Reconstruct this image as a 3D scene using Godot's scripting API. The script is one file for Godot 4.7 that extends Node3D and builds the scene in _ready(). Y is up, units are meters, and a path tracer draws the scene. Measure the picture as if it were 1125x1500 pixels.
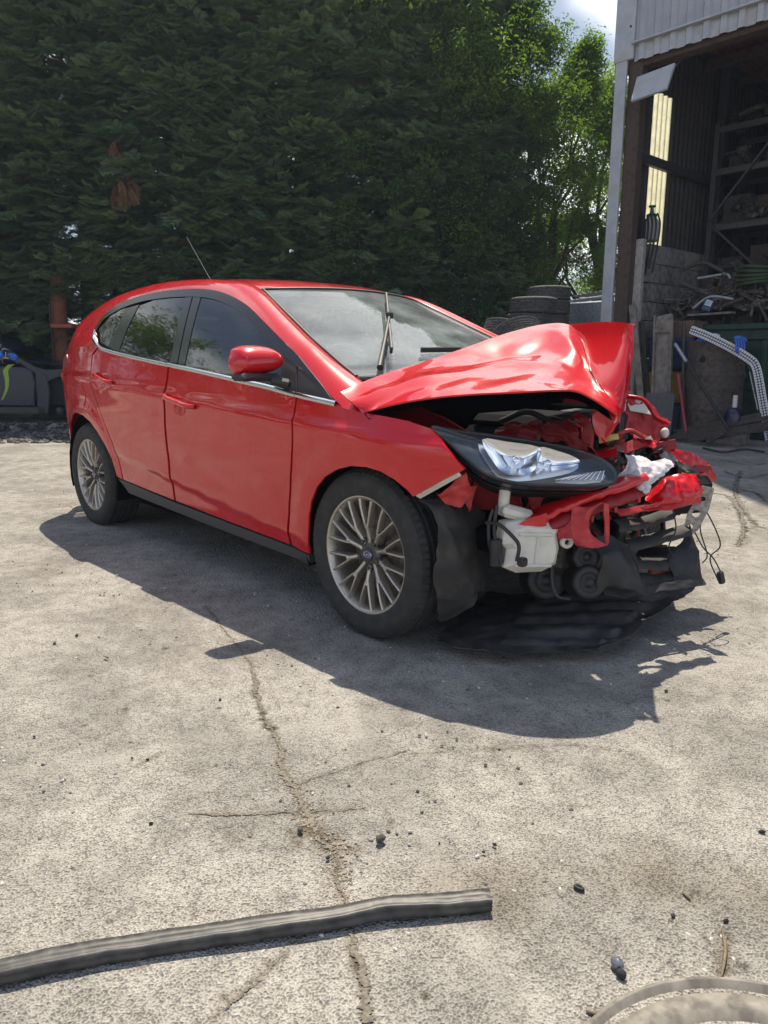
extends Node3D

# ---------- mesh builder ----------
class MB:
	var v := PackedVector3Array()
	var uv := PackedVector2Array()
	var idx := PackedInt32Array()
	var hard := PackedVector3Array()   # normals given by hand, where not zero

	func p(a: Vector3, t := Vector2.ZERO, n := Vector3.ZERO) -> int:
		v.append(a)
		uv.append(t)
		hard.append(n)
		return v.size() - 1

	func t(a: int, b: int, c: int) -> void:
		idx.append(a)
		idx.append(b)
		idx.append(c)

	func tri(a: Vector3, b: Vector3, c: Vector3) -> void:
		var i := p(a, Vector2(a.x + a.z, a.y))
		p(b, Vector2(b.x + b.z, b.y))
		p(c, Vector2(c.x + c.z, c.y))
		t(i, i + 1, i + 2)

	func tri_out(a: Vector3, b: Vector3, c: Vector3, from: Vector3) -> void:
		if (c - a).cross(b - a).dot((a + b + c) / 3.0 - from) < 0.0:
			tri(a, c, b)
		else:
			tri(a, b, c)

	func quad(a: Vector3, b: Vector3, c: Vector3, d: Vector3) -> void:
		var i := p(a, Vector2(0, 0))
		p(b, Vector2(1, 0))
		p(c, Vector2(1, 1))
		p(d, Vector2(0, 1))
		t(i, i + 1, i + 2)
		t(i, i + 2, i + 3)

	func quad_out(a: Vector3, b: Vector3, c: Vector3, d: Vector3, from: Vector3) -> void:
		if (c - a).cross(b - a).dot((a + b + c + d) / 4.0 - from) < 0.0:
			quad(a, d, c, b)
		else:
			quad(a, b, c, d)

	func box(tr: Transform3D, s: Vector3, bev := 0.0) -> void:
		var h := s / 2.0
		var b := minf(bev, minf(h.x, minf(h.y, h.z)) * 0.9)
		var from := tr.origin
		if b <= 0.0:
			for ax in 3:
				for sg in [-1.0, 1.0]:
					var q := []
					for k in [[-1, -1], [1, -1], [1, 1], [-1, 1]]:
						var w := Vector3.ZERO
						w[ax] = sg * h[ax]
						w[(ax + 1) % 3] = k[0] * h[(ax + 1) % 3]
						w[(ax + 2) % 3] = k[1] * h[(ax + 2) % 3]
						q.append(tr * w)
					quad_out(q[0], q[1], q[2], q[3], from)
			return
		var c := func(sx: float, sy: float, sz: float, ax: int) -> Vector3:
			var w := Vector3(sx * (h.x - b), sy * (h.y - b), sz * (h.z - b))
			w[ax] += b * (sx if ax == 0 else (sy if ax == 1 else sz))
			return tr * w
		for ax in 3:
			for sg in [-1.0, 1.0]:
				var q := []
				for k in [[-1, -1], [1, -1], [1, 1], [-1, 1]]:
					var sgn := [0.0, 0.0, 0.0]
					sgn[ax] = sg
					sgn[(ax + 1) % 3] = k[0]
					sgn[(ax + 2) % 3] = k[1]
					q.append(c.call(sgn[0], sgn[1], sgn[2], ax))
				quad_out(q[0], q[1], q[2], q[3], from)
			# edges along ax
			var a1 := (ax + 1) % 3
			var a2 := (ax + 2) % 3
			for k in [[-1, -1], [1, -1], [1, 1], [-1, 1]]:
				var s0 := [0.0, 0.0, 0.0]
				s0[a1] = k[0]
				s0[a2] = k[1]
				s0[ax] = -1.0
				var e0: Vector3 = c.call(s0[0], s0[1], s0[2], a1)
				var e1: Vector3 = c.call(s0[0], s0[1], s0[2], a2)
				s0[ax] = 1.0
				var e2: Vector3 = c.call(s0[0], s0[1], s0[2], a2)
				var e3: Vector3 = c.call(s0[0], s0[1], s0[2], a1)
				quad_out(e0, e1, e2, e3, from)
		for sx in [-1.0, 1.0]:
			for sy in [-1.0, 1.0]:
				for sz in [-1.0, 1.0]:
					tri_out(c.call(sx, sy, sz, 0), c.call(sx, sy, sz, 1), c.call(sx, sy, sz, 2), from)

	# a beam of rectangular section from a to b
	func beam(a: Vector3, b: Vector3, w: float, h: float, bev := 0.0, upv := Vector3.UP) -> void:
		var z := (b - a).normalized()
		var x := upv.cross(z)
		if x.length() < 0.05:
			x = Vector3.RIGHT.cross(z)
		x = x.normalized()
		box(Transform3D(Basis(x, z.cross(x), z), (a + b) / 2.0), Vector3(w, h, a.distance_to(b)), bev)

	func tube(pts: Array, r: Variant, sides := 8, caps := true) -> void:
		var n := pts.size()
		var base := v.size()
		var prev_x := Vector3.ZERO
		for i in n:
			var d: Vector3 = (pts[mini(i + 1, n - 1)] - pts[maxi(i - 1, 0)]).normalized()
			var x: Vector3
			if prev_x == Vector3.ZERO:
				x = d.cross(Vector3.UP if absf(d.y) < 0.9 else Vector3.RIGHT).normalized()
			else:
				x = (prev_x - d * prev_x.dot(d)).normalized()
			prev_x = x
			var y := d.cross(x)
			var rr: float = r[i] if r is Array else r
			for k in sides:
				var a := TAU * k / sides
				p(pts[i] + (x * cos(a) + y * sin(a)) * rr, Vector2(float(k) / sides, float(i) / n))
		for i in n - 1:
			for k in sides:
				var a := base + i * sides + k
				var b := base + i * sides + (k + 1) % sides
				t(a, b + sides, b)
				t(a, a + sides, b + sides)
		if caps:
			for e in [0, n - 1]:
				var c := p(pts[e])
				var first := v.size()
				for k in sides:
					p(v[base + e * sides + k])
				for k in sides:
					if e == 0:
						t(c, first + k, first + (k + 1) % sides)
					else:
						t(c, first + (k + 1) % sides, first + k)

	# profile of (radius, height) turned about the local y axis
	func lathe(prof: Array, segs: int, tr := Transform3D.IDENTITY, flat_step := false) -> void:
		var m := prof.size()
		if flat_step:
			for j in m - 1:
				lathe([prof[j], prof[j + 1]], segs, tr)
			return
		var base := v.size()
		for i in segs + 1:
			var a := TAU * i / segs
			for j in m:
				p(tr * Vector3(prof[j].x * cos(a), prof[j].y, prof[j].x * sin(a)), Vector2(float(i) / segs, float(j) / maxi(m - 1, 1)))
		for i in segs:
			for j in m - 1:
				var a := base + i * m + j
				t(a, a + m + 1, a + 1)
				t(a, a + m, a + m + 1)

	# a smooth sheet of nu x nv points
	func sheet(rows: Array, flip := false, uvs := Vector2.ONE) -> void:
		var nu := rows.size()
		var nv: int = rows[0].size()
		var base := v.size()
		for i in nu:
			for j in nv:
				p(rows[i][j], Vector2(float(i) / (nu - 1), float(j) / (nv - 1)) * uvs)
		for i in nu - 1:
			for j in nv - 1:
				var a := base + i * nv + j
				if flip:
					t(a, a + nv + 1, a + 1)
					t(a, a + nv, a + nv + 1)
				else:
					t(a, a + 1, a + nv + 1)
					t(a, a + nv + 1, a + nv)

	# flat polygon in the xy plane of tr, pushed out along z by depth, edges bevelled when bev > 0
	func prism(poly: PackedVector2Array, depth: float, tr: Transform3D, bev := 0.0) -> void:
		var pol := poly
		if Geometry2D.is_polygon_clockwise(pol):
			pol = pol.duplicate()
			pol.reverse()
		var tris := Geometry2D.triangulate_polygon(pol)
		var n := pol.size()
		var inner := pol
		if bev > 0.0:
			inner = pol.duplicate()
			for i in n:
				var e0 := (pol[i] - pol[(i + n - 1) % n]).normalized()
				var e1 := (pol[(i + 1) % n] - pol[i]).normalized()
				var nn := Vector2(-e0.y, e0.x) + Vector2(-e1.y, e1.x)
				nn = nn / maxf(nn.length_squared() * 0.5, 0.35)
				inner[i] = pol[i] + nn * bev
		var zf := depth
		for side in 2:
			var base := v.size()
			for q in inner:
				p(tr * Vector3(q.x, q.y, zf if side == 0 else 0.0), q)
			for k in range(0, tris.size(), 3):
				if side == 0:
					t(base + tris[k], base + tris[k + 2], base + tris[k + 1])
				else:
					t(base + tris[k], base + tris[k + 1], base + tris[k + 2])
		var rings := [[inner, zf], [pol, zf - bev], [pol, bev], [inner, 0.0]] if bev > 0.0 else [[pol, zf], [pol, 0.0]]
		for r in rings.size() - 1:
			for i in n:
				var j := (i + 1) % n
				var a: Vector2 = rings[r][0][i]
				var b: Vector2 = rings[r][0][j]
				var c: Vector2 = rings[r + 1][0][j]
				var d: Vector2 = rings[r + 1][0][i]
				quad(tr * Vector3(a.x, a.y, rings[r][1]), tr * Vector3(b.x, b.y, rings[r][1]), tr * Vector3(c.x, c.y, rings[r + 1][1]), tr * Vector3(d.x, d.y, rings[r + 1][1]))

	func ball(c: Vector3, r: Vector3, seg := 10, jag := 0.0, rng: RandomNumberGenerator = null) -> void:
		var rings := maxi(3, seg / 2)
		var base := v.size()
		for i in rings + 1:
			var a := PI * i / rings
			for k in seg:
				var b := TAU * k / seg
				var f := 1.0
				if jag > 0.0:
					f = 1.0 + rng.randf_range(-jag, jag)
				p(c + Vector3(sin(a) * cos(b) * r.x, cos(a) * r.y, sin(a) * sin(b) * r.z) * f, Vector2(float(k) / seg, float(i) / rings))
		for i in rings:
			for k in seg:
				var a := base + i * seg + k
				var b := base + i * seg + (k + 1) % seg
				t(a, b + seg, b)
				t(a, a + seg, b + seg)

	func mesh() -> ArrayMesh:
		var n := PackedVector3Array()
		n.resize(v.size())
		for i in range(0, idx.size(), 3):
			var f := (v[idx[i + 2]] - v[idx[i]]).cross(v[idx[i + 1]] - v[idx[i]])
			n[idx[i]] += f
			n[idx[i + 1]] += f
			n[idx[i + 2]] += f
		for i in n.size():
			n[i] = n[i].normalized() if hard[i] == Vector3.ZERO else hard[i]
			if n[i].length_squared() < 0.5:
				n[i] = Vector3.UP
		var a := []
		a.resize(Mesh.ARRAY_MAX)
		a[Mesh.ARRAY_VERTEX] = v
		a[Mesh.ARRAY_NORMAL] = n
		a[Mesh.ARRAY_TEX_UV] = uv
		a[Mesh.ARRAY_INDEX] = idx
		var m := ArrayMesh.new()
		m.add_surface_from_arrays(Mesh.PRIMITIVE_TRIANGLES, a)
		return m


# ---------- naming ----------
func put(called: String, mb: MB, m: Material, parent: Node = self) -> MeshInstance3D:
	return put_mesh(called, mb.mesh(), m, parent)


func free_name(called: String, parent: Node) -> String:
	if not parent.has_node(NodePath(called)):
		return called
	var k := 1
	while parent.has_node(NodePath("%s_%03d" % [called, k])):
		k += 1
	return "%s_%03d" % [called, k]


func put_mesh(called: String, me: Mesh, m: Material, parent: Node = self) -> MeshInstance3D:
	var o := MeshInstance3D.new()
	o.name = free_name(called, parent)
	o.mesh = me
	o.material_override = m
	parent.add_child(o, true)
	return o


func tag(o: Node, label: String, category: String, group := "") -> Node:
	o.set_meta("label", label)
	o.set_meta("category", category)
	if group != "":
		o.set_meta("group", group)
	return o


func thing(called: String, label: String, category: String, at := Vector3.ZERO, group := "") -> Node3D:
	var o := Node3D.new()
	o.name = free_name(called, self)
	add_child(o, true)
	o.position = at
	tag(o, label, category, group)
	return o


func struct(o: Node, kind := "structure") -> Node:
	o.set_meta("kind", kind)
	return o


func copy_of(src: Node3D, label: String, at: Transform3D, group := "") -> Node3D:
	var c: Node3D = src.duplicate()
	var called := src.name.rstrip("0123456789").rstrip("_")
	c.name = free_name(called, self)
	add_child(c, true)
	c.transform = at
	c.set_meta("label", label)
	if group != "":
		c.set_meta("group", group)
	return c


# ---------- materials ----------
func lin(r: float, g: float, b: float) -> Color:
	return Color(r, g, b).linear_to_srgb()


func mat(c: Color, rough := 0.6, metal := 0.0) -> StandardMaterial3D:
	var m := StandardMaterial3D.new()
	m.albedo_color = c.linear_to_srgb()
	m.roughness = rough
	m.metallic = metal
	return m


func noise_img(seed_: int, freq: float, size := 256, octaves := 4, type := FastNoiseLite.TYPE_SIMPLEX_SMOOTH) -> Image:
	var n := FastNoiseLite.new()
	n.seed = seed_
	n.noise_type = type
	n.frequency = freq
	n.fractal_octaves = octaves
	return n.get_seamless_image(size, size)


# grey map: noise squeezed into lo..hi
func grey_tex(seed_: int, freq: float, lo: float, hi: float, size := 256, octaves := 4, gain := 1.0) -> ImageTexture:
	var im := noise_img(seed_, freq, size, octaves)
	im.convert(Image.FORMAT_L8)
	var d := im.get_data()
	var lut := PackedByteArray()
	lut.resize(256)
	for i in 256:
		var x := clampf((i / 255.0 - 0.5) * gain + 0.5, 0.0, 1.0)
		lut[i] = int(255.0 * lerpf(lo, hi, x))
	for i in d.size():
		d[i] = lut[d[i]]
	return ImageTexture.create_from_image(Image.create_from_data(size, size, false, Image.FORMAT_L8, d))


# colour map: noise through a row of colours (linear values)
func color_tex(seed_: int, freq: float, cols: Array, size := 256, octaves := 5, gain := 1.0, stretch := 1) -> ImageTexture:
	var im := noise_img(seed_, freq, size, octaves)
	im.convert(Image.FORMAT_L8)
	var d := im.get_data()
	var lut := PackedByteArray()
	lut.resize(768)
	for i in 256:
		var x := clampf((i / 255.0 - 0.5) * gain + 0.5, 0.0, 1.0) * (cols.size() - 1)
		var k := mini(int(x), cols.size() - 2)
		var c: Color = (cols[k] as Color).lerp(cols[k + 1], x - k).linear_to_srgb()
		lut[i * 3] = int(c.r * 255.0)
		lut[i * 3 + 1] = int(c.g * 255.0)
		lut[i * 3 + 2] = int(c.b * 255.0)
	var o := PackedByteArray()
	o.resize(size * size * 3)
	for y in size:
		for x in size:
			var q := d[(y / stretch) * size + x] * 3
			var w := (y * size + x) * 3
			o[w] = lut[q]
			o[w + 1] = lut[q + 1]
			o[w + 2] = lut[q + 2]
	return ImageTexture.create_from_image(Image.create_from_data(size, size, false, Image.FORMAT_RGB8, o))


# a worn surface: colours wander between the given ones, in object space
func worn(cols: Array, scale: float, rough := 0.7, metal := 0.0, bump := 0.0, seed_ := 1, gain := 1.6, stretch := 1) -> StandardMaterial3D:
	var m := StandardMaterial3D.new()
	m.albedo_texture = color_tex(seed_, 0.02, cols, 256, 5, gain, stretch)
	m.roughness = rough
	m.metallic = metal
	m.uv1_triplanar = true
	m.uv1_scale = Vector3.ONE * scale
	if bump > 0.0:
		m.heightmap_enabled = true
		m.heightmap_texture = m.albedo_texture
		m.heightmap_scale = bump
	return m


func V(x: float, y: float, z: float) -> Vector3:
	return Vector3(x, y, z)


func smooth_line(pts: Array, per := 6, closed := false) -> Array:
	var out := []
	var n := pts.size()
	for i in (n if closed else n - 1):
		var a = pts[(i - 1 + n) % n] if closed or i > 0 else pts[0] * 2.0 - pts[1]
		var b = pts[i]
		var c = pts[(i + 1) % n]
		var d = pts[(i + 2) % n] if closed or i + 2 < n else pts[n - 1] * 2.0 - pts[n - 2]
		for k in per:
			out.append(b.cubic_interpolate(c, a, d, float(k) / per))
	if not closed:
		out.append(pts[n - 1])
	return out


# smooth sheet through a net of control points
func smooth_net(net: Array, pu := 5, pv := 5) -> Array:
	var rows := []
	for r in net:
		rows.append(smooth_line(r, pv))
	var out := []
	var n: int = rows.size()
	var cols := []
	for j in rows[0].size():
		var line := []
		for i in n:
			line.append(rows[i][j])
		cols.append(smooth_line(line, pu))
	for i in cols[0].size():
		var row := []
		for j in cols.size():
			row.append(cols[j][i])
		out.append(row)
	return out


func dent(rows: Array, amp: float, freq: float, seed_: int) -> Array:
	var n := FastNoiseLite.new()
	n.seed = seed_
	n.frequency = freq
	n.noise_type = FastNoiseLite.TYPE_SIMPLEX
	n.fractal_octaves = 3
	n.fractal_type = FastNoiseLite.FRACTAL_RIDGED
	for r in rows:
		for j in r.size():
			var q: Vector3 = r[j]
			r[j] = q + V(n.get_noise_3d(q.x, q.y, q.z), n.get_noise_3d(q.y + 9.0, q.z, q.x), n.get_noise_3d(q.z, q.x + 5.0, q.y)) * amp
	return rows


# sheet with thickness: the rows and the same rows pushed back along their normals, rim closed
func slab(mb: MB, rows: Array, thick: float, flip := false) -> void:
	var nu := rows.size()
	var nv: int = rows[0].size()
	var back := []
	for i in nu:
		var br := []
		for j in nv:
			var du: Vector3 = rows[mini(i + 1, nu - 1)][j] - rows[maxi(i - 1, 0)][j]
			var dv: Vector3 = rows[i][mini(j + 1, nv - 1)] - rows[i][maxi(j - 1, 0)]
			var nn := du.cross(dv).normalized() * (-1.0 if flip else 1.0)
			br.append(rows[i][j] - nn * thick)
		back.append(br)
	mb.sheet(rows, flip)
	mb.sheet(back, not flip)
	for pair in [[0, false], [nu - 1, true]]:
		var i: int = pair[0]
		mb.sheet([rows[i], back[i]], pair[1] != flip)
	for pair in [[0, true], [nv - 1, false]]:
		var j: int = pair[0]
		var a := []
		var b := []
		for i in nu:
			a.append(rows[i][j])
			b.append(back[i][j])
		mb.sheet([a, b], pair[1] != flip)

func _ready() -> void:
	var cam := Camera3D.new()
	cam.name = "camera"
	add_child(cam)
	cam.position = V(2.0385, 1.0341, 2.6226)
	cam.rotation = V(-.2022, .8302, .0038)
	cam.fov = 69.41
	cam.near = .05
	cam.far = 400.0
	cam.current = true
	var env := Environment.new()
	env.background_mode = Environment.BG_SKY
	var sky := Sky.new()
	var pano := PanoramaSkyMaterial.new()
	pano.panorama = sky_picture()
	pano.energy_multiplier = .85
	sky.sky_material = pano
	env.sky = sky
	env.tonemap_mode = Environment.TONE_MAPPER_LINEAR
	env.tonemap_exposure = 1.5
	env.sdfgi_enabled = true
	env.ssao_enabled = true
	env.ssil_enabled = true
	env.fog_enabled = true
	env.fog_density = .0014
	env.fog_light_color = Color(.72, .80, .90)
	var we := WorldEnvironment.new()
	we.name = "world"
	we.environment = env
	add_child(we)
	var sun := DirectionalLight3D.new()
	sun.name = "sun"
	add_child(sun)
	sun.look_at_from_position(V(-3.35, 10, -3.4), Vector3.ZERO, V(0, 0, 1))
	sun.light_color = Color(1.0, .95, .87)
	sun.light_energy = 1.6
	sun.light_angular_distance = .5
	sun.shadow_enabled = true

	build_ground()
	build_trees()
	build_shed()
	build_car()
	build_front()
	build_yard_things()
	build_person()
	build_grit()

# ---------- sky ----------
func sky_picture() -> ImageTexture:
	var w := 768
	var h := 384
	var n := FastNoiseLite.new()
	n.seed = 4
	n.frequency = 1.1
	n.fractal_octaves = 6
	n.fractal_gain = .55
	var o := PackedFloat32Array()
	o.resize(w * h * 3)
	var sun := V(-.335, 1, -.34).normalized()
	for y in h:
		var el := PI * (.5 - (y + .5) / h)
		for x in w:
			var az := TAU * ((x + .5) / w)
			var d := V(sin(az) * cos(el), sin(el), -cos(az) * cos(el))
			var k := (y * w + x) * 3
			if el < -.02:
				o[k] = .12
				o[k + 1] = .115
				o[k + 2] = .10
				continue
			var up := maxf(d.y, 0.0)
			var c := Color(.045, .115, .32).lerp(Color(.50, .62, .78), pow(1.0 - up, 2.3))
			c = c.lerp(Color(.85, .90, .95), .62 * pow(maxf(d.dot(sun), 0.0), 2.6))
			# clouds drift at one height: looked up on a plane overhead
			var q := V(d.x / (up + .22), 0, d.z / (up + .22))
			var f := n.get_noise_3d(q.x * 1.15 + 3.0, 0.0, q.z * .8 - 1.0)
			var cover := smoothstep(-.03, .34, f - .06 + .34 * pow(1.0 - up, 2.5))
			var near_sun := pow(maxf(d.dot(sun), 0.0), 5.0)
			var cl := Color(.80, .84, .90).lerp(Color(2.3, 2.3, 2.25), .35 + .65 * near_sun)
			c = c.lerp(cl, cover * .85)
			c = c.lerp(Color(1.15, 1.15, 1.12), .35 * pow(maxf(d.dot(sun), 0.0), 14.0))
			o[k] = c.r
			o[k + 1] = c.g
			o[k + 2] = c.b
	var im := Image.create_from_data(w, h, false, Image.FORMAT_RGBF, o.to_byte_array())
	return ImageTexture.create_from_image(im)


# ---------- ground ----------
const YARD_AT := Vector2(-9.5, -9.0)
const YARD := 14.5


func stamp(im: Image, at: Vector2, r: float, c: Color, strength: float, rng: RandomNumberGenerator) -> void:
	var n := im.get_width()
	var px := (at - YARD_AT) / YARD * n
	var rr := r / YARD * n
	for y in range(int(px.y - rr), int(px.y + rr) + 1):
		for x in range(int(px.x - rr), int(px.x + rr) + 1):
			if x < 0 or y < 0 or x >= n or y >= n:
				continue
			var d := Vector2(x + .5, y + .5).distance_to(px) / maxf(rr, .7)
			var k := clampf((1.0 - d) * 1.6, 0.0, 1.0) * strength * rng.randf_range(.45, 1.0)
			if k > 0.0:
				im.set_pixel(x, y, im.get_pixel(x, y).lerp(c, k))


func stain_line(im: Image, pts: Array, w0: float, w1: float, c: Color, strength: float, rng: RandomNumberGenerator, wander := .03) -> void:
	var line := smooth_line(pts, 14)
	for i in line.size() - 1:
		var a: Vector2 = line[i]
		var b: Vector2 = line[i + 1]
		var steps := maxi(1, int(a.distance_to(b) / .012))
		for k in steps:
			var q := a.lerp(b, float(k) / steps) + Vector2(rng.randf_range(-1, 1), rng.randf_range(-1, 1)) * wander
			stamp(im, q, rng.randf_range(w0, w1), c, strength * rng.randf_range(.3, 1.0), rng)


func xz(v: Vector3) -> Vector2:
	return Vector2(v.x, v.z)


func build_ground() -> void:
	var rng := RandomNumberGenerator.new()
	rng.seed = 5
	# fine tile: crushed aggregate in worn concrete
	var n := 1024
	var a := noise_img(11, .30, n, 3)
	var b := noise_img(12, .02, n, 4)
	var cimg := noise_img(13, .13, n, 1, FastNoiseLite.TYPE_CELLULAR)
	for im in [a, b, cimg]:
		im.convert(Image.FORMAT_L8)
	var da := a.get_data()
	var db := b.get_data()
	var dc := cimg.get_data()
	var o := PackedByteArray()
	o.resize(n * n * 3)
	var hm := PackedByteArray()
	hm.resize(n * n)
	var lut := PackedByteArray()
	lut.resize(256 * 3)
	for i in 256:
		var t := i / 255.0
		var c := Color(.135, .125, .112).lerp(Color(.375, .36, .328), smoothstep(.15, .58, t)).lerp(Color(.66, .65, .615), smoothstep(.60, .95, t)).linear_to_srgb()
		lut[i * 3] = int(c.r * 255)
		lut[i * 3 + 1] = int(c.g * 255)
		lut[i * 3 + 2] = int(c.b * 255)
	for i in n * n:
		var va := da[i]
		var v := clampi((va * 10 + db[i] * 3 + (255 - dc[i]) * 3 - 255 * 3 + 90) / 13 , 0, 255)
		var k := v * 3
		o[i * 3] = lut[k]
		o[i * 3 + 1] = lut[k + 1]
		o[i * 3 + 2] = lut[k + 2]
		hm[i] = clampi((va * 10 + (255 - dc[i]) * 6) / 16, 0, 255)
	var fine := ImageTexture.create_from_image(Image.create_from_data(n, n, false, Image.FORMAT_RGB8, o))
	var high := ImageTexture.create_from_image(Image.create_from_data(n, n, false, Image.FORMAT_L8, hm))
	# yard map: large stains, dirt lines, cracks
	var big := FastNoiseLite.new()
	big.seed = 21
	big.frequency = .011
	big.fractal_octaves = 7
	big.fractal_gain = .58
	var im := big.get_image(2048, 2048)
	im.convert(Image.FORMAT_L8)
	var bytes := im.get_data()
	var curve := PackedByteArray()
	curve.resize(256)
	for i in 256:
		curve[i] = int(255.0 * lerpf(.87, 1.0, smoothstep(.25, .70, i / 255.0)))
	for i in bytes.size():
		bytes[i] = curve[bytes[i]]
	im = Image.create_from_data(2048, 2048, false, Image.FORMAT_L8, bytes)
	im.convert(Image.FORMAT_RGB8)
	var dirt := Color(.62, .57, .50)
	var dark := Color(.36, .33, .30)
	# the long dirt-filled crack that runs towards the viewer
	var main := [xz(V(-0.732, 0, 1.136)), xz(V(-0.065, 0, 1.332)), xz(V(0.134, 0, 1.437)), xz(V(0.307, 0, 1.522)), xz(V(0.435, 0, 1.561)), xz(V(0.576, 0, 1.642)), xz(V(0.72, 0, 1.687)), xz(V(0.826, 0, 1.729)), xz(V(0.933, 0, 1.752)), xz(V(1.006, 0, 1.798)), xz(V(1.132, 0, 1.875)), xz(V(1.215, 0, 1.92)), xz(V(1.294, 0, 1.971))]
	stain_line(im, main, .005, .016, dirt, .6, rng, .009)
	stain_line(im, main, .003, .008, dark, .55, rng, .005)
	stain_line(im, [xz(V(0.177, 0, 1.462)), xz(V(0.342, 0, 1.533)), xz(V(0.383, 0, 1.537))], .008, .02, dark, .7, rng, .008)
	stain_line(im, [xz(V(0.812, 0, 1.763)), xz(V(0.862, 0, 1.743)), xz(V(0.934, 0, 1.734))], .01, .035, dirt, .8, rng, .03)
	stain_line(im, [xz(V(0.13, 0, -2.497)), xz(V(0.384, 0, -1.658)), xz(V(0.365, 0, -0.992))], .01, .03, dirt, .5, rng, .03)
	for l in [[xz(V(0.594, 0, 1.917)), xz(V(0.701, 0, 1.79)), xz(V(0.778, 0, 1.689)), xz(V(0.851, 0, 1.583))], [xz(V(0.661, 0, 1.665)), xz(V(0.68, 0, 1.527)), xz(V(0.724, 0, 1.323))], [xz(V(1.119, 0, 2.164)), xz(V(1.099, 0, 2.049)), xz(V(1.071, 0, 1.942))], [xz(V(1.586, 0, 1.348)), xz(V(1.618, 0, 1.409)), xz(V(1.631, 0, 1.461))],
		[xz(V(0.624, 0, 1.835)), xz(V(0.771, 0, 1.897))], [xz(V(0.318, 0, 1.953)), xz(V(0.293, 0, 1.829))], [xz(V(0.737, 0, 1.336)), xz(V(1.026, 0, 0.961)), xz(V(1.269, 0, 0.898))]]:
		stain_line(im, l, .003, .008, dark, .55, rng, .006)
		stain_line(im, l, .008, .02, dirt, .3, rng, .01)
	# crazed cracks by the building
	for l in [[xz(V(-0.972, 0, -4.571)), xz(V(-0.662, 0, -4.282)), xz(V(-0.6, 0, -4.667))], [xz(V(-0.487, 0, -3.646)), xz(V(-0.306, 0, -3.604)), xz(V(-0.054, 0, -3.216))], [xz(V(-0.863, 0, -4.697)), xz(V(-0.406, 0, -3.49)), xz(V(0.114, 0, -2.479)), xz(V(0.314, 0, -2.24))], [xz(V(-1.474, 0, -5.56)), xz(V(-1.02, 0, -5.249)), xz(V(-0.922, 0, -5.521))], [xz(V(-0.546, 0, -3.33)), xz(V(-0.329, 0, -3.205)), xz(V(0.172, 0, -2.228)), xz(V(0.371, 0, -1.644))]]:
		stain_line(im, l, .012, .03, Color(.16, .15, .14), .6, rng, .012)
	# dark stain patches and drips
	for k in 70:
		var q := Vector2(rng.randf_range(-8, 3.5), rng.randf_range(-7, 4))
		stamp(im, q, rng.randf_range(.06, .30), dirt.lerp(dark, rng.randf() * .5), rng.randf_range(.05, .16), rng)
	for k in 900:
		var q := Vector2(rng.randf_range(-6, 3), rng.randf_range(-4, 3.5))
		stamp(im, q, rng.randf_range(.004, .016), dark, rng.randf_range(.3, .8), rng)
	# broad damp-looking sweep by the lower right, dust ring where a tyre lay
	stain_line(im, [xz(V(1.191, 0, 1.706)), xz(V(1.287, 0, 1.486)), xz(V(1.455, 0, 1.27)), xz(V(1.617, 0, 1.236))], .06, .14, Color(.55, .50, .42), .10, rng, .08)
	var stains := ImageTexture.create_from_image(im)
	var m := StandardMaterial3D.new()
	m.albedo_texture = fine
	m.albedo_color = Color(1, 1, 1)
	m.roughness = .92
	m.metallic_specular = .3
	m.heightmap_enabled = true
	m.heightmap_texture = high
	m.heightmap_scale = 1.3
	m.detail_enabled = true
	m.detail_blend_mode = BaseMaterial3D.BLEND_MODE_MUL
	m.detail_uv_layer = BaseMaterial3D.DETAIL_UV_2
	m.detail_albedo = stains
	# one yard sheet, gently uneven
	var un := FastNoiseLite.new()
	un.seed = 6
	un.frequency = .55
	un.fractal_octaves = 3
	var cells := 180
	var v := PackedVector3Array()
	var nn := PackedVector3Array()
	var uv := PackedVector2Array()
	var uv2 := PackedVector2Array()
	var idx := PackedInt32Array()
	var hgt := func(x: float, z: float) -> float:
		return minf(0.0, un.get_noise_2d(x, z) * .012 - .004)
	for i in cells + 1:
		for j in cells + 1:
			var f := Vector2(i, j) / cells
			var q := YARD_AT + f * YARD
			v.append(V(q.x, hgt.call(q.x, q.y), q.y))
			nn.append(V(hgt.call(q.x - .04, q.y) - hgt.call(q.x + .04, q.y), .08, hgt.call(q.x, q.y - .04) - hgt.call(q.x, q.y + .04)).normalized())
			uv.append(Vector2(q.x * .9 + q.y * .41, q.y * .9 - q.x * .41) * .55)
			uv2.append(f)
	for i in cells:
		for j in cells:
			var k := i * (cells + 1) + j
			for t in [k, k + cells + 1, k + cells + 2, k, k + cells + 2, k + 1]:
				idx.append(t)
	var arr := []
	arr.resize(Mesh.ARRAY_MAX)
	arr[Mesh.ARRAY_VERTEX] = v
	arr[Mesh.ARRAY_NORMAL] = nn
	arr[Mesh.ARRAY_TEX_UV] = uv
	arr[Mesh.ARRAY_TEX_UV2] = uv2
	arr[Mesh.ARRAY_INDEX] = idx
	var me := ArrayMesh.new()
	me.add_surface_from_arrays(Mesh.PRIMITIVE_TRIANGLES, arr)
	struct(put_mesh("yard_ground", me, m))
	# cracks: ragged dark seams of dirt in the concrete
	var crack_m := worn([Color(.09, .08, .066), Color(.14, .125, .10), Color(.20, .18, .15)], 14.0, .98, 0, .4, 24)
	var seams := [[main, .0055, "main"]]
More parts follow.
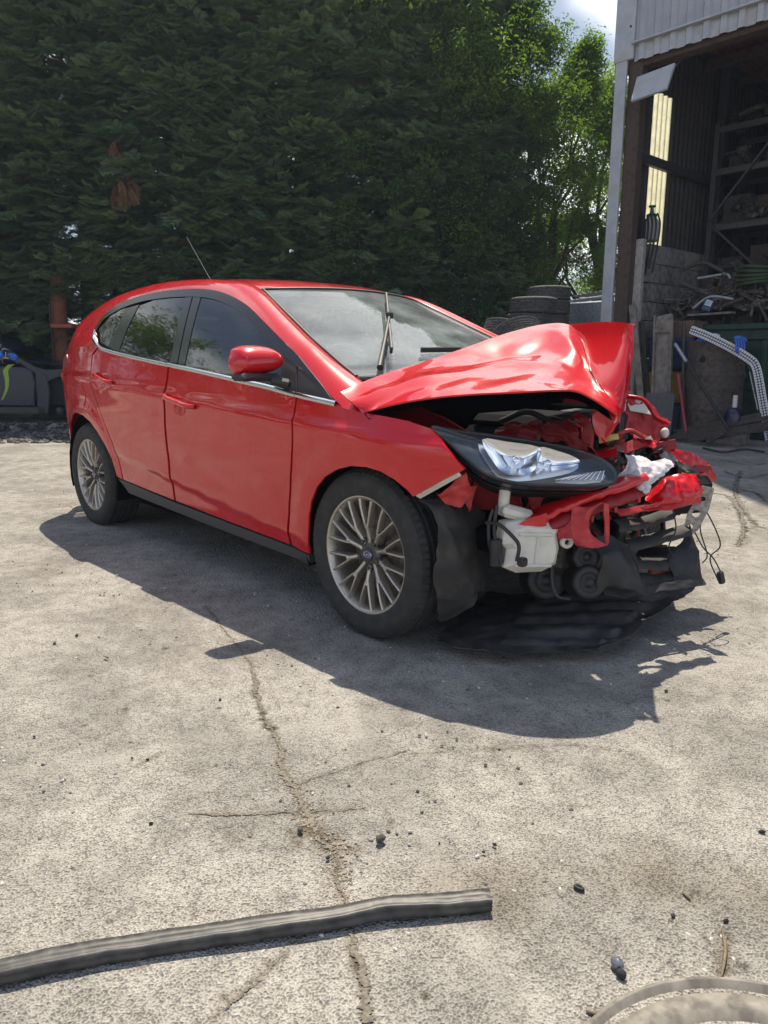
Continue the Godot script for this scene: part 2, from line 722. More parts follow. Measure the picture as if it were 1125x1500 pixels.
	for l in [[xz(V(0.594, 0, 1.917)), xz(V(0.701, 0, 1.79)), xz(V(0.778, 0, 1.689)), xz(V(0.851, 0, 1.583))], [xz(V(0.661, 0, 1.665)), xz(V(0.68, 0, 1.527)), xz(V(0.724, 0, 1.323))], [xz(V(1.119, 0, 2.127)), xz(V(1.101, 0, 2.036)), xz(V(1.078, 0, 1.947))]]:
		seams.append([l, .0014, ""])
	for l in [[xz(V(-0.972, 0, -4.571)), xz(V(-0.662, 0, -4.282)), xz(V(-0.6, 0, -4.667))], [xz(V(-0.863, 0, -4.697)), xz(V(-0.406, 0, -3.49)), xz(V(0.114, 0, -2.479)), xz(V(0.314, 0, -2.24))], [xz(V(-1.474, 0, -5.56)), xz(V(-1.02, 0, -5.249)), xz(V(-0.922, 0, -5.521))], [xz(V(-0.546, 0, -3.33)), xz(V(-0.329, 0, -3.205)), xz(V(0.172, 0, -2.228)), xz(V(0.371, 0, -1.644))], [xz(V(-0.487, 0, -3.646)), xz(V(-0.306, 0, -3.604)), xz(V(-0.002, 0, -3.275))]]:
		seams.append([l, .007, ""])
	for sm in seams:
		var line := smooth_line(sm[0], 60)
		var cm := MB.new()
		var wob := 0.0
		var wid := 1.0
		var last := []
		for i in line.size():
			var d: Vector2 = (line[mini(i + 1, line.size() - 1)] - line[maxi(i - 1, 0)]).normalized()
			var nrm := Vector2(-d.y, d.x)
			wob = wob * .9 + rng.randf_range(-1, 1) * maxf(sm[1], .004) * .6
			wid = clampf(wid + rng.randf_range(-.22, .22), .12, 1.7)
			var c: Vector2 = line[i] + nrm * wob
			var w: float = sm[1] * wid
			var pair := [c + nrm * w * rng.randf_range(.85, 1.1), c - nrm * w * rng.randf_range(.85, 1.1)]
			if i > 0 and rng.randf() > .03:
				var q := []
				for e in [last[0], pair[0], pair[1], last[1]]:
					q.append(V(e.x, hgt.call(e.x, e.y) + .0025, e.y))
				cm.quad_out(q[0], q[1], q[2], q[3], q[0] - Vector3.UP)
			last = pair
		struct(put("ground_crack", cm, crack_m))
	# the land around, reaching the horizon
	var land := MB.new()
	land.quad(V(-150, -.03, -150), V(150, -.03, -150), V(150, -.03, 150), V(-150, -.03, 150))
	var lm := worn([Color(.20, .18, .15), Color(.31, .285, .24), Color(.38, .355, .30)], .35, .95, 0, .3, 23)
	lm.uv1_world_triplanar = true
	struct(put("ground", land, lm))


# loose grit, and the few larger bits one can pick out
func build_grit() -> void:
	var rng := RandomNumberGenerator.new()
	rng.seed = 91
	var stone := MB.new()
	stone.ball(Vector3.ZERO, V(1, .6, .8), 6, .25, rng)
	var mm := MultiMesh.new()
	mm.transform_format = MultiMesh.TRANSFORM_3D
	mm.use_colors = true
	mm.mesh = stone.mesh()
	mm.instance_count = 9000
	for i in 9000:
		var r := pow(rng.randf(), 2.2) * .0055 + .0012
		var q := V(1.0, 0, 1.3) + V(-.72, 0, -.66) * (pow(rng.randf(), 1.7) * 8.5 - .8) + V(.67, 0, -.74) * rng.randf_range(-3.2, 3.2)
		mm.set_instance_transform(i, Transform3D(Basis(Vector3.UP, rng.randf() * TAU).scaled(Vector3.ONE * r), q + V(0, r * .2 - .004, 0)))
		var g := rng.randf()
		mm.set_instance_color(i, Color(.45, .42, .36).lerp(Color(.10, .09, .08), g) if g > .35 else Color(.55, .53, .48))
	var o := MultiMeshInstance3D.new()
	o.name = "loose_grit"
	o.multimesh = mm
	var gm := mat(Color.WHITE, .9)
	gm.vertex_color_use_as_albedo = true
	o.material_override = gm
	add_child(o)
	struct(o, "stuff")
	# dark bits scattered over the concrete, each where it lies
	var bit := mat(Color(.018, .018, .02), .7)
	var stone_m := worn([Color(.05, .045, .04), Color(.12, .11, .10)], 30.0, .9, 0, .1, 92)
	var spots := [[V(0.968, 0, 1.651), .016, "dark angular stone beside the long dirt crack", "stone"], [V(0.823, 0, 1.761), .011, "small dark stone on the dirt patch of the crack", "stone"], [V(0.937, 0, 1.773), .009, "small flat dark chip below the dirt patch", "chip"], [V(1.145, 0, 1.476), .007, "tiny black crumb right of the dark angular stone, upper of two", "chip"], [V(1.145, 0, 1.513), .006, "tiny black crumb right of the dark angular stone, lower of two", "chip"],
		[V(1.347, 0, 1.459), .012, "oval black plastic clip lying on the concrete in front of the car", "clip"], [V(1.509, 0, 1.39), .007, "round black crumb near the tyre mark at lower right", "chip"], [V(-0.422, 0, 1.693), .014, "curved black plastic shard left of the car's mirror shadow", "shard"], [V(-0.716, 0, 1.687), .010, "dark round pebble left of the curved shard, nearer the car", "stone"], [V(-0.688, 0, 1.779), .009, "dark pebble at the far left of the open concrete", "stone"],
		[V(0.127, 0, 1.561), .008, "small dark chip below the mirror shadow", "chip"], [V(-0.017, 0, 2.063), .007, "small black chip near the photo's left edge above the rubber strip", "chip"], [V(0.273, 0, 1.909), .006, "tiny black crumb in the middle of the left concrete, paired with another", "chip"], [V(0.307, 0, 1.881), .006, "tiny black crumb just right of its pair on the left concrete", "chip"], [V(0.573, 0, 1.997), .007, "blackish crumb left of the long dirt crack", "chip"], [V(1.52, 0, 0.997), .011, "dark chip at the right edge of the concrete", "chip"], [V(0.921, 0, 0.121), .008, "dark crumb in the sun right of the car's shadow", "chip"], [V(1.024, 0, 0.469), .009, "dark crumb right of the shadow's sharp corner", "chip"], [V(1.581, 0, 1.328), .008, "dark crumb above the tyre mark at the right edge", "chip"]]
	for s in spots:
		var mb := MB.new()
		var r: float = s[1] * .8
		if s[3] == "stone":
			mb.ball(V(0, r * .5, 0), V(r, r * .75, r * .8), 9, .22, rng)
		elif s[3] == "shard":
			var rows := []
			for i in 6:
				var a := i * .3 - .8
				rows.append([V(sin(a) * r * 1.6, .003 + .006 * cos(a), -.35 * r), V(sin(a) * r * 1.6, .004 + .008 * cos(a), .35 * r)])
			slab(mb, rows, .002, true)
		elif s[3] == "clip":
			mb.lathe([Vector2(r, 0), Vector2(r, .006), Vector2(r * .7, .009), Vector2(r * .6, .004), Vector2(0, .005)], 16, Transform3D(Basis.from_scale(V(1.2, 1, .7)), Vector3.ZERO))
		else:
			mb.ball(V(0, r * .4, 0), V(r, r * .5, r * .7), 7, .3, rng)
		var ob := put(s[3] if s[3] != "stone" else "pebble", mb, stone_m if s[3] == "stone" else bit)
		ob.position = s[0]
		ob.rotation.y = rng.randf() * TAU
		tag(ob, s[2], s[3])
	# dry dirt crumbs gathered along the crack
	var main := smooth_line([V(-0.065, 0, 1.332), V(0.134, 0, 1.437), V(0.307, 0, 1.522), V(0.435, 0, 1.561), V(0.576, 0, 1.642), V(0.72, 0, 1.687), V(0.826, 0, 1.729), V(0.933, 0, 1.752), V(1.006, 0, 1.798), V(1.132, 0, 1.875), V(1.215, 0, 1.92), V(1.294, 0, 1.971)], 20)
	var cw := []
	var cc := []
	for i in 1500:
		var q: Vector3 = main[rng.randi() % main.size()]
		var near := 1.0 if rng.randf() < .75 else 3.0
		var r := .0012 + .0045 * pow(rng.randf(), 3.0)
		cw.append(Transform3D(Basis(Vector3.UP, rng.randf() * TAU).scaled(V(r, r * .7, r)), q + V(rng.randfn() * .012 * near, -.004, rng.randfn() * .012 * near)))
		cc.append(Color(.20, .165, .12).lerp(Color(.34, .30, .245), rng.randf()))
	struct(scatter("dirt_crumbs", self, stone.mesh(), gm, cw, cc), "stuff")
	# broken plug with its metal collar, lower right
	var pl := thing("broken_plug", "broken black plug with a grey metal collar on the concrete, lower right", "plug", V(1.501, 0, 1.579))
	var p1 := MB.new()
	p1.ball(V(0, .010, 0), V(.013, .011, .010), 10, .12, rng)
	put("collar", p1, mat(Color(.22, .23, .25), .4, .6), pl)
	var p2 := MB.new()
	p2.ball(V(.016, .007, .012), V(.010, .008, .008), 8, .15, rng)
	put("stub", p2, bit, pl)
	for tw in [[V(1.587, 0.003, 1.357), V(1.613, 0.004, 1.403), V(1.633, 0.003, 1.464), "thin dry stick lying above the tyre mark"], [V(1.514, 0.002, 1.695), V(1.526, 0.003, 1.691), V(1.531, 0.002, 1.678), "short dark twig left of the tyre mark"], [V(1.49, 0.002, 1.313), V(1.501, 0.003, 1.319), V(1.511, 0.002, 1.323), "short dark twig above and left of the dry stick"]]:
		var sb := MB.new()
		sb.tube(smooth_line([tw[0], tw[1], tw[2]], 5), [.0015, .0022, .003, .003, .003, .003, .003, .003, .0028, .002, .0012], 6)
		tag(put("twig", sb, worn([Color(.10, .08, .05), Color(.22, .18, .12)], 20.0, .9, 0, 0, 94)), tw[3], "twig")
	# worn tyre lying at the lower right corner, grey with dust and pressed into the dirt
	var ty := MB.new()
	ty.lathe([Vector2(.33, -.05), Vector2(.345, -.004), Vector2(.339, .008), Vector2(.330, .010), Vector2(.323, -.005), Vector2(.313, -.005), Vector2(.306, .008), Vector2(.29, .009), Vector2(.268, .010), Vector2(.261, -.006), Vector2(.249, -.006), Vector2(.244, .011), Vector2(.228, .008), Vector2(.226, .003), Vector2(.222, .008), Vector2(.205, .0095), Vector2(.19, .005), Vector2(.18, -.05)], 90)
	var dusty := worn([Color(.11, .102, .088), Color(.20, .185, .16), Color(.27, .25, .215)], 5.0, .95, 0, .35, 95)
	var tyo := put("flat_tyre", ty, dusty)
	tyo.position = V(1.617, 0, 1.485) + V(.252, 0, .231)
	tag(tyo, "dust-covered old tyre sunk flat into the ground at the lower right corner", "tyre")
	# the long black rubber strip in the foreground
	var path := smooth_line([V(0.792, 0.018, 2.436), V(0.863, 0.018, 2.283), V(0.945, 0.017, 2.134), V(1.026, 0.017, 2.001), V(1.084, 0.018, 1.904), V(1.12, 0.019, 1.835), V(1.146, 0.019, 1.79), V(1.2, 0.02, 1.716), V(1.262, 0.021, 1.631)], 8)
	var rows := []
	for i in path.size():
		var d: Vector3 = (path[mini(i + 1, path.size() - 1)] - path[maxi(i - 1, 0)]).normalized()
		var s := d.cross(Vector3.UP).normalized()      # towards the viewer
		var c: Vector3 = path[i]
		var twist := .25 * sin(i * .11) + .1
		var row := []
		for q in [[-.026, -.014], [-.027, .002], [-.022, .010], [-.012, .013], [-.004, .0125], [0.0, .0085], [.004, .012], [.011, .011], [.0125, .004], [.009, .001], [.013, -.003], [.0135, -.012], [.010, -.016], [-.02, -.017], [-.026, -.014]]:
			var w := Vector2(q[0], q[1]).rotated(-twist * .3)
			row.append(V(c.x, .017, c.z) + s * w.x + Vector3.UP * (w.y + .0015 * sin(i * .3)))
		rows.append(row)
	dent(rows, .0016, 9.0, 97)
	var rb := MB.new()
	rb.sheet(rows, false)
	for e in [0, rows.size() - 1]:
		for j in range(1, rows[e].size() - 2):
			rb.tri_out(rows[e][0], rows[e][j], rows[e][j + 1], rows[10 if e == 0 else rows.size() - 10][4])
	var rubber := worn([Color(.016, .017, .018), Color(.035, .036, .037), Color(.085, .082, .075)], 6.0, .5, 0, .08, 96, 1.3)
	tag(put("rubber_strip", rb, rubber), "long black ribbed rubber seal strip lying across the foreground", "rubber strip")

# ---------- trees ----------
func bark_tube(mb: MB, a: Vector3, b: Vector3, r0: float, r1: float, rng: RandomNumberGenerator, bend := .06) -> Array:
	var pts := []
	var rad := []
	for i in 7:
		var t := i / 6.0
		var j := sin(t * PI) * bend * a.distance_to(b)
		pts.append(a.lerp(b, t) + V(rng.randf_range(-1, 1), rng.randf_range(-.3, .3), rng.randf_range(-1, 1)) * j)
		rad.append(lerpf(r0, r1, t))
	mb.tube(pts, rad, 8)
	return pts


# one flat feathery spray of a cypress, along +z, 1 m long
func cypress_spray(seed_: int) -> ArrayMesh:
	var rng := RandomNumberGenerator.new()
	rng.seed = seed_
	var mb := MB.new()
	var leaf := func(a: Vector3, b: Vector3, w: float) -> void:
		var d := (b - a).normalized()
		var s := d.cross(Vector3.UP).normalized() * w
		var mid := a.lerp(b, .45)
		mb.tri(a, mid + s + V(0, w * .5, 0), b)
		mb.tri(a, b, mid - s + V(0, w * .5, 0))
	for k in 13:
		var t := (k + .5) / 13.0
		var c := V(rng.randf_range(-.02, .02), -.22 * t * t, t * .92)
		for sd in [-1.0, 1.0]:
			var ln := (.16 + .30 * sin(PI * pow(t, .7))) * rng.randf_range(.75, 1.15)
			var d := V(sd * rng.randf_range(.6, .85), rng.randf_range(-.25, .15), rng.randf_range(.55, .8)).normalized()
			var e: Vector3 = c + d * ln
			leaf.call(c, e, .021)
			for j in 5:
				var f := .18 + .17 * j
				var q: Vector3 = c.lerp(e, f)
				for s2 in [-1.0, 1.0]:
					var d2: Vector3 = (d + V(d.z, 0, -d.x) * s2 * .85 + V(0, rng.randf_range(-.2, .2), 0)).normalized()
					leaf.call(q, q + d2 * ln * .38 * (1.2 - f), .019)
	leaf.call(V(0, 0, 0), V(0, -.24, 1.0), .016)
	return mb.mesh()


# twig with drooping pointed leaves, about 1 m across
func leafy_twig(seed_: int, count: int, leaf_len: float, leaf_w: float) -> ArrayMesh:
	var rng := RandomNumberGenerator.new()
	rng.seed = seed_
	var mb := MB.new()
	for k in count:
		var c := V(rng.randf_range(-1, 1), rng.randf_range(-.8, .8), rng.randf_range(-1, 1))
		if c.length() > 1.0:
			c = c.normalized() * rng.randf()
		c *= .5
		var d := V(rng.randf_range(-1, 1), rng.randf_range(-.9, .25), rng.randf_range(-1, 1)).normalized()
		var s := d.cross(V(rng.randf_range(-1, 1), 1.5, rng.randf_range(-1, 1)).normalized()).normalized() * leaf_w
		var e := c + d * leaf_len * rng.randf_range(.7, 1.2)
		var n := s.cross(d).normalized() * leaf_w * .35
		var m := c.lerp(e, .42)
		mb.tri(c, m + s + n, e)
		mb.tri(c, e, m - s + n)
	return mb.mesh()


func scatter(called: String, parent: Node, me: Mesh, m: Material, where: Array, tints: Array) -> MultiMeshInstance3D:
	var mm := MultiMesh.new()
	mm.transform_format = MultiMesh.TRANSFORM_3D
	mm.use_colors = true
	mm.mesh = me
	mm.instance_count = where.size()
	for i in where.size():
		mm.set_instance_transform(i, where[i])
		mm.set_instance_color(i, tints[i])
	var o := MultiMeshInstance3D.new()
	o.name = free_name(called, parent)
	o.multimesh = mm
	o.material_override = m
	parent.add_child(o, true)
	o.set_meta("kind", "stuff")
	return o


var LEAF_M: StandardMaterial3D
var NEEDLE_M: StandardMaterial3D
var BARK: StandardMaterial3D
var SPRAYS := []
var TWIGS := []
var IVY := []


func conifer(at: Vector3, h: float, rad: float, label: String, seed_: int, tone: float, face := V(.72, 0, .66), per_bough := 54) -> Node3D:
	var rng := RandomNumberGenerator.new()
	rng.seed = seed_
	var t := thing("cypress_tree", label, "tree", at, "cypress trees of the tall hedge")
	var tr := MB.new()
	bark_tube(tr, V(0, -.1, 0), V(rng.randf_range(-.2, .2), h * .96, 0), .20, .02, rng, .01)
	put("trunk", tr, BARK, t)
	var lists := [[], [], []]
	var cols := [[], [], []]
	var n := int(h * 21)
	for b in n:
		var f := (b + rng.randf()) / n
		var y := .25 + f * (h - .3)
		var az := rng.randf() * TAU
		var out := V(cos(az), 0, sin(az))
		if out.dot(face) < -.25 and rng.randf() < .55:
			out = -out
		var r := rad * pow(1.0 - f * .90, .5) * rng.randf_range(.62, 1.12)
		var up := rng.randf_range(.05, .45) * (1.0 if f > .15 else .3)
		var tint := Color(.14, .24, .16).lerp(Color(.23, .31, .135), rng.randf() * .8 + tone).lerp(Color(.105, .20, .155), rng.randf() * .6)
		var k := per_bough + rng.randi() % 12
		for j in k:
			var q := pow((j + rng.randf()) / k, .62)      # 0 trunk .. 1 tip
			var side := rng.randf_range(-1, 1)
			var sd := out.cross(Vector3.UP)
			var width := .30 + .42 * sin(PI * q)
			var pos := out * (r * (.18 + .82 * q)) + sd * side * width * .9 + V(0, y + up * r * q * q - .10 * side * side + rng.randf_range(-.10, .10), 0)
			var dir := (out + sd * side * .75 + V(0, rng.randf_range(-.35, .25) + up * .5, 0)).normalized()
			var nrm := (Vector3.UP + out * rng.randf_range(-.1, .7) + sd * rng.randf_range(-.5, .5)).normalized()
			var x := nrm.cross(dir).normalized()
			var s := rng.randf_range(.24, .46) * (1.6 if q < .35 else 1.0)
			var w := rng.randi() % 3
			lists[w].append(Transform3D(Basis(x, dir.cross(x), dir).scaled(V(s, s, s)), pos))
			cols[w].append(tint.lerp(Color(.20, .27, .07), .6 * rng.randf() * q * q))
	for w in 3:
		scatter("crown", t, SPRAYS[w], NEEDLE_M, lists[w], cols[w])
	return t


func broadleaf(at: Vector3, h: float, rad: float, low: float, label: String, seed_: int, n: int, tint_a: Color, tint_b: Color, wisp := 0.0, group := "broadleaf trees right of the cypress hedge") -> Node3D:
	var rng := RandomNumberGenerator.new()
	rng.seed = seed_
	var t := thing("broadleaf_tree", label, "tree", at, group)
	var tr := MB.new()
	bark_tube(tr, V(0, -.1, 0), V(.1, h * .55, 0), .16, .09, rng, .02)
	put("trunk", tr, BARK, t)
	var blobs := []
	for k in 40:
		var f := rng.randf()
		var y := lerpf(low, h * .93, f)
		var az := rng.randf() * TAU
		var rr := rad * sqrt(rng.randf()) * (.55 + .9 * sin(PI * clampf(f * .85 + .1, 0, 1)))
		var c := V(cos(az) * rr * .72, y, sin(az) * rr * .72)
		blobs.append([c, rng.randf_range(.45, .95) * rad * .42])
		if k % 4 == 0:
			var lb := MB.new()
			bark_tube(lb, V(0, maxf(y * .5, .6), 0), c, .055, .012, rng, .07)
			put("limb", lb, BARK, t)
	if wisp > 0.0:
		for k in 4:
			blobs.append([V(.3 + .09 * k, h * .88 + wisp * k / 6.0, -.2), .26 - .03 * k])
		var lb := MB.new()
		bark_tube(lb, V(0, h * .5, 0), V(.6, h * .88 + wisp * .7, -.2), .03, .006, rng, .03)
		put("limb", lb, BARK, t)
	if wisp > 0.0:
		for k in 8:
			blobs.append([V(.3 + .04 * k, h * .86 + wisp * .8 * k / 8.0, -.2), .34 - .02 * k])
	var lists := [[], []]
	var cols := [[], []]
	for k in n:
		var bl: Array = blobs[rng.randi() % blobs.size()]
		var d := V(rng.randfn(), rng.randfn(), rng.randfn()).normalized()
		var pos: Vector3 = bl[0] + V(rng.randfn(), rng.randfn() * .8, rng.randfn()) * bl[1] * .62
		var s := rng.randf_range(.26, .46)
		var b := Basis(Vector3.UP, rng.randf() * TAU) * Basis(Vector3.RIGHT, rng.randf_range(-.6, .6))
		var w := k % 2
		lists[w].append(Transform3D(b.scaled(V(s, s, s)), pos))
		cols[w].append(tint_a.lerp(tint_b, rng.randf()))
	for w in 2:
		scatter("crown", t, TWIGS[w], LEAF_M, lists[w], cols[w])
	return t


func build_trees() -> void:
	LEAF_M = mat(Color.WHITE, .55)
	LEAF_M.vertex_color_use_as_albedo = true
	LEAF_M.backlight_enabled = true
	LEAF_M.backlight = Color(.90, 1.0, .5)
	LEAF_M.metallic_specular = .3
	NEEDLE_M = mat(Color.WHITE, .6)
	NEEDLE_M.vertex_color_use_as_albedo = true
	NEEDLE_M.backlight_enabled = true
	NEEDLE_M.backlight = Color(.22, .26, .12)
	BARK = worn([Color(.045, .035, .026), Color(.09, .072, .055), Color(.13, .11, .085)], 2.2, .95, 0, 1.0, 61)
	for k in 3:
		SPRAYS.append(cypress_spray(200 + k))
	for k in 2:
		TWIGS.append(leafy_twig(300 + k, 30, .26, .045))
		IVY.append(leafy_twig(320 + k, 40, .20, .085))
	# the hedge line runs behind the yard from left to right
	var spots := [[-17.2, 1.8, 11.6, 2.2], [-15.9, .05, 11.4, 2.3], [-14.6, -1.7, 10.8, 2.3], [-13.2, -3.3, 10.6, 2.3], [-11.7, -4.7, 9.4, 2.3], [-10.6, -6.3, 8.8, 2.2], [-9.6, -7.8, 8.5, 2.1], [-8.75, -9.1, 8.4, 1.8]]
	var names := ["dark cypress beyond the photo's left edge, behind the worker", "dark cypress at the left edge behind the worker and dark blue car", "tall cypress with the hanging brown dead branch", "dense cypress behind the red car's tail and rusty post", "dense cypress right behind the red car's roof aerial", "dark cypress behind the red car's windscreen pillar", "dark ivy-clad cypress behind the red car's windscreen", "last cypress of the hedge, left of the tyre stacks"]
	for i in spots.size():
		var s: Array = spots[i]
		var c := conifer(V(s[0], 0, s[1]), s[2], s[3], names[i], 400 + i, [.0, .1, .35, .05, .1, .2, .15, .1][i])
		if i == 2:
			var rng := RandomNumberGenerator.new()
			rng.seed = 9
			var l := []
			var cl := []
			for k in 26:
				var p := (V(-11.033, 4.669, -3.094)).lerp(V(-10.754, 3.765, -3.125), rng.randf()) - c.position + V(rng.randf_range(-.12, .12), 0, rng.randf_range(-.12, .12))
				var dir := V(rng.randf_range(-.3, .3), -1, rng.randf_range(-.3, .3)).normalized()
				var x := dir.cross(V(rng.randf_range(-1, 1), 0, rng.randf_range(-1, 1))).normalized()
				var sc := rng.randf_range(.22, .42)
				l.append(Transform3D(Basis(x, dir.cross(x), dir).scaled(V(sc, sc, sc)), p))
				cl.append(Color(.20, .105, .065).lerp(Color(.32, .19, .12), rng.randf()))
			scatter("dead_branch", c, SPRAYS[0], LEAF_M, l, cl)
		if i > 5:      # ivy on the lower hedge
			var rng := RandomNumberGenerator.new()
			rng.seed = 60 + i
			var l := []
			var cl := []
			for k in 420:
				var y := .2 + 4.6 * pow(rng.randf(), 1.4)
				var az := rng.randf_range(-1.5, 1.5) + .73
				var rr: float = s[3] * rng.randf_range(.75, 1.02)
				var sc := rng.randf_range(.25, .45)
				l.append(Transform3D((Basis(Vector3.UP, rng.randf() * TAU) * Basis(Vector3.RIGHT, rng.randf_range(-.5, .5))).scaled(V(sc, sc, sc)), V(cos(az) * rr, y, sin(az) * rr)))
				cl.append(Color(.065, .125, .042).lerp(Color(.11, .18, .052), rng.randf()))
			scatter("ivy", c, IVY[i % 2], LEAF_M, l, cl)
	var ga := Color(.11, .18, .045)
	var gb := Color(.21, .30, .065)
	broadleaf(V(-9.862, 1.037, -9.323) * V(1, 0, 1), 9.6, 2.2, 3.5, "leafy tree rising above the hedge behind the windscreen", 501, 3800, ga, gb)
	broadleaf(V(-8.273, 1.041, -9.551) * V(1, 0, 1), 8.8, 1.5, 1.2, "broad leafy tree behind the tyre stacks", 502, 3600, ga, gb.lerp(ga, .3))
	broadleaf(V(-7.709, 1.047, -10.925) * V(1, 0, 1), 7.0, 1.3, 1.0, "leafy tree with a thin top shoot, left of the shed", 503, 1900, ga.lerp(gb, .3), gb, 1.5)
	broadleaf(V(-7.849, 1.052, -13.043) * V(1, 0, 1), 7.3, 1.2, .6, "bright sunlit leafy tree beside the shed corner", 504, 1700, gb, Color(.27, .34, .09))
	broadleaf(V(-9.317, 1.058, -16.734) * V(1, 0, 1), 6.6, 2.2, .6, "pale leafy tree farthest back beside the shed", 505, 2000, gb, Color(.27, .34, .09))
	# the other side of the yard, which shows only as reflections in the car's windows
	var mirrored := [[-19, 3.6, 8.6, 2.6], [-17.5, 7.0, 9.8, 2.8], [-14.5, 9.5, 8.6, 2.7], [-10.5, 12.5, 7.8, 2.6]]
	for i in 4:
		var q: Array = mirrored[i]
		broadleaf(V(q[0], 0, q[1]), q[2], q[3], .6, "leafy tree out of frame, seen mirrored in %s" % ["the rear quarter glass", "the rear door glass", "the lower front door glass", "the front door glass beside the mirror"][i], 510 + i, 3000, ga, gb, 0.0, "trees mirrored in the red car's side windows")

# ---------- the steel shed on the right ----------
func corrugated(mb: MB, o: Vector3, along: Vector3, up: Vector3, out: Vector3, pitch: float, deep: float, crest := .3, rows := 1) -> void:
	var n := int(round(along.length() / pitch))
	var d := along / n
	var prof := []
	for i in n:
		for q in [[0.0, 0.0], [.5 - crest * .5 - .12, 0.0], [.5 - crest * .5, 1.0], [.5 + crest * .5, 1.0], [.5 + crest * .5 + .12, 0.0]]:
			prof.append(o + d * (i + q[0]) + out * deep * q[1])
	prof.append(o + along)
	for i in prof.size() - 1:
		mb.quad_out(prof[i], prof[i + 1], prof[i + 1] + up, prof[i] + up, prof[i] + up * .5 - out)


func build_shed() -> void:
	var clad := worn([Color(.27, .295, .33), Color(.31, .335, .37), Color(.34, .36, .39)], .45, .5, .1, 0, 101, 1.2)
	var trim_m := worn([Color(.31, .34, .38), Color(.37, .395, .43), Color(.33, .335, .34)], .6, .5, .1, 0, 102)
	var rusty := worn([Color(.040, .028, .022), Color(.075, .048, .036), Color(.055, .042, .036)], 1.2, .85, .1, .2, 103)
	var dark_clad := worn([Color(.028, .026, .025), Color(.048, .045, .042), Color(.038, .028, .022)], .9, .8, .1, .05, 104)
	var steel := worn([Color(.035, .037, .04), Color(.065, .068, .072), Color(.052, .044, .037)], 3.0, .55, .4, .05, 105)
	var block_ms := []
	for k in 4:
		block_ms.append(worn([Color(.085, .082, .078) * (1.0 + .15 * k), Color(.15, .145, .138) * (1.0 + .12 * k), Color(.20, .19, .175)], 1.5, .95, 0, .5, 106 + k))
	var shed := thing("steel_shed", "tall grey corrugated steel shed with a dark open front bay", "building", V(-4.05, 0, -7.2))
	var L := func(x: float, y: float, z: float) -> Vector3: return V(x + 4.05, y, z + 7.2)
	# front cladding over the opening
	var fc := MB.new()
	corrugated(fc, L.call(-3.78, 5.19, -7.2), V(10.4, 0, 0), V(0, 7.3, 0), V(0, 0, 1), .215, .036)
	put("front_cladding", fc, clad, shed)
	var cap := MB.new()
	cap.box(Transform3D(Basis.IDENTITY, L.call(1.4, 5.185, -7.17)), V(10.4, .03, .085), .006)
	put("drip_flashing", cap, trim_m, shed)
	# lower apron of older sheets with a ragged edge
	var ap := MB.new()
	corrugated(ap, L.call(-3.78, 4.97, -7.215), V(10.4, 0, 0), V(0, .205, 0), V(0, 0, 1), .215, .036)
	put("apron_cladding", ap, trim_m, shed)
	var hd := MB.new()
	hd.box(Transform3D(Basis.IDENTITY, L.call(1.2, 4.99, -7.36)), V(10.6, .16, .20), .01)
	put("door_header", hd, rusty, shed)
	# corner flashing: light angle down the front edge
	var cf := MB.new()
	cf.box(Transform3D(Basis.IDENTITY, L.call(-3.92, 8.75, -7.185)), V(.29, 7.5, .05), .01)
	cf.box(Transform3D(Basis.IDENTITY, L.call(-3.945, 2.5, -7.185)), V(.17, 5.0, .05), .01)
	put("corner_flashing", cf, trim_m, shed)
	for k in 14:
		var bolt := MB.new()
		bolt.lathe([Vector2(.016, 0), Vector2(.014, .012), Vector2(0, .014)], 8, Transform3D(Basis(V(1, 0, 0), V(0, 0, 1), V(0, -1, 0)), L.call(-3.83, 5.4 + .35 * k, -7.16)))
		put("bolt", bolt, steel, shed)
	var post := MB.new()
	post.box(Transform3D(Basis.IDENTITY, L.call(-3.77, 2.5, -7.33)), V(.20, 5.0, .16), .01)
	put("door_post", post, rusty, shed)
	# left side wall: sheets above blockwork, a translucent strip in them
	var lw := MB.new()
	for seg in [[-7.25, -7.95], [-8.48, -15.0]]:
		corrugated(lw, L.call(-3.87, 2.60, seg[0]), V(0, 0, seg[1] - seg[0]), V(0, 9.9, 0), V(1, 0, 0), .145, .030)
	corrugated(lw, L.call(-3.87, 4.80, -7.95), V(0, 0, -.53), V(0, 7.7, 0), V(1, 0, 0), .145, .030)
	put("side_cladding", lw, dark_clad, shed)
	var tl := MB.new()
	corrugated(tl, L.call(-3.87, 2.60, -7.95), V(0, 0, -.53), V(0, 2.20, 0), V(1, 0, 0), .13, .030)
	var clear := worn([Color(.62, .61, .53), Color(.76, .75, .68), Color(.80, .79, .74)], 1.5, .7, 0, 0, 111)
	clear.backlight_enabled = true
	clear.backlight = Color(1.4, 1.4, 1.3)
	put("translucent_panel", tl, clear, shed)
	for y in [3.84, 5.6]:
		var rl := MB.new()
		rl.box(Transform3D(Basis.IDENTITY, L.call(-3.79, y, -11.1)), V(.09, .13, 7.6), .01)
		put("side_rail", rl, steel, shed)
	# back and right walls, roof
	var bw := MB.new()
	corrugated(bw, L.call(-3.87, 0, -15.0), V(10.5, 0, 0), V(0, 12.5, 0), V(0, 0, 1), .21, .03)
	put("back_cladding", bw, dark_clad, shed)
	var rw := MB.new()
	rw.box(Transform3D(Basis.IDENTITY, L.call(6.65, 6.25, -11.1)), V(.06, 12.5, 7.9))
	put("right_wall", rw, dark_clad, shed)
	var ro := MB.new()
	ro.box(Transform3D(Basis.IDENTITY, L.call(1.38, 12.52, -11.1)), V(10.7, .06, 8.0))
	put("roof", ro, dark_clad, shed)
	# rust-brown loft underside just inside the opening
	var lo := MB.new()
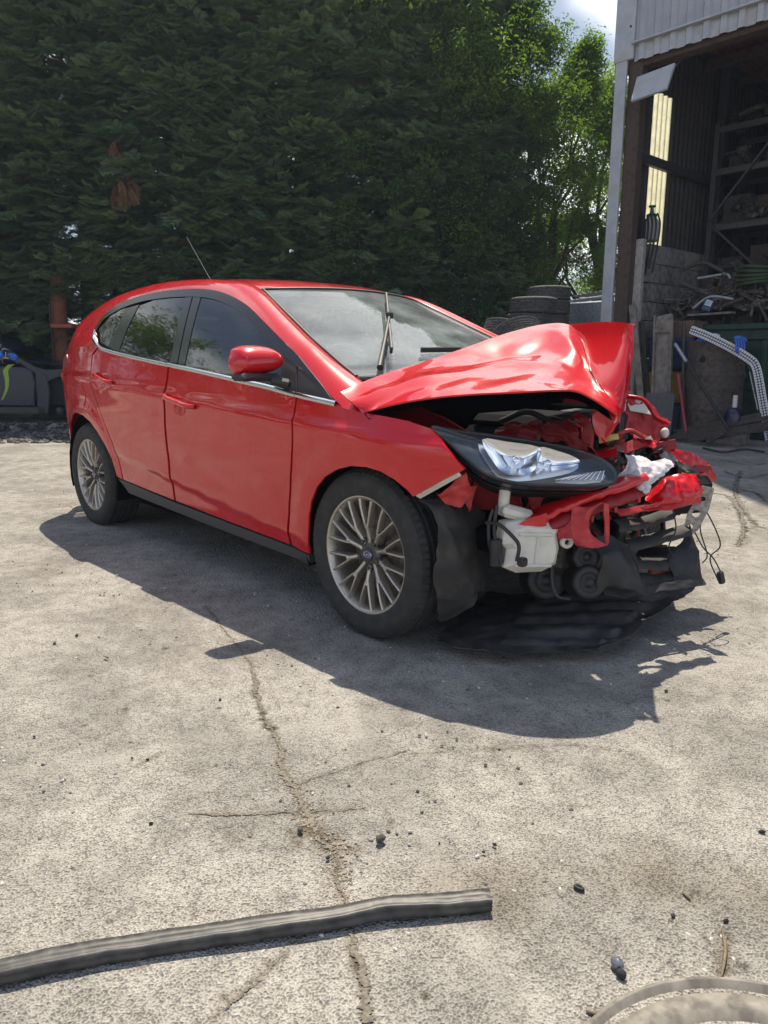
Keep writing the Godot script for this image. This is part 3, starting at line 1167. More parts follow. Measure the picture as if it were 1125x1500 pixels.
	corrugated(lo, L.call(-3.8, 5.55, -7.5), V(10.4, 0, 0), V(0, .25, -7.4), V(0, -1, 0), .20, .035)
	put("loft_sheeting", lo, worn([Color(.09, .04, .025), Color(.16, .075, .045), Color(.11, .06, .04)], 1.0, .85, 0, .1, 113), shed)
	for k in 6:
		var bm := MB.new()
		bm.box(Transform3D(Basis.IDENTITY, L.call(1.4, 5.40 + .04 * k, -8.2 - 1.15 * k)), V(10.4, .16, .07), .008)
		put("purlin", bm, rusty, shed)
	for k in 3:
		var col := MB.new()
		col.box(Transform3D(Basis.IDENTITY, L.call(-3.66, 2.75, -9.75 - 1.9 * k)), V(.14, 5.5, .16), .01)
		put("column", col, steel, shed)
	# bright gaps low in the back of the side wall
	# concrete floor inside
	# blockwork, block by block
	var bl := MB.new()
	bl.box(Transform3D.IDENTITY, V(.20, .262, .542), .008)
	var bm2 := bl.mesh()
	var rng := RandomNumberGenerator.new()
	rng.seed = 44
	for course in 10:
		for k in 9:
			var z := -7.76 - .55 * k - (.27 if course % 2 else 0.0)
			var o := put_mesh("block", bm2, block_ms[rng.randi() % 4], shed)
			o.position = L.call(-3.74 + rng.randf_range(-.006, .006), .135 + .27 * course, z)
	var ep := MB.new()
	ep.box(Transform3D.IDENTITY, V(.12, 2.72, .10), .012)
	var e := put("jamb_post", ep, worn([Color(.22, .22, .21), Color(.34, .33, .31)], 2.0, .8, 0, .1, 112), shed)
	e.position = L.call(-3.62, 1.36, -7.44)
	# tilted lamp housing below the header
	var fl := thing("tilted_panel", "tilted grey sheet-metal panel hanging under the shed header", "panel", V(-3.465, 4.633, -7.15))
	var fp := MB.new()
	var a: Vector3 = V(-3.717, 4.765, -7.2)
	var b: Vector3 = V(-3.115, 4.745, -7.05)
	var c: Vector3 = V(-3.147, 4.429, -6.95)
	var d: Vector3 = V(-3.667, 4.417, -7)
	var rows := [[a - fl.position, b - fl.position], [d - fl.position, c - fl.position]]
	slab(fp, [[rows[0][0], rows[0][0].lerp(rows[0][1], .5), rows[0][1]], [rows[1][0], rows[1][0].lerp(rows[1][1], .5), rows[1][1]]], .03, false)
	put("plate", fp, trim_m, fl)
	for q in [a, b]:
		var hb := MB.new()
		hb.beam(q - fl.position + V(0, -.03, -.03), q - fl.position + V(0, .05, -.16), .03, .012)
		put("bracket", hb, steel, fl)
	# pallet racking
	for r in 2:
		var rk := thing("pallet_rack", ["grey steel pallet rack with cross braces in the open bay", "second steel pallet rack, standing behind the braced one"][r], "rack", [V(-3.52, 0, -9.25), V(-3.4, 0, -12.2)][r])
		var ux := [0.02, 1.02]
		if r == 1:
			ux = [0.0, 2.4]
		for x in ux:
			for z in [0.0, -.95]:
				var u := MB.new()
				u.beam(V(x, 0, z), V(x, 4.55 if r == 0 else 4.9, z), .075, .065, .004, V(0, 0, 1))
				put("upright", u, steel, rk)
			for k in 4:
				var br := MB.new()
				br.beam(V(x, .4 + k, 0), V(x, 1.2 + k, -.95), .035, .02)
				put("brace", br, steel, rk)
		for y in [2.25, 3.05, 3.85, 4.45]:
			for z in [0.0, -.95]:
				var bmm := MB.new()
				bmm.beam(V(ux[0], y, z), V(ux[1] + (1.4 if r == 0 else 0.0), y, z), .045, .085, .004)
				put("beam", bmm, steel if r == 0 else rusty, rk)
		if r == 0:
			for q in [[V(.02, 3.15, .05), V(.98, 4.35, .05)], [V(.05, 3.1, .05), V(.98, 2.25, .05)], [V(.98, 2.2, .05), V(.3, 1.7, .05)]]:
				var dg := MB.new()
				dg.beam(q[0], q[1], .04, .03, .003)
				put("brace", dg, steel, rk)
		for y in [2.3, 3.1, 3.9]:
			var dk := MB.new()
			dk.box(Transform3D(Basis.IDENTITY, V((ux[0] + ux[1]) / 2 + .3, y, -.48)), V(ux[1] - ux[0] + .6, .03, .9))
			put("deck", dk, dark_clad, rk)
	shelf_clutter(rng)
	# goods on the rack: dark boxes and tins of several sizes
	for k in 9:
		var bx := MB.new()
		var s := V(rng.randf_range(.2, .45), rng.randf_range(.18, .5), rng.randf_range(.3, .5))
		bx.box(Transform3D.IDENTITY, s, .015)
		var o := put("storage_box", bx, [dark_clad, rusty, steel][k % 3])
		var lv: int = k / 3
		o.position = V(-3.25 + .48 * (k % 3), [2.315, 3.115, 3.915][lv] + s.y / 2, -9.75)
		tag(o, "dark box on the %s shelf of the braced rack, %s of three" % [["lowest", "middle", "top"][lv], ["leftmost", "middle", "rightmost"][k % 3]], "box", "boxes on the pallet rack")
	# sheet openings high on the far wall let daylight in
	var gl := MB.new()
	for q in [[-3.2, 2.9, .35, .35], [-3.55, 3.75, .3, .5], [-3.3, 4.75, .35, .25]]:
		gl.box(Transform3D(Basis.IDENTITY, L.call(q[0], q[1], -14.94)), V(q[2], q[3], .01))
	put("light_panel", gl, clear, shed)

func shelf_clutter(rng: RandomNumberGenerator) -> void:
	# more clutter heaped on the shelves, too jumbled to count
	var cl := MB.new()
	for k in 170:
		var y: float = [2.33, 3.13, 3.93, 4.52][k % 4]
		var c := V(-3.5 + 2.3 * rng.randf(), y + rng.randf_range(.03, .30), -9.3 - .9 * rng.randf())
		match k % 3:
			0: cl.box(Transform3D(Basis(V(rng.randf(), rng.randf(), rng.randf()).normalized(), rng.randf() * 6.0), c), V(rng.randf_range(.08, .3), rng.randf_range(.05, .2), rng.randf_range(.08, .3)), .012)
			1: cl.tube(smooth_line([c, c + V(rng.randf_range(-.3, .3), rng.randf_range(0, .15), rng.randf_range(-.1, .1)), c + V(rng.randf_range(-.5, .5), -.05, 0)], 4), rng.randf_range(.012, .05), 7)
			2: cl.ball(c, V(rng.randf_range(.05, .14), rng.randf_range(.05, .12), .08), 8, .2, rng)
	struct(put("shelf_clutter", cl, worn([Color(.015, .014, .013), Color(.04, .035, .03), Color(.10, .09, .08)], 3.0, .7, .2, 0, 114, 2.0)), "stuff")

# ---------- the red car: x forward, y up, z to its right side; front axle at x = 0 ----------
const HK := [.10, .20, .30, .40, .50, .60, .70, .76, .80, .90]
const HV := [.800, .835, .860, .872, .884, .898, .906, .907, .900, .868]


func hermite(xs: Array, ys: Array, x0: float) -> float:
	var n := xs.size()
	var x := clampf(x0, xs[0], xs[n - 1])
	var k := 0
	while k < n - 2 and x > xs[k + 1]:
		k += 1
	var s := [0.0, 0.0]
	for e in 2:
		var i := k + e
		if i == 0:
			s[e] = (ys[1] - ys[0]) / (xs[1] - xs[0])
		elif i == n - 1:
			s[e] = (ys[i] - ys[i - 1]) / (xs[i] - xs[i - 1])
		else:
			s[e] = (ys[i + 1] - ys[i - 1]) / (xs[i + 1] - xs[i - 1])
	var h: float = xs[k + 1] - xs[k]
	var t: float = (x - xs[k]) / h
	return (2 * t * t * t - 3 * t * t + 1) * ys[k] + (t * t * t - 2 * t * t + t) * h * s[0] + (-2 * t * t * t + 3 * t * t) * ys[k + 1] + (t * t * t - t * t) * h * s[1]


func belt(x: float) -> float:
	return .888 - .085 * clampf(x, -2.9, .4)


# half width of the body at a point of its side view
func zside(x: float, y: float) -> float:
	var b := belt(x)
	var yy := y if y <= .6 else .6 + (y - .6) * .3 / (b - .6)
	var z: float
	if yy <= .9:
		z = hermite(HK, HV, yy)
	else:
		var d := y - b
		z = .868 - d * .50 - .12 * d * d
	if x > .1:
		z -= .14 * pow((x - .1) / .6, 2)
	if x < -2.3:
		z -= .05 * pow((-2.3 - x) / .7, 2)
	if x < -3.0:
		z -= .30 * pow((-3.0 - x) / .47, 2)
	return z


# the body side with its creases and arch flares
func zbody(x: float, y: float) -> float:
	var z := zside(x, y)
	if y < .95:
		for c in [V(-.02, .315, .355), V(-2.63, .32, .40)]:
			var d: float = Vector2(x - c.x, y - c.y).length() - c.z
			if d < .10 and y > .2:
				z += .009 * (1.0 - smoothstep(.015, .10, absf(d)))
		if x > -2.3 and x < -.2:
			var yc := .315 - .115 * (x + .45)      # low crease, rising towards the rear
			var e := y - yc
			z += (.010 * exp(-e * e / .0006) if e < 0.0 else .010 * exp(-e * e / .006)) * smoothstep(-2.3, -2.0, x) * smoothstep(-.2, -.5, x)
		var ys := .775 - .062 * x                      # shoulder line
		var f := y - ys
		z += .010 * exp(-f * f / .0004) if f > 0.0 else .010 * exp(-f * f / .003)
		for c in [Vector2(-1.318, .838), Vector2(-2.286, .924)]:      # finger cups behind the door handles
			var e2 := Vector2((x - c.x) / .085, (y - c.y + .006) / .045).length_squared()
			if e2 < 6.0:
				z -= .010 * exp(-e2)
	return z


func densify(poly: PackedVector2Array, step: float) -> PackedVector2Array:
	var o := PackedVector2Array()
	for i in poly.size():
		var a := poly[i]
		var b := poly[(i + 1) % poly.size()]
		var k := maxi(1, int(ceil(a.distance_to(b) / step)))
		for j in k:
			o.append(a.lerp(b, float(j) / k))
	return o


# a panel whose outline is given in side view, lying on the body side
func side_panel(poly_in: Array, mirror: bool, proud := 0.0, flange := 0.02, step := 0.026, inset := 0.0) -> MB:
	var mb := MB.new()
	var poly := PackedVector2Array(poly_in)
	if Geometry2D.is_polygon_clockwise(poly):
		poly.reverse()
	if inset > 0.0:
		poly = Geometry2D.offset_polygon(poly, -inset)[0]
	poly = densify(poly, step)
	var lo := poly[0]
	var hi := poly[0]
	for q in poly:
		lo = lo.min(q)
		hi = hi.max(q)
	var sg := -1.0 if mirror else 1.0
	var known := {}
	var put_v := func(q: Vector2) -> int:
		var key := Vector2i((q * 4000.0).round())
		if known.has(key):
			return known[key]
		var z := zbody(q.x, q.y)
		var e := .006
		var nn := Vector3(-(zbody(q.x + e, q.y) - zbody(q.x - e, q.y)) / (2 * e), -(zbody(q.x, q.y + e) - zbody(q.x, q.y - e)) / (2 * e), 1.0).normalized()
		var w := Vector3(q.x, q.y, z) + nn * proud
		w.z *= sg
		nn.z *= sg
		var i := mb.p(w, q, nn)
		known[key] = i
		return i
	var nx := int(ceil((hi.x - lo.x) / step))
	var ny := int(ceil((hi.y - lo.y) / step))
	for ix in nx:
		for iy in ny:
			var a := lo + Vector2(ix, iy) * step
			var cell := PackedVector2Array([a, a + Vector2(step, 0), a + Vector2(step, step), a + Vector2(0, step)])
			for piece in Geometry2D.intersect_polygons(cell, poly):
				var tr := Geometry2D.triangulate_polygon(piece)
				for k in range(0, tr.size(), 3):
					var i0: int = put_v.call(piece[tr[k]])
					var i1: int = put_v.call(piece[tr[k + 1]])
					var i2: int = put_v.call(piece[tr[k + 2]])
					var ccw := (piece[tr[k + 1]] - piece[tr[k]]).cross(piece[tr[k + 2]] - piece[tr[k]]) > 0.0
					if ccw != mirror:
						mb.t(i0, i2, i1)
					else:
						mb.t(i0, i1, i2)
	if flange > 0.0:
		var n := poly.size()
		for i in n:
			var a := poly[i]
			var b := poly[(i + 1) % n]
			var za := zbody(a.x, a.y) + proud
			var zb := zbody(b.x, b.y) + proud
			var q0 := Vector3(a.x, a.y, za * sg)
			var q1 := Vector3(b.x, b.y, zb * sg)
			var q2 := Vector3(b.x, b.y, (zb - flange) * sg)
			var q3 := Vector3(a.x, a.y, (za - flange) * sg)
			if mirror:
				mb.quad(q1, q0, q3, q2)
			else:
				mb.quad(q0, q1, q2, q3)
	return mb


func mz(a: Array) -> Array:      # mirror in the car's middle plane
	var o := []
	for q in a:
		o.append(V(q.x, q.y, -q.z))
	return o


func on_side(a: Array, proud: float, mirror := false) -> Array:
	var o := []
	for q in a:
		var e := .01
		var nn := Vector3(-(zbody(q.x + e, q.y) - zbody(q.x - e, q.y)) / (2 * e), -(zbody(q.x, q.y + e) - zbody(q.x, q.y - e)) / (2 * e), 1.0).normalized()
		var w := Vector3(q.x, q.y, zbody(q.x, q.y)) + nn * proud
		o.append(V(w.x, w.y, -w.z) if mirror else w)
	return o


# ribbon on the side between two lines of the side view
func side_ribbon(a: Array, b: Array, mirror: bool, proud: float, across := 4) -> MB:
	var rows := []
	for i in a.size():
		var line := []
		for k in across + 1:
			line.append(a[i].lerp(b[i], float(k) / across))
		rows.append(on_side(line, proud, mirror))
	var mb := MB.new()
	var up: Vector3 = (rows[1][0] - rows[0][0]).cross(rows[0][1] - rows[0][0])
	mb.sheet(rows, (up.z > 0.0) == mirror)
	return mb


var WE_ := []      # edge of windscreen and roof, right side, from the bottom of the windscreen back to the tail


func screen_pt(s: float, w: float, lift := 0.0) -> Vector3:
	var f := clampf(s, 0.0, .9999) * 4.0
	var k := int(f)
	var e: Vector3 = WE_[k].lerp(WE_[k + 1], f - k)
	return V(e.x + (.17 - .06 * s) * (1.0 - w * w), e.y + .02 * (1.0 - w * w) + lift, e.z * w)


func make_wheel(parent: Node3D, at: Vector3, steer: float, left: bool, M: Dictionary) -> void:
	var w := Node3D.new()
	w.name = free_name("wheel", parent)
	parent.add_child(w, true)
	w.transform = Transform3D(Basis(V(1, 0, 0), V(0, 0, -1) if left else V(0, 0, 1), V(0, 1, 0) if left else V(0, -1, 0)), at)
	w.basis = Basis(Vector3.UP, steer) * w.basis
	var ty := MB.new()
	var prof := []
	for q in [[.222, -.088], [.228, -.100], [.250, -.107], [.285, -.109], [.305, -.100], [.317, -.088], [.3215, -.074]]:
		prof.append(Vector2(q[0], q[1]))
	for g in [-.052, -.018, .018, .052]:
		for q in [[.3235, -.009], [.3235, -.0055], [.316, -.004], [.316, .004], [.3235, .0055], [.3235, .009]]:
			prof.append(Vector2(q[0], g + q[1]))
	for q in [[.3215, .074], [.317, .088], [.305, .100], [.295, .1055], [.2935, .1045], [.285, .109], [.268, .1095], [.266, .1085], [.250, .107], [.228, .100], [.222, .088]]:
		prof.append(Vector2(q[0], q[1]))
	ty.lathe(prof, 96)
	for k in 72:      # shoulder blocks
		var a := TAU * k / 72.0
		for sd in [-1.0, 1.0]:
			var b := Basis(Vector3.UP, -a)
			ty.box(Transform3D(b * Basis(Vector3.FORWARD, -sd * .62), b * V(.3160, sd * .0835, 0)), V(.010, .034, .0225), .003)
			ty.box(Transform3D(b * Basis(Vector3.UP, .35 * sd), b * V(.3205, sd * .035, 0)), V(.008, .021, .019), .002)
	put("tyre", ty, M.tyre, w)
	var barrel := MB.new()
	barrel.lathe([Vector2(.200, -.07), Vector2(.196, -.02), Vector2(.200, .04), Vector2(.206, .074), Vector2(.2145, .086), Vector2(.2155, .092), Vector2(.222, .0955), Vector2(.2285, .0965), Vector2(.2300, .093), Vector2(.2285, .088), Vector2(.222, .085)], 72)
	put("rim", barrel, M.alloy, w)
	var disc := MB.new()
	disc.lathe([Vector2(.205, -.035), Vector2(.205, -.03), Vector2(.09, -.02), Vector2(.0, -.02)], 40)
	disc.lathe([Vector2(.145, -.005), Vector2(.145, .01), Vector2(.08, .012), Vector2(.075, .03), Vector2(.0, .03)], 40)
	put("brake_disc", disc, M.rust_steel, w)
	for k in 10:
		var a0 := TAU * (k + .5) / 10.0
		var sp := MB.new()
		var pt := func(r: float, a: float, y: float) -> Vector3: return V(cos(a) * r, y, sin(a) * r)
		var limb := func(list: Array) -> void:      # list of [r, a, y, half width top, half width bottom, depth]
			var rows := []
			for q in list:
				var c: Vector3 = pt.call(q[0], q[1], q[2])
				var tg := V(-sin(q[1]), 0, cos(q[1]))
				rows.append([c - tg * q[4] - V(0, q[5], 0), c - tg * q[3] * 1.05 - V(0, .005, 0), c - tg * q[3] * .55, c + tg * q[3] * .55, c + tg * q[3] * 1.05 - V(0, .005, 0), c + tg * q[4] - V(0, q[5], 0)])
			sp.sheet(rows, false)
		limb.call([[.030, a0, .066, .011, .015, .03], [.06, a0, .072, .0088, .0135, .034], [.09, a0, .080, .0080, .0125, .034], [.108, a0, .0845, .0098, .014, .032], [.120, a0, .0865, .0125, .017, .030]])
		for sd in [-1.0, 1.0]:
			var d: float = deg_to_rad(9.0) * sd
			limb.call([[.104, a0 + d * .25, .084, .0052, .0095, .032], [.125, a0 + d * .55, .0865, .0050, .0085, .030], [.16, a0 + d * .83, .090, .0048, .008, .026], [.19, a0 + d * .95, .0915, .0048, .0078, .022], [.216, a0 + d, .0915, .0062, .0095, .02]])
		put("spoke", sp, M.alloy, w)
	var hub := MB.new()
	hub.lathe([Vector2(.060, .03), Vector2(.058, .062), Vector2(.052, .068), Vector2(.036, .069), Vector2(.034, .073), Vector2(.0, .0735)], 36)
	put("hub", hub, M.alloy_dark, w)
	for k in 5:
		var a := TAU * (k + .25) / 5.0
		var nut := MB.new()
		nut.lathe([Vector2(.0165, .058), Vector2(.0165, .066), Vector2(.013, .0675), Vector2(.0125, .064), Vector2(.0, .064)], 14, Transform3D(Basis.IDENTITY, V(cos(a) * .054, .004, sin(a) * .054)))
		nut.lathe([Vector2(.0085, .06), Vector2(.0085, .074), Vector2(.0065, .077), Vector2(.0, .077)], 6, Transform3D(Basis.IDENTITY, V(cos(a) * .054, .002, sin(a) * .054)), true)
		put("lug_nut", nut, M.alloy_dark, w)
	var badge := MB.new()
	badge.lathe([Vector2(.0275, .072), Vector2(.0275, .0765), Vector2(.025, .0775), Vector2(.0, .0785)], 32)
	put("centre_cap", badge, M.badge_blue, w)
	var oval := MB.new()
	oval.lathe([Vector2(.0235, .078), Vector2(.0235, .0792), Vector2(.0215, .0800), Vector2(.0205, .0790)], 32, Transform3D(Basis.from_scale(V(1, 1, .5))))
	put("oval_badge", oval, M.chrome, w)
	var tm := TextMesh.new()
	tm.text = "Ford"
	var sf := SystemFont.new()
	sf.font_names = PackedStringArray(["Droid Serif"])
	sf.font_italic = true
	tm.font = sf
	tm.font_size = 16
	tm.pixel_size = .00085
	tm.depth = .0012
	var te := put_mesh("badge_script", tm, M.chrome, w)
	te.transform = Transform3D(Basis(V(1, 0, 0), V(0, 0, -1) if not left else V(0, 0, 1), V(0, 1, 0) if not left else V(0, -1, 0)), V(0, .0788, 0))


func build_car() -> void:
	var M := {
		"red": mat(Color(.50, .005, .011), .34), "glass": mat(Color(.01, .012, .014), .02), "screen": mat(Color(1, 1, 1), .01), "black": mat(Color(.012, .012, .014), .16), "trim": mat(Color(.022, .022, .024), .55),
		"chrome": mat(Color(.62, .64, .66), .16, 1.0), "alloy": worn([Color(.34, .31, .265), Color(.50, .47, .43), Color(.40, .355, .29)], 9.0, .36, .8, 0.0, 5), "alloy_dark": mat(Color(.10, .098, .09), .45, .8),
		"tyre": worn([Color(.016, .016, .017), Color(.024, .0235, .023), Color(.042, .039, .034)], 3.0, .8, 0.0, 0.0, 8, 1.3), "rust_steel": worn([Color(.08, .055, .04), Color(.16, .14, .12)], 6.0, .6, .5, 0, 9), "badge_blue": mat(Color(.01, .022, .07), .25),
		"tail": mat(Color(.32, .004, .008), .12), "grey": mat(Color(.05, .05, .053), .6), "seat": worn([Color(.012, .012, .014), Color(.03, .03, .033)], 4.0, .9, 0, 0, 12), "dark": mat(Color(.006, .006, .007), .9), "dash": mat(Color(.022, .023, .025), .95),
	}
	var red: StandardMaterial3D = M.red
	red.clearcoat_enabled = true
	red.clearcoat = 1.0
	red.clearcoat_roughness = .01
	red.metallic_specular = .3
	red.roughness_texture = grey_tex(31, .02, .55, 1.0, 256, 5)
	red.uv1_triplanar = true
	red.uv1_scale = V(1.1, 1.1, 1.1)
	red.clearcoat_texture = grey_tex(32, .012, .80, 1.0, 256, 5, 1.5)
	# road dust on the paint, thicker low down where it was thrown up
	M.glass.transparency = BaseMaterial3D.TRANSPARENCY_ALPHA
	M.glass.albedo_color.a = .62
	M.glass.metallic_specular = .72
	M.screen.transparency = BaseMaterial3D.TRANSPARENCY_ALPHA
	M.screen.albedo_color = Color(.75, .85, .82, .04)
	M.screen.metallic_specular = .9
	M.tail.clearcoat_enabled = true
	M.lens = mat(Color(.9, .95, 1), .01)
	M.lens.transparency = BaseMaterial3D.TRANSPARENCY_ALPHA
	M.lens.albedo_color.a = .03
	M.dark.metallic_specular = .05
	M.dash.metallic_specular = .12
	MC = M
	var car := thing("hatchback_car", "crashed red five-door hatchback with its bonnet folded up and front torn away", "car")
	CAR = car
	WE_ = [V(-0.194, 0.969, 0.73), V(-0.305, 1.015, 0.715), V(-0.555, 1.113, 0.66), V(-0.844, 1.24, 0.595), V(-1.133, 1.368, 0.53)]
	var roof_edge := [WE_[4], V(-1.3, 1.413, .545), V(-1.6, 1.445, .555), V(-2.0, 1.458, .55), V(-2.35, 1.442, .54), V(-2.65, 1.41, .52), V(-2.92, 1.35, .50)]
	var tail_edge := [V(-2.92, 1.35, .50), V(-3.02, 1.25, .53), V(-3.16, 1.10, .56), V(-3.38, .965, .55)]
	var fender := [Vector2(-0.384, 0.897), Vector2(-0.276, 0.888), Vector2(-0.14, 0.874), Vector2(-0.085, 0.861), Vector2(0.013, 0.851), Vector2(0.121, 0.845), Vector2(0.234, 0.835), Vector2(0.34, 0.814), Vector2(0.385, 0.784), Vector2(0.436, 0.744), Vector2(0.484, 0.695), Vector2(0.394, 0.646), Vector2(0.287, 0.583),
		Vector2(0.26, 0.606), Vector2(0.211, 0.634), Vector2(0.147, 0.656), Vector2(0.077, 0.663), Vector2(-0.011, 0.658), Vector2(-0.096, 0.636), Vector2(-0.176, 0.598), Vector2(-0.237, 0.55), Vector2(-0.286, 0.488), Vector2(-0.317, 0.415), Vector2(-0.332, 0.332), Vector2(-0.345, 0.251), Vector2(-0.476, 0.262), Vector2(-0.446, 0.444), Vector2(-0.393, 0.623), Vector2(-0.362, 0.776)]
	var front_door := [Vector2(-0.393, 0.9), Vector2(-0.371, 0.776), Vector2(-0.405, 0.622), Vector2(-0.459, 0.442), Vector2(-0.491, 0.262), Vector2(-0.953, 0.282), Vector2(-1.5, 0.309), Vector2(-1.495, 0.434), Vector2(-1.488, 0.571), Vector2(-1.482, 0.701), Vector2(-1.463, 0.822), Vector2(-1.469, 0.94), Vector2(-1.472, 1.007), Vector2(-1.254, 0.986), Vector2(-0.851, 0.946), Vector2(-0.609, 0.923)]
	var rear_door := [Vector2(-1.493, 1.008), Vector2(-1.487, 0.939), Vector2(-1.481, 0.821), Vector2(-1.502, 0.7), Vector2(-1.508, 0.569), Vector2(-1.515, 0.432), Vector2(-1.518, 0.31), Vector2(-1.839, 0.327), Vector2(-2.139, 0.345), Vector2(-2.153, 0.469), Vector2(-2.194, 0.562), Vector2(-2.264, 0.66), Vector2(-2.327, 0.752), Vector2(-2.398, 0.861), Vector2(-2.444, 0.96), Vector2(-2.444, 1.059), Vector2(-2.364, 1.102), Vector2(-2.215, 1.078), Vector2(-1.855, 1.04)]
	var quarter := [Vector2(-2.205, .358), Vector2(-2.150, .345), Vector2(-2.163, .469), Vector2(-2.203, .562), Vector2(-2.272, .662), Vector2(-2.335, .754), Vector2(-2.406, .863), Vector2(-2.451, .962), Vector2(-2.463, 1.063), Vector2(-2.40, 1.100),
		Vector2(-2.470, 1.148), Vector2(-2.548, 1.202), Vector2(-2.546, 1.238), Vector2(-2.497, 1.303), Vector2(-2.36, 1.353), Vector2(-2.60, 1.295), Vector2(-2.78, 1.205), Vector2(-2.92, 1.11), Vector2(-3.08, 1.035), Vector2(-3.30, .985), Vector2(-3.38, .93), Vector2(-3.43, .72), Vector2(-3.44, .50), Vector2(-3.40, .33), Vector2(-3.2, .28), Vector2(-3.035, .27),
		Vector2(-3.03, .40), Vector2(-2.995, .53), Vector2(-2.927, .635), Vector2(-2.84, .688), Vector2(-2.743, .706), Vector2(-2.601, .698), Vector2(-2.472, .663), Vector2(-2.377, .612), Vector2(-2.294, .541), Vector2(-2.235, .461)]
	var sill := [Vector2(-2.19, .345), Vector2(-1.842, 0.321), Vector2(-1.519, 0.301), Vector2(-0.956, 0.276), Vector2(-0.493, 0.257), Vector2(-0.347, 0.247), Vector2(-0.355, 0.203), Vector2(-1.237, 0.233), Vector2(-2.093, 0.272)]
	for mirror in [false, true]:
		var side_at := car
		put("door", side_panel(front_door, mirror, 0.0, .02, .026, .0018), red, side_at)
		put("door", side_panel(rear_door, mirror, 0.0, .02, .026, .0018), red, side_at)
		put("quarter_panel", side_panel(quarter, mirror, 0.0, .012), red, side_at)
		put("sill_trim", side_panel(sill, mirror, .004, .05), M.grey, side_at)
		if not mirror:
			put("front_wing", side_panel(fender, mirror, 0.0, .009), red, side_at)
		# dark body shell seen through the gaps
		var shell := [Vector2(-2.12, .30), Vector2(-.46, .24), Vector2(-.36, .60), Vector2(-.36, .86), Vector2(-2.43, 1.05), Vector2(-2.42, .88), Vector2(-2.2, .6)]
		put("inner_shell", side_panel(shell, mirror, -.03, 0.0, .12), M.dark, side_at)
		# side windows: black surround pieces and panes
		var d_top := [Vector2(-2.546, 1.200), Vector2(-2.546, 1.238), Vector2(-2.497, 1.303), Vector2(-2.357, 1.353), Vector2(-2.251, 1.375), Vector2(-2.069, 1.395), Vector2(-1.882, 1.400), Vector2(-1.701, 1.398), Vector2(-1.456, 1.384), Vector2(-1.243, 1.350), Vector2(-1.020, 1.286), Vector2(-.825, 1.204), Vector2(-.612, 1.111), Vector2(-.451, 1.041), Vector2(-.136, .874)]
		var ds := smooth_line(d_top, 4)
		var inner := []
		var ctr := Vector2(-1.5, 1.0)
		for i in ds.size():
			var tg: Vector2 = (ds[mini(i + 1, ds.size() - 1)] - ds[maxi(i - 1, 0)]).normalized()
			var nn := Vector2(tg.y, -tg.x)
			inner.append(ds[i] + nn * .040 * smoothstep(0.0, 6.0, float(ds.size() - 1 - i)))
		put("window_frame", side_ribbon(ds, inner, mirror, .003, 3), M.black, side_at)
		var belt_top := [Vector2(-2.546, 1.206), Vector2(-2.520, 1.165), Vector2(-2.464, 1.140), Vector2(-2.368, 1.106), Vector2(-2.219, 1.082), Vector2(-1.856, 1.043), Vector2(-1.494, 1.010), Vector2(-1.255, .989), Vector2(-.853, .949), Vector2(-.61, .926), Vector2(-.393, .900), Vector2(-.138, .876)]
		var bs := smooth_line(belt_top, 4)
		for seg in [[0, 24], [24, 40], [40, bs.size() - 1]]:
			var up := []
			var lo := []
			for i in range(seg[0], seg[1] + 1):
				var tg: Vector2 = (bs[mini(i + 1, bs.size() - 1)] - bs[maxi(i - 1, 0)]).normalized()
				var nn := Vector2(-tg.y, tg.x)
				up.append(bs[i] + nn * .010 - tg * (.002 if i == seg[1] else 0.0))
				lo.append(bs[i] - nn * .012 - tg * (.002 if i == seg[1] else 0.0))
			var rows := []
			for i in up.size():
				var a := on_side([up[i], up[i], up[i].lerp(lo[i], .5), lo[i], lo[i]], 0.0, mirror)
				var q := on_side([up[i].lerp(lo[i], .15), up[i].lerp(lo[i], .5), up[i].lerp(lo[i], .85)], .008, mirror)
				rows.append([a[0], q[0], q[1], q[2], a[4]])
			var mb := MB.new()
			mb.sheet(rows, (not mirror))
			put("chrome_strip", mb, M.chrome, side_at)
		put("rear_quarter_glass", side_panel([Vector2(-2.496, 1.213), Vector2(-2.405, 1.294), Vector2(-2.257, 1.347), Vector2(-2.224, 1.213), Vector2(-2.25, 1.105), Vector2(-2.383, 1.13)], mirror, -.002, .01), M.glass, side_at)
		put("rear_door_glass", side_panel([Vector2(-2.098, 1.081), Vector2(-2.113, 1.202), Vector2(-2.101, 1.332), Vector2(-1.855, 1.372), Vector2(-1.621, 1.378), Vector2(-1.569, 1.23), Vector2(-1.479, 1.02), Vector2(-1.778, 1.043)], mirror, -.002, .01), M.glass, side_at)
		put("front_door_glass", side_panel([Vector2(-1.326, 1.001), Vector2(-1.403, 1.19), Vector2(-1.467, 1.36), Vector2(-1.287, 1.346), Vector2(-1.083, 1.296), Vector2(-0.854, 1.208), Vector2(-0.666, 1.121), Vector2(-0.593, 1.077), Vector2(-0.55, 0.999), Vector2(-0.519, 0.928), Vector2(-0.857, 0.961)], mirror, -.002, .01), M.glass, side_at)
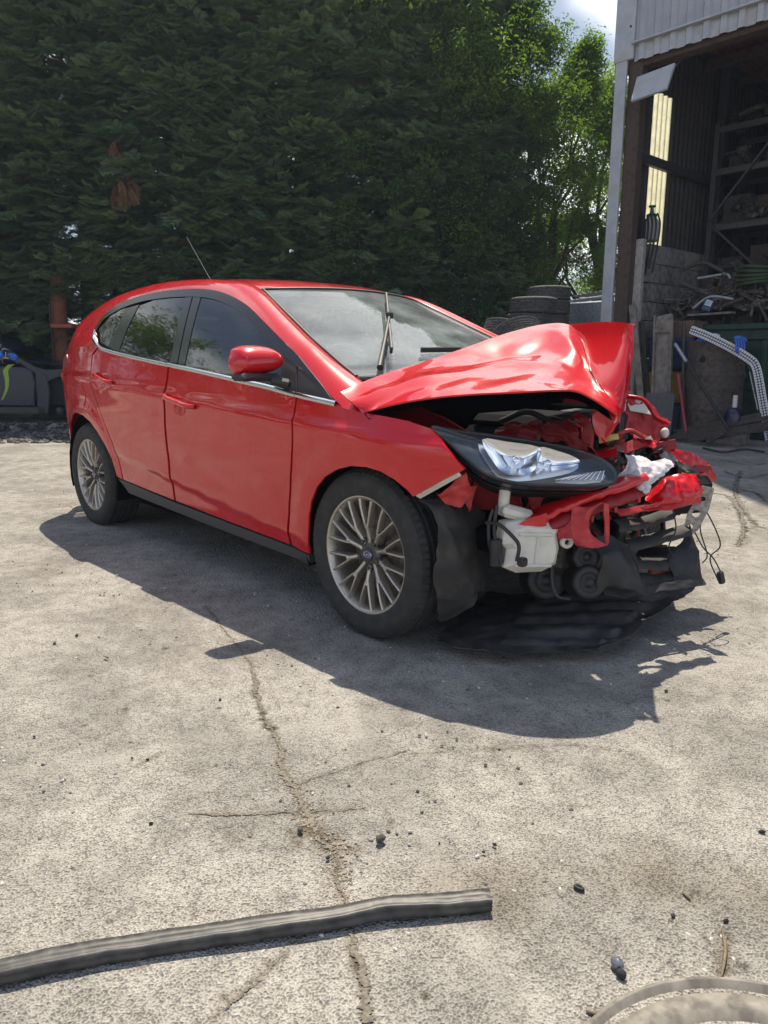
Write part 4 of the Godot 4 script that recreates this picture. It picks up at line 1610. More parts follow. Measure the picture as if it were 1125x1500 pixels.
		var pil := [[Vector2(-2.262, 1.109), Vector2(-2.242, 1.213), Vector2(-2.249, 1.323), Vector2(-2.101, 1.339), Vector2(-2.113, 1.202), Vector2(-2.095, 1.077), Vector2(-2.203, 1.093)], [Vector2(-1.477, 1.017), Vector2(-1.569, 1.23), Vector2(-1.625, 1.382), Vector2(-1.559, 1.383), Vector2(-1.483, 1.192), Vector2(-1.401, 1.004)], [Vector2(-1.391, 1.006), Vector2(-1.473, 1.192), Vector2(-1.548, 1.382), Vector2(-1.466, 1.367), Vector2(-1.403, 1.19), Vector2(-1.324, 0.998)],
			[Vector2(-0.516, 0.92), Vector2(-0.555, 1.013), Vector2(-0.591, 1.08), Vector2(-0.592, 1.103), Vector2(-0.482, 1.055), Vector2(-0.392, 0.908)], [Vector2(-0.382, 0.905), Vector2(-0.472, 1.052), Vector2(-0.405, 1.017), Vector2(-0.264, 0.945), Vector2(-0.151, 0.881)]]
		for i in pil.size():
			put(["pillar_trim", "pillar_trim", "pillar_trim", "mirror_base", "corner_trim"][i], side_panel(pil[i], mirror, .001, .012), M.black if i < 3 else M.trim, side_at)
		# roof rail, from the foot of the windscreen pillar to the tail
		var l_edge := [Vector2(.03, .842), Vector2(-.105, .866), Vector2(-.451, 1.041), Vector2(-.612, 1.111), Vector2(-.825, 1.204), Vector2(-1.020, 1.286), Vector2(-1.243, 1.350), Vector2(-1.456, 1.384), Vector2(-1.701, 1.398), Vector2(-1.882, 1.400), Vector2(-2.069, 1.395), Vector2(-2.357, 1.353), Vector2(-2.60, 1.295), Vector2(-2.78, 1.205), Vector2(-2.92, 1.11), Vector2(-3.08, 1.035), Vector2(-3.30, .985)]
		var le := smooth_line(l_edge, 4)
		var w_all: Array = WE_.duplicate()
		w_all[0] = WE_[0] + V(.10, -.035, .02)
		w_all.push_front(V(.10, .835, .84))
		w_all = w_all + roof_edge.slice(1) + tail_edge.slice(1)
		var rail := []
		var wl := smooth_line(w_all, 6)
		for i in le.size():
			var a := V(le[i].x, le[i].y, zbody(le[i].x, le[i].y) - .002)
			# partner on the inner edge: walk it by its share of the length
			var f := float(i) / (le.size() - 1)
			var best := 0
			var want: float = lerpf(a.x + .05, a.x - .02, f)
			var bd := 99.0
			for k in wl.size():
				var dd: float = absf(wl[k].x - want)
				if dd < bd:
					bd = dd
					best = k
			var k0: int = maxi(best - 1, 0)
			var b: Vector3 = wl[best]
			if best > 0 and best < wl.size() - 1:
				var k1: int = best + 1 if wl[best].x > want else best - 1
				b = wl[best].lerp(wl[k1], clampf((want - wl[best].x) / (wl[k1].x - wl[best].x), 0, 1))
			var tg: Vector3 = V(-1, 0, 0)
			if i > 0:
				tg = (a - V(le[i - 1].x, le[i - 1].y, zbody(le[i - 1].x, le[i - 1].y))).normalized()
			var out := tg.cross(b - a).normalized()
			if out.z + out.y < 0.0:
				out = -out
			var row := []
			for j in 9:
				var t := j / 8.0
				var bow := 4.0 * t * (1.0 - t) * (b - a).length() * .20 * smoothstep(0.0, 9.0, float(i))
				var q := a.lerp(b, t) + out * bow
				row.append(V(q.x, q.y, -q.z) if mirror else q)
			row.append(V(b.x, b.y - .012, (b.z - .006) * (-1.0 if mirror else 1.0)))
			rail.append(row)
		var rb := MB.new()
		rb.sheet(rail, mirror)
		put("roof_rail", rb, red, side_at)
		put("tail_light", side_panel([Vector2(-2.88, 1.01), Vector2(-2.95, 1.065), Vector2(-3.10, 1.015), Vector2(-3.34, .965), Vector2(-3.37, .90), Vector2(-3.36, .80), Vector2(-3.22, .84), Vector2(-3.08, .92)], mirror, .007, .03), M.tail, side_at)
		# door handles
		for hd in [[Vector2(-1.445, 0.86), Vector2(-1.15, 0.816)], [Vector2(-2.347, 0.949), Vector2(-2.089, 0.908)]]:
			var pts := on_side([hd[0], hd[0].lerp(hd[1], .12), hd[0].lerp(hd[1], .5), hd[0].lerp(hd[1], .88), hd[1]], 0.0, mirror)
			var offs := [.004, .030, .038, .031, .004]
			for i in 5:
				pts[i].z += offs[i] * (-1.0 if mirror else 1.0)
			var hb := MB.new()
			hb.tube(smooth_line(pts, 5), .0125, 8)
			put("door_handle", hb, red, side_at)
		# dark liners inside the arches
		for c in ([V(-2.63, .32, .385)] if mirror else [V(-2.63, .32, .385), V(-.02, .315, .355)]):
			var rows := []
			for i in 19:
				var a := PI * (1.12 - 1.24 * i / 18.0)
				if c.x > -1.0:
					a = PI * (1.12 - .86 * i / 18.0)
				var y := maxf(c.y + sin(a) * c.z, .2)
				var line := []
				for k in 4:
					line.append(V(c.x + cos(a) * c.z, y, (.86 - .13 * k) * (-1.0 if mirror else 1.0)))
				rows.append(line)
			var wm := MB.new()
			wm.sheet(rows, mirror)
			var wall := []
			for i in rows.size():
				wall.append([rows[i][3], V(c.x, c.y, rows[i][3].z)])
			wm.sheet(wall, mirror)
			put("wheel_arch_liner", wm, M.dark, side_at)
	# fuel flap on the right only
	var flap := []
	for k in 14:
		flap.append(Vector2(-2.641, 0.812) + Vector2(cos(TAU * k / 14.0) * .11, sin(TAU * k / 14.0) * .085))
	put("fuel_flap", side_panel(flap, false, .0025, .004, .03), red, car)
	# roof, windscreen, tailgate
	var top := smooth_line(roof_edge, 6)
	var rrows := []
	for i in top.size():
		var e: Vector3 = top[i]
		var s := float(i) / (top.size() - 1)
		var row := []
		for k in 17:
			var w := 1.0 - k / 8.0
			row.append(V(e.x + .11 * (1.0 - w * w) * (1.0 - smoothstep(0.0, .35, s)) - .05 * (1.0 - w * w) * smoothstep(.8, 1.0, s), e.y + (.020 + .016 * sin(minf(s * 2.0, 1.0) * PI / 2)) * (1.0 - pow(absf(w), 2.2)), e.z * w))
		rrows.append(row)
	var rf := MB.new()
	rf.sheet(rrows, true)
	put("roof", rf, red, car)
	var ws := []
	for i in 17:
		var row := []
		for k in 17:
			row.append(screen_pt(-.0 + i / 16.0, 1.0 - k / 8.0))
		ws.append(row)
	var wsm := MB.new()
	wsm.sheet(ws, true)
	var wsn := put("windscreen", wsm, M.screen, car)
	var seal := []
	for i in 9:
		seal.append(screen_pt(i / 8.0, 1.0, .004))
	for k in range(1, 17):
		seal.append(screen_pt(1.0, 1.0 - k / 8.0, .004))
	for i in range(7, -1, -1):
		seal.append(screen_pt(i / 8.0, -1.0, .004))
	var sm := MB.new()
	sm.tube(seal, .0075, 6)
	put("seal", sm, M.trim, wsn)
	# black printed band along the edges of the glass
	var hz := MB.new()
	var band := []
	for k in 17:
		var w := 1.0 - k / 8.0
		band.append([screen_pt(.985, w * .99, -.004), screen_pt(.93, w * .97, -.004)])
	hz.sheet(band, true)
	put("top_band", hz, M.dash, wsn)
	var film := mat(Color(.60, .66, .70), 1.0)
	film.transparency = BaseMaterial3D.TRANSPARENCY_ALPHA
	film.albedo_texture = dust_tex()
	var fm := MB.new()
	var fr := []
	for i in 17:
		var row := []
		for k in 17:
			row.append(screen_pt(.01 + .98 * i / 16.0, (1.0 - k / 8.0) * .985, .003))
		fr.append(row)
	fm.sheet(fr, true)
	put("dust_film", fm, film, wsn)
	var tg_rows := []
	for e in smooth_line(tail_edge, 4):
		var row := []
		for k in 9:
			var w := 1.0 - k / 4.0
			row.append(V(e.x - .06 * (1.0 - w * w), e.y, e.z * w))
		tg_rows.append(row)
	var tgm := MB.new()
	tgm.sheet(tg_rows, true)
	put("rear_screen", tgm, M.glass, car)
	var tb := MB.new()
	var tbr := []
	for q in [[-3.40, .96, .55], [-3.43, .85, .56], [-3.44, .68, .57], [-3.47, .62, .57], [-3.48, .45, .57], [-3.44, .30, .57], [-3.3, .26, .57]]:
		var row := []
		for k in 9:
			var w := 1.0 - k / 4.0
			row.append(V(q[0] - .05 * (1.0 - w * w), q[1], q[2] * w))
		tbr.append(row)
	tb.sheet(tbr, true)
	put("tailgate", tb, red, car)
	var sp := MB.new()
	sp.box(Transform3D(Basis(V(0, 0, 1), .12), V(-2.97, 1.345, 0)), V(.16, .03, .98), .012)
	put("spoiler", sp, red, car)
	# headlining below the roof
	var hl_rows := []
	for r in rrows:
		var row := []
		for q in r:
			row.append(V(q.x, q.y - .035, q.z * .97))
		hl_rows.append(row)
	var hlm := MB.new()
	hlm.sheet(hl_rows, false)
	put("headlining", hlm, M.dash, car)
	# floor and cabin
	var fl := MB.new()
	fl.box(Transform3D(Basis.IDENTITY, V(-1.25, .24, 0)), V(1.75, .06, 1.60))
	fl.box(Transform3D(Basis.IDENTITY, V(-2.65, .42, 0)), V(1.3, .06, 1.0))
	fl.box(Transform3D(Basis.IDENTITY, V(-.17, .56, 0)), V(.04, .72, 1.30))
	put("floor_pan", fl, M.dark, car)
	var da := MB.new()
	var dr := []
	for q in [[-.20, .955, .66], [-.34, .985, .72], [-.55, 1.0, .75], [-.66, .97, .76], [-.68, .85, .76], [-.60, .70, .76], [-.50, .55, .76]]:
		var row := []
		for k in 9:
			var w := 1.0 - k / 4.0
			row.append(V(q[0] + .08 * (1.0 - w * w), q[1] - .01 * (1.0 - w * w), q[2] * w))
		dr.append(row)
	da.sheet(dr, true)
	put("dashboard", da, M.dash, car)
	var sw := MB.new()
	var ring := []
	for k in 25:
		var a := TAU * k / 24.0
		ring.append(V(-.80, .93, .37) + V(.10 * sin(a), .17 * sin(a), .185 * cos(a)))
	sw.tube(ring, .016, 8, false)
	sw.beam(V(-.80, .93, .20), V(-.80, .93, .54), .03, .05, .01)
	sw.beam(V(-.80, .93, .37), V(-.60, .88, .37), .06, .06, .01)
	put("steering_wheel", sw, M.seat, car)
	for z in [.37, -.37]:
		for x in [-1.25, -2.15]:
			var st := MB.new()
			st.box(Transform3D(Basis(V(0, 0, 1), .08), V(x + .12, .52, z)), V(.52, .18, .50), .06)
			st.box(Transform3D(Basis(V(0, 0, 1), .30), V(x - .25, .86, z)), V(.15, .66, .48), .06)
			st.box(Transform3D(Basis(V(0, 0, 1), .30), V(x - .36, 1.24, z)), V(.09, .17, .26), .04)
			put("seat", st, M.seat, car)
	# wheels
	make_wheel(car, V(0, .3155, .766), .0, false, M)
	make_wheel(car, V(-2.648, .3155, .766), 0.0, false, M)
	make_wheel(car, V(0, .3155, -.766), .0, true, M)
	make_wheel(car, V(-2.648, .3155, -.766), 0.0, true, M)
	# door mirrors
	for mirror in [false, true]:
		var sg := -1.0 if mirror else 1.0
		var c := V(-0.538, 1.024, 0.955)
		var mb := MB.new()
		var rows := []
		for i in 13:      # a rounded shell: flat at the back, domed in front
			var u := i / 12.0      # from the inner to the outer end
			var zz := lerpf(-.105, .108, u)
			var sc := pow(1.0 - pow(absf(u * 2.0 - 1.0), 4.6), .36)
			var hi := (.052 + .018 * sin(u * PI * .75)) * sc
			var row := []
			for k in 15:
				var a := lerpf(-.52 * PI, .52 * PI, k / 14.0)
				row.append(V((c.x - .03 + cos(a) * .095 * (.35 + .65 * sc) - .02 * u), c.y + .005 + sin(a) * hi * (1.0 if a > 0.0 else .72) - (.012 * u), (c.z + zz) * sg))
			rows.append(row)
		mb.sheet(rows, mirror)
		var cap := put("door_mirror", mb, red, car)
		var bk := MB.new()
		var backr := []
		for i in 13:
			var r0: Vector3 = rows[i][0]
			var r1: Vector3 = rows[i][14]
			backr.append([r0, r0.lerp(r1, .5) + V(.01, 0, 0), r1])
		bk.sheet(backr, not mirror)
		put("mirror_glass", bk, M.chrome, cap)
		var lo := MB.new()
		lo.box(Transform3D(Basis.IDENTITY, V(c.x + .0, c.y - .058, (c.z + .01) * sg)), V(.10, .030, .185), .013)
		put("mirror_underside", lo, M.trim, cap)
		var ind := MB.new()
		ind.box(Transform3D(Basis(V(0, 1, 0), .25 * sg), V(c.x + .035, c.y - .050, (c.z + .055) * sg)), V(.035, .020, .10), .009)
		put("indicator", ind, M.screen, cap)
		var arm := MB.new()
		arm.beam(V(c.x + .03, c.y - .068, (c.z - .03) * sg), V(c.x + .08, c.y - .085, (zbody(c.x + .08, c.y - .085) - .01) * sg), .05, .035, .012)
		put("mirror_arm", arm, M.trim, cap)
	# aerial at the back of the roof
	var ae := MB.new()
	ae.tube([V(-2.45, 1.445, 0), V(-2.867, 1.866, 0)], [.004, .0025], 6)
	put("aerial", ae, M.trim, car)
	# wipers
	var wp := MB.new()
	wp.tube([V(-0.185, 0.986, 0.632) + V(.02, .02, 0), V(-0.343, 1.071, 0.474) + V(.03, .035, 0), V(-0.549, 1.175, 0.268) + V(.04, .05, 0)], [.014, .010, .008], 6)
	wp.beam(V(-0.888, 1.331, -0.043) + V(.02, .035, 0), V(-0.235, 1.023, 0.534) + V(.03, .05, 0), .012, .026, .003, V(.5, .8, .3))
	wp.box(Transform3D(Basis.IDENTITY, V(-0.562, 1.182, 0.252) + V(.04, .055, 0)), V(.03, .03, .03), .006)
	put("wiper", wp, M.trim, car)
	var w2 := MB.new()
	w2.beam(V(-0.262, 1.061, 0.318) + V(.01, .018, 0), V(-0.236, 1.065, 0.094) + V(.01, .018, 0), .012, .022, .003)
	put("wiper", w2, M.trim, car)


# thin road film on the windscreen: alpha follows noise and a few wiped arcs
func dust_tex() -> ImageTexture:
	var a := noise_img(71, .012, 256, 5).get_data()
	var b := noise_img(72, .09, 256, 3).get_data()
	var o := PackedByteArray()
	o.resize(256 * 256 * 4)
	for y in 256:
		for x in 256:
			var i := y * 256 + x
			var k := i * 4
			var al := .06 + .26 * pow(a[i] / 255.0, 2.0) + .06 * b[i] / 255.0
			o[k] = 235
			o[k + 1] = 238
			o[k + 2] = 238
			o[k + 3] = int(clampf(al, 0, 1) * 255)
	return ImageTexture.create_from_image(Image.create_from_data(256, 256, false, Image.FORMAT_RGBA8, o))


var MC := {}
var CAR: Node3D

# ---------- the crushed front of the red car ----------
func net_part(called: String, net: Array, m: Material, thick := .004, amp := .0, freq := 6.0, seed_ := 1, flip := false, parent: Node = null, pu := 5, pv := 5) -> MeshInstance3D:
	var rows := smooth_net(net, pu, pv)
	if amp > 0.0:
		dent(rows, amp, freq, seed_)
	var mb := MB.new()
	slab(mb, rows, thick, flip)
	return put(called, mb, m, parent if parent else CAR)


func lamp_pt(q: Vector2, off: float) -> Vector3:
	return LA + LU * q.x + LV * q.y + LN * off


# polygon in the plane of the headlight, bulged, optionally closed to a shell
func lamp_face(mb: MB, poly: PackedVector2Array, off: float, bulge: float, ctr: Vector2, rings := 5) -> void:
	var n := poly.size()
	var base := mb.v.size()
	mb.p(lamp_pt(ctr, off + bulge), ctr)
	for r in range(1, rings + 1):
		var f := float(r) / rings
		for i in n:
			var q := ctr.lerp(poly[i], f)
			mb.p(lamp_pt(q, off + bulge * (1.0 - f * f)), q)
	for i in n:
		var j := (i + 1) % n
		mb.t(base, base + 1 + j, base + 1 + i)
		for r in rings - 1:
			var a := base + 1 + r * n + i
			var b := base + 1 + r * n + j
			mb.t(a, b, b + n)
			mb.t(a, b + n, a + n)


func lamp_wall(mb: MB, poly: PackedVector2Array, o1: float, o2: float, shrink := 1.0, ctr := Vector2.ZERO) -> void:
	var a := []
	var b := []
	for i in poly.size() + 1:
		var q := poly[i % poly.size()]
		a.append(lamp_pt(q, o1))
		b.append(lamp_pt(ctr.lerp(q, shrink), o2))
	mb.sheet([a, b])


const LA := Vector3(0.32783516, 0.81501489, 0.85)
const LU := Vector3(0.70022018, -0.25179546, -0.66804996)
const LV := Vector3(-0.20560394, 0.82497338, -0.52644652)
const LN := Vector3(0.68368028, 0.50598218, 0.52589287)


func build_front() -> void:
	var red: Material = MC.red
	var dull := mat(Color(.24, .007, .011), .55)                    # primer-thin paint on inner panels
	var dull2 := worn([Color(.30, .010, .014), Color(.42, .02, .025), Color(.50, .06, .05)], 5.0, .55, 0, 0, 41)
	var plastic := worn([Color(.008, .008, .009), Color(.014, .014, .015), Color(.024, .023, .022)], 4.0, .55, 0, .05, 43)
	var dusty := worn([Color(.014, .0138, .0138), Color(.024, .023, .022), Color(.055, .05, .043)], 2.5, .7, 0, .1, 44, 1.2)
	var dark: Material = MC.dark
	var white := worn([Color(.50, .48, .42), Color(.62, .60, .53), Color(.66, .64, .58)], 3.0, .45, 0, 0, 45, 1.2)
	var metal := worn([Color(.18, .17, .16), Color(.34, .33, .32)], 7.0, .45, .8, 0, 46)
	var engine_metal := worn([Color(.05, .045, .04), Color(.12, .11, .10)], 8.0, .6, .5, 0, 47)

	# --- bonnet: near half, lifted and buckled upwards ---
	var hood := [
		[V(0.045, 0.852, 0.905), V(-0.016, 0.885, 0.91), V(-0.089, 0.921, 0.895)],
		[V(0.16, 0.885, 0.88), V(0.048, 0.928, 0.8), V(-0.082, 0.976, 0.72)],
		[V(0.295, 0.912, 0.835), V(0.149, 0.967, 0.7), V(-0.02, 1.022, 0.575)],
		[V(0.434, 0.929, 0.775), V(0.256, 1.002, 0.58), V(0.066, 1.077, 0.43)],
		[V(0.56, 0.938, 0.72), V(0.327, 1.031, 0.45), V(0.138, 1.133, 0.26)],
		[V(0.649, 0.945, 0.645), V(0.46, 1.031, 0.4), V(0.23, 1.172, 0.12)],
		[V(0.702, 0.944, 0.585), V(0.562, 1.013, 0.4), V(0.358, 1.17, 0.13)],
		[V(0.739, 0.918, 0.535), V(0.616, 0.986, 0.38), V(0.448, 1.114, 0.18)],
		[V(0.767, 0.887, 0.49), V(0.673, 0.943, 0.4), V(0.491, 1.059, 0.24)],
		[V(0.779, 0.867, 0.45), V(0.734, 0.905, 0.42), V(0.636, 0.973, 0.36)],
	]
	var hrows := smooth_net(hood, 9, 18)
	var fn := FastNoiseLite.new()
	fn.seed = 3
	fn.frequency = 3.2
	fn.fractal_octaves = 2
	for i in hrows.size():
		for j in hrows[i].size():
			var q: Vector3 = hrows[i][j]
			var f := sin(PI * float(j) / (hrows[i].size() - 1))
			hrows[i][j] = q + V(0, fn.get_noise_3d(q.x, q.y * .3, q.z) * .022 * f, 0)
	# sharp folds: tent-shaped ridges along lines over the panel (u along it, v across it)
	for i in hrows.size():
		for j in hrows[i].size():
			var q := Vector2(float(i) / (hrows.size() - 1), float(j) / (hrows[i].size() - 1))
			var lift := 0.0
			for l in [[Vector2(.10, .50), Vector2(.95, .42), .012, .16], [Vector2(.52, 1.0), Vector2(.86, .42), .014, .14], [Vector2(.30, .95), Vector2(.56, .30), -.009, .12], [Vector2(.60, .0), Vector2(.74, .60), -.008, .10], [Vector2(.05, .2), Vector2(.30, .8), .008, .12]]:
				var a: Vector2 = l[0]
				var b: Vector2 = l[1]
				var t := clampf((q - a).dot(b - a) / (b - a).length_squared(), 0.0, 1.0)
				var d := q.distance_to(a.lerp(b, t))
				lift += l[2] * maxf(1.0 - d / l[3], 0.0) * (.35 + .65 * sin(PI * t))
			hrows[i][j] += V(0, lift * smoothstep(0.0, .12, q.y), 0)
	var hb := MB.new()
	slab(hb, hrows, .006, false)
	var bonnet := put("bonnet", hb, red, CAR)
	# inner frame of the bonnet
	var under := []
	for i in range(2, hrows.size() - 4):
		var row := []
		for j in hrows[i].size():
			row.append(hrows[i][j] + V(-.012, -.030, -.012))
		under.append(row)
	var ub := MB.new()
	ub.sheet(under, true)
	put("inner_frame", ub, MC.dark, bonnet)
	# the middle of the bonnet, folded up to stand on edge
	var fold := [
		[V(0.247, 1.169, 0.12), V(0.354, 1.173, 0.125), V(0.545, 1.172, 0.21), V(0.67, 1.164, 0.275), V(0.72, 1.155, 0.3)],
		[V(0.401, 1.125, 0.15), V(0.452, 1.114, 0.182), V(0.59, 1.115, 0.25), V(0.694, 1.109, 0.3), V(0.725, 1.102, 0.302)],
		[V(0.488, 1.061, 0.24), V(0.542, 1.046, 0.27), V(0.649, 1.037, 0.32), V(0.725, 1.033, 0.345), V(0.736, 1.026, 0.32)],
		[V(0.633, 0.975, 0.36), V(0.663, 0.971, 0.37), V(0.714, 0.961, 0.385), V(0.751, 0.954, 0.38), V(0.747, 0.948, 0.35)],
		[V(0.765, 0.881, 0.445), V(0.768, 0.874, 0.44), V(0.764, 0.867, 0.42), V(0.758, 0.861, 0.4), V(0.745, 0.864, 0.37)],
		[V(0.723, 0.783, 0.42), V(0.723, 0.801, 0.415), V(0.734, 0.815, 0.4), V(0.733, 0.827, 0.38), V(0.734, 0.835, 0.36)],
	]
	var fo := net_part("folded_panel", fold, red, .006, .0, 5.0, 7, false, bonnet, 6, 6)
	var tear := [[V(0.671, 0.867, 0.43), V(0.712, 0.873, 0.43), V(0.767, 0.872, 0.43)], [V(0.68, 0.813, 0.43), V(0.71, 0.819, 0.42), V(0.753, 0.83, 0.41)], [V(0.716, 0.765, 0.42), V(0.723, 0.774, 0.42), V(0.729, 0.788, 0.41)]]
	net_part("torn_corner", tear, red, .004, .006, 14.0, 9, false, bonnet)
	net_part("return_flange", [[V(0.718, 1.153, 0.298), V(0.652, 1.127, 0.18), V(0.584, 1.099, 0.06)], [V(0.728, 1.026, 0.31), V(0.659, 1.014, 0.19), V(0.598, 0.995, 0.08)], [V(0.739, 0.867, 0.36), V(0.666, 0.867, 0.22), V(0.595, 0.883, 0.09)]], red, .005, .004, 5.0, 60, true, bonnet)
	# the far half
	var far := [
		[V(.205, 1.165, .095), V(.34, 1.168, .09), V(.52, 1.160, .19), V(.725, 1.150, .285)],
		[V(.10, 1.11, -.25), V(.24, 1.09, -.22), V(.38, 1.06, -.12), V(.50, 1.00, -.02)],
		[V(-.02, 1.02, -.66), V(.12, .98, -.62), V(.24, .94, -.54), V(.31, .88, -.46)],
	]
	net_part("far_panel", far, red, .006, .012, 5.0, 11, true, bonnet)

	# --- right headlight, hanging in its housing ---
	var outline := PackedVector2Array(smooth_line([Vector2(0.002, 0.001), Vector2(0.075, 0.01), Vector2(0.207, 0.031), Vector2(0.344, 0.049), Vector2(0.46, 0.06), Vector2(0.55, 0.056), Vector2(0.606, 0.039), Vector2(0.632, 0.009), Vector2(0.623, -0.022), Vector2(0.567, -0.05), Vector2(0.479, -0.074), Vector2(0.38, -0.101), Vector2(0.297, -0.115), Vector2(0.223, -0.112), Vector2(0.153, -0.085), Vector2(0.073, -0.04)], 3, true))
	var ctr := Vector2(0.331, -0.027)
	var hl := MB.new()
	lamp_wall(hl, outline, .004, -.055, .96, ctr)
	lamp_wall(hl, outline, -.055, -.17, .74, ctr)
	var small := PackedVector2Array()
	for q in outline:
		small.append(ctr.lerp(q, .70))
	lamp_face(hl, small, -.17, -.02, ctr)
	var lampn := put("headlight", hl, plastic, CAR)
	var rimm := MB.new()
	var rp := []
	for i in outline.size() + 1:
		rp.append(lamp_pt(outline[i % outline.size()], .004))
	rimm.tube(rp, .0065, 6, false)
	put("lamp_rim", rimm, plastic, lampn)
	var inn := PackedVector2Array()
	for q in outline:
		inn.append(ctr.lerp(q, .97))
	var bz := MB.new()
	lamp_face(bz, inn, -.047, .012, ctr)
	lamp_wall(bz, inn, -.047, .002, 1.025, ctr)
	var bezel_mat := mat(Color(.022, .035, .060), .14)
	put("bezel", bz, bezel_mat, lampn)
	var chrome: Material = mat(Color(.85, .88, .92), .14, 1.0)
	var bp := MB.new()
	lamp_face(bp, PackedVector2Array(smooth_line([Vector2(0.168, 0.004), Vector2(0.263, 0.022), Vector2(0.366, 0.034), Vector2(0.471, 0.037), Vector2(0.513, 0.022), Vector2(0.486, -0.012), Vector2(0.406, -0.056), Vector2(0.331, -0.088), Vector2(0.271, -0.098), Vector2(0.229, -0.073)], 3, true)), -.030, .008, Vector2(0.335, -0.026))
	put("reflector_backing", bp, mat(Color(.70, .76, .84), .28, 1.0), lampn)
	# reflector bowls: facetted cups let into the bezel
	var cups := [[[Vector2(0.173, 0.003), Vector2(0.256, 0.02), Vector2(0.357, 0.032), Vector2(0.371, 0.005), Vector2(0.364, -0.053), Vector2(0.328, -0.083), Vector2(0.279, -0.093), Vector2(0.238, -0.075)], Vector2(0.301, -0.028), .055], [[Vector2(0.362, 0.031), Vector2(0.424, 0.036), Vector2(0.483, 0.031), Vector2(0.505, 0.017), Vector2(0.481, -0.008), Vector2(0.405, -0.051), Vector2(0.371, -0.066), Vector2(0.366, -0.027)], Vector2(0.406, -0.007), .045]]
	for c in cups:
		var cp := PackedVector2Array(smooth_line(c[0], 3, true))
		var cu := MB.new()
		var rows := []
		for r in 9:
			var f := 1.0 - r / 8.0 * .94
			var row := []
			for i in cp.size() + 1:
				var q: Vector2 = c[1].lerp(cp[i % cp.size()], f)
				row.append(lamp_pt(q, .010 - c[2] * (1.0 - f * f) * .7))
			rows.append(row)
		cu.sheet(rows, true)
		put("reflector", cu, chrome, lampn)
		var bulb := MB.new()
		bulb.ball(lamp_pt(c[1], -.012), V(.014, .014, .014), 12)
		put("bulb", bulb, chrome, lampn)
	# the fluted indicator at the front
	var ip := [Vector2(0.437, -0.072), Vector2(0.49, -0.033), Vector2(0.541, -0.003), Vector2(0.589, 0.016), Vector2(0.601, -0.003), Vector2(0.587, -0.027), Vector2(0.521, -0.054)]
	var im := MB.new()
	lamp_face(im, PackedVector2Array(ip), -.004, .005, Vector2(0.535, -0.027), 3)
	put("indicator_lens", im, mat(Color(.35, .37, .39), .25, .6), lampn)
	for k in 9:
		var a: Vector2 = ip[1].lerp(ip[3], k / 8.0) + Vector2(0, -.003)
		var b: Vector2 = ip[0].lerp(ip[5], k / 8.0) + Vector2(0, .004)
		var rb := MB.new()
		rb.tube([lamp_pt(a, .007), lamp_pt(b, .006)], .0022, 5)
		put("lens_rib", rb, chrome, lampn)
	var ls := MB.new()
	lamp_face(ls, outline, .010, .034, ctr)
	put("lens", ls, MC.lens, lampn)

	# --- white bumper bracket below the wing, with the red bracket behind it ---
	var br := MB.new()
	br.beam(V(0.286, 0.581, 0.868), V(0.443, 0.676, 0.835), .012, .030, .004, V(.2, .7, .7))
	put("bumper_bracket", br, white, CAR)
	var brb := MB.new()
	for k in 6:
		brb.beam((V(0.301, 0.596, 0.873)).lerp(V(0.435, 0.682, 0.84), (k + .2) / 6.0), (V(0.301, 0.596, 0.873)).lerp(V(0.435, 0.682, 0.84), (k + .5) / 6.0), .010, .012, .002)
	put("bracket_clips", brb, plastic, CAR)
	net_part("wing_stay", [[V(0.343, 0.584, 0.83), V(0.401, 0.64, 0.8), V(0.43, 0.669, 0.78)], [V(0.363, 0.558, 0.8), V(0.412, 0.598, 0.77), V(0.426, 0.632, 0.76)], [V(0.398, 0.551, 0.78), V(0.416, 0.567, 0.76), V(0.428, 0.597, 0.74)]], dull2, .006, .008, 9.0, 14)
	net_part("wing_stay", [[V(0.38, 0.605, 0.72), V(0.411, 0.614, 0.7)], [V(0.375, 0.556, 0.72), V(0.394, 0.578, 0.7)], [V(0.395, 0.523, 0.72), V(0.392, 0.526, 0.71)]], dull2, .006, .004, 9.0, 15)

	# --- wheel arch liner, hanging loose in front of the wheel ---
	var liner := [
		[V(0.285, 0.566, 0.86), V(0.314, 0.567, 0.8), V(0.34, 0.55, 0.73), V(0.355, 0.529, 0.66), V(0.352, 0.498, 0.58)],
		[V(0.351, 0.521, 0.86), V(0.391, 0.521, 0.83), V(0.389, 0.496, 0.74), V(0.376, 0.475, 0.66), V(0.357, 0.443, 0.58)],
		[V(0.375, 0.434, 0.86), V(0.423, 0.429, 0.845), V(0.413, 0.406, 0.75), V(0.395, 0.382, 0.66), V(0.358, 0.351, 0.58)],
		[V(0.368, 0.325, 0.86), V(0.413, 0.324, 0.83), V(0.423, 0.31, 0.75), V(0.402, 0.288, 0.66), V(0.361, 0.264, 0.58)],
		[V(0.369, 0.234, 0.845), V(0.404, 0.228, 0.81), V(0.425, 0.237, 0.75), V(0.41, 0.231, 0.67), V(0.369, 0.2, 0.59)],
	]
	net_part("arch_liner", liner, dusty, .004, .012, 5.0, 17, false)
	var flap2 := [[V(0.316, 0.222, 0.8), V(0.369, 0.213, 0.75), V(0.409, 0.233, 0.68)], [V(0.315, 0.166, 0.79), V(0.361, 0.174, 0.74), V(0.403, 0.207, 0.68)], [V(0.307, 0.11, 0.77), V(0.343, 0.128, 0.73), V(0.397, 0.177, 0.69)]]
	net_part("mud_flap", flap2, dusty, .005, .006, 7.0, 18)

	# --- engine bay: dark walls and what can be made out inside ---
	var bay := MB.new()
	bay.box(Transform3D(Basis.IDENTITY, V(.13, .42, 0)), V(.62, .08, 1.36), .01)
	bay.box(Transform3D(Basis.IDENTITY, V(.20, .70, .0)), V(.50, .03, 1.06), .01)
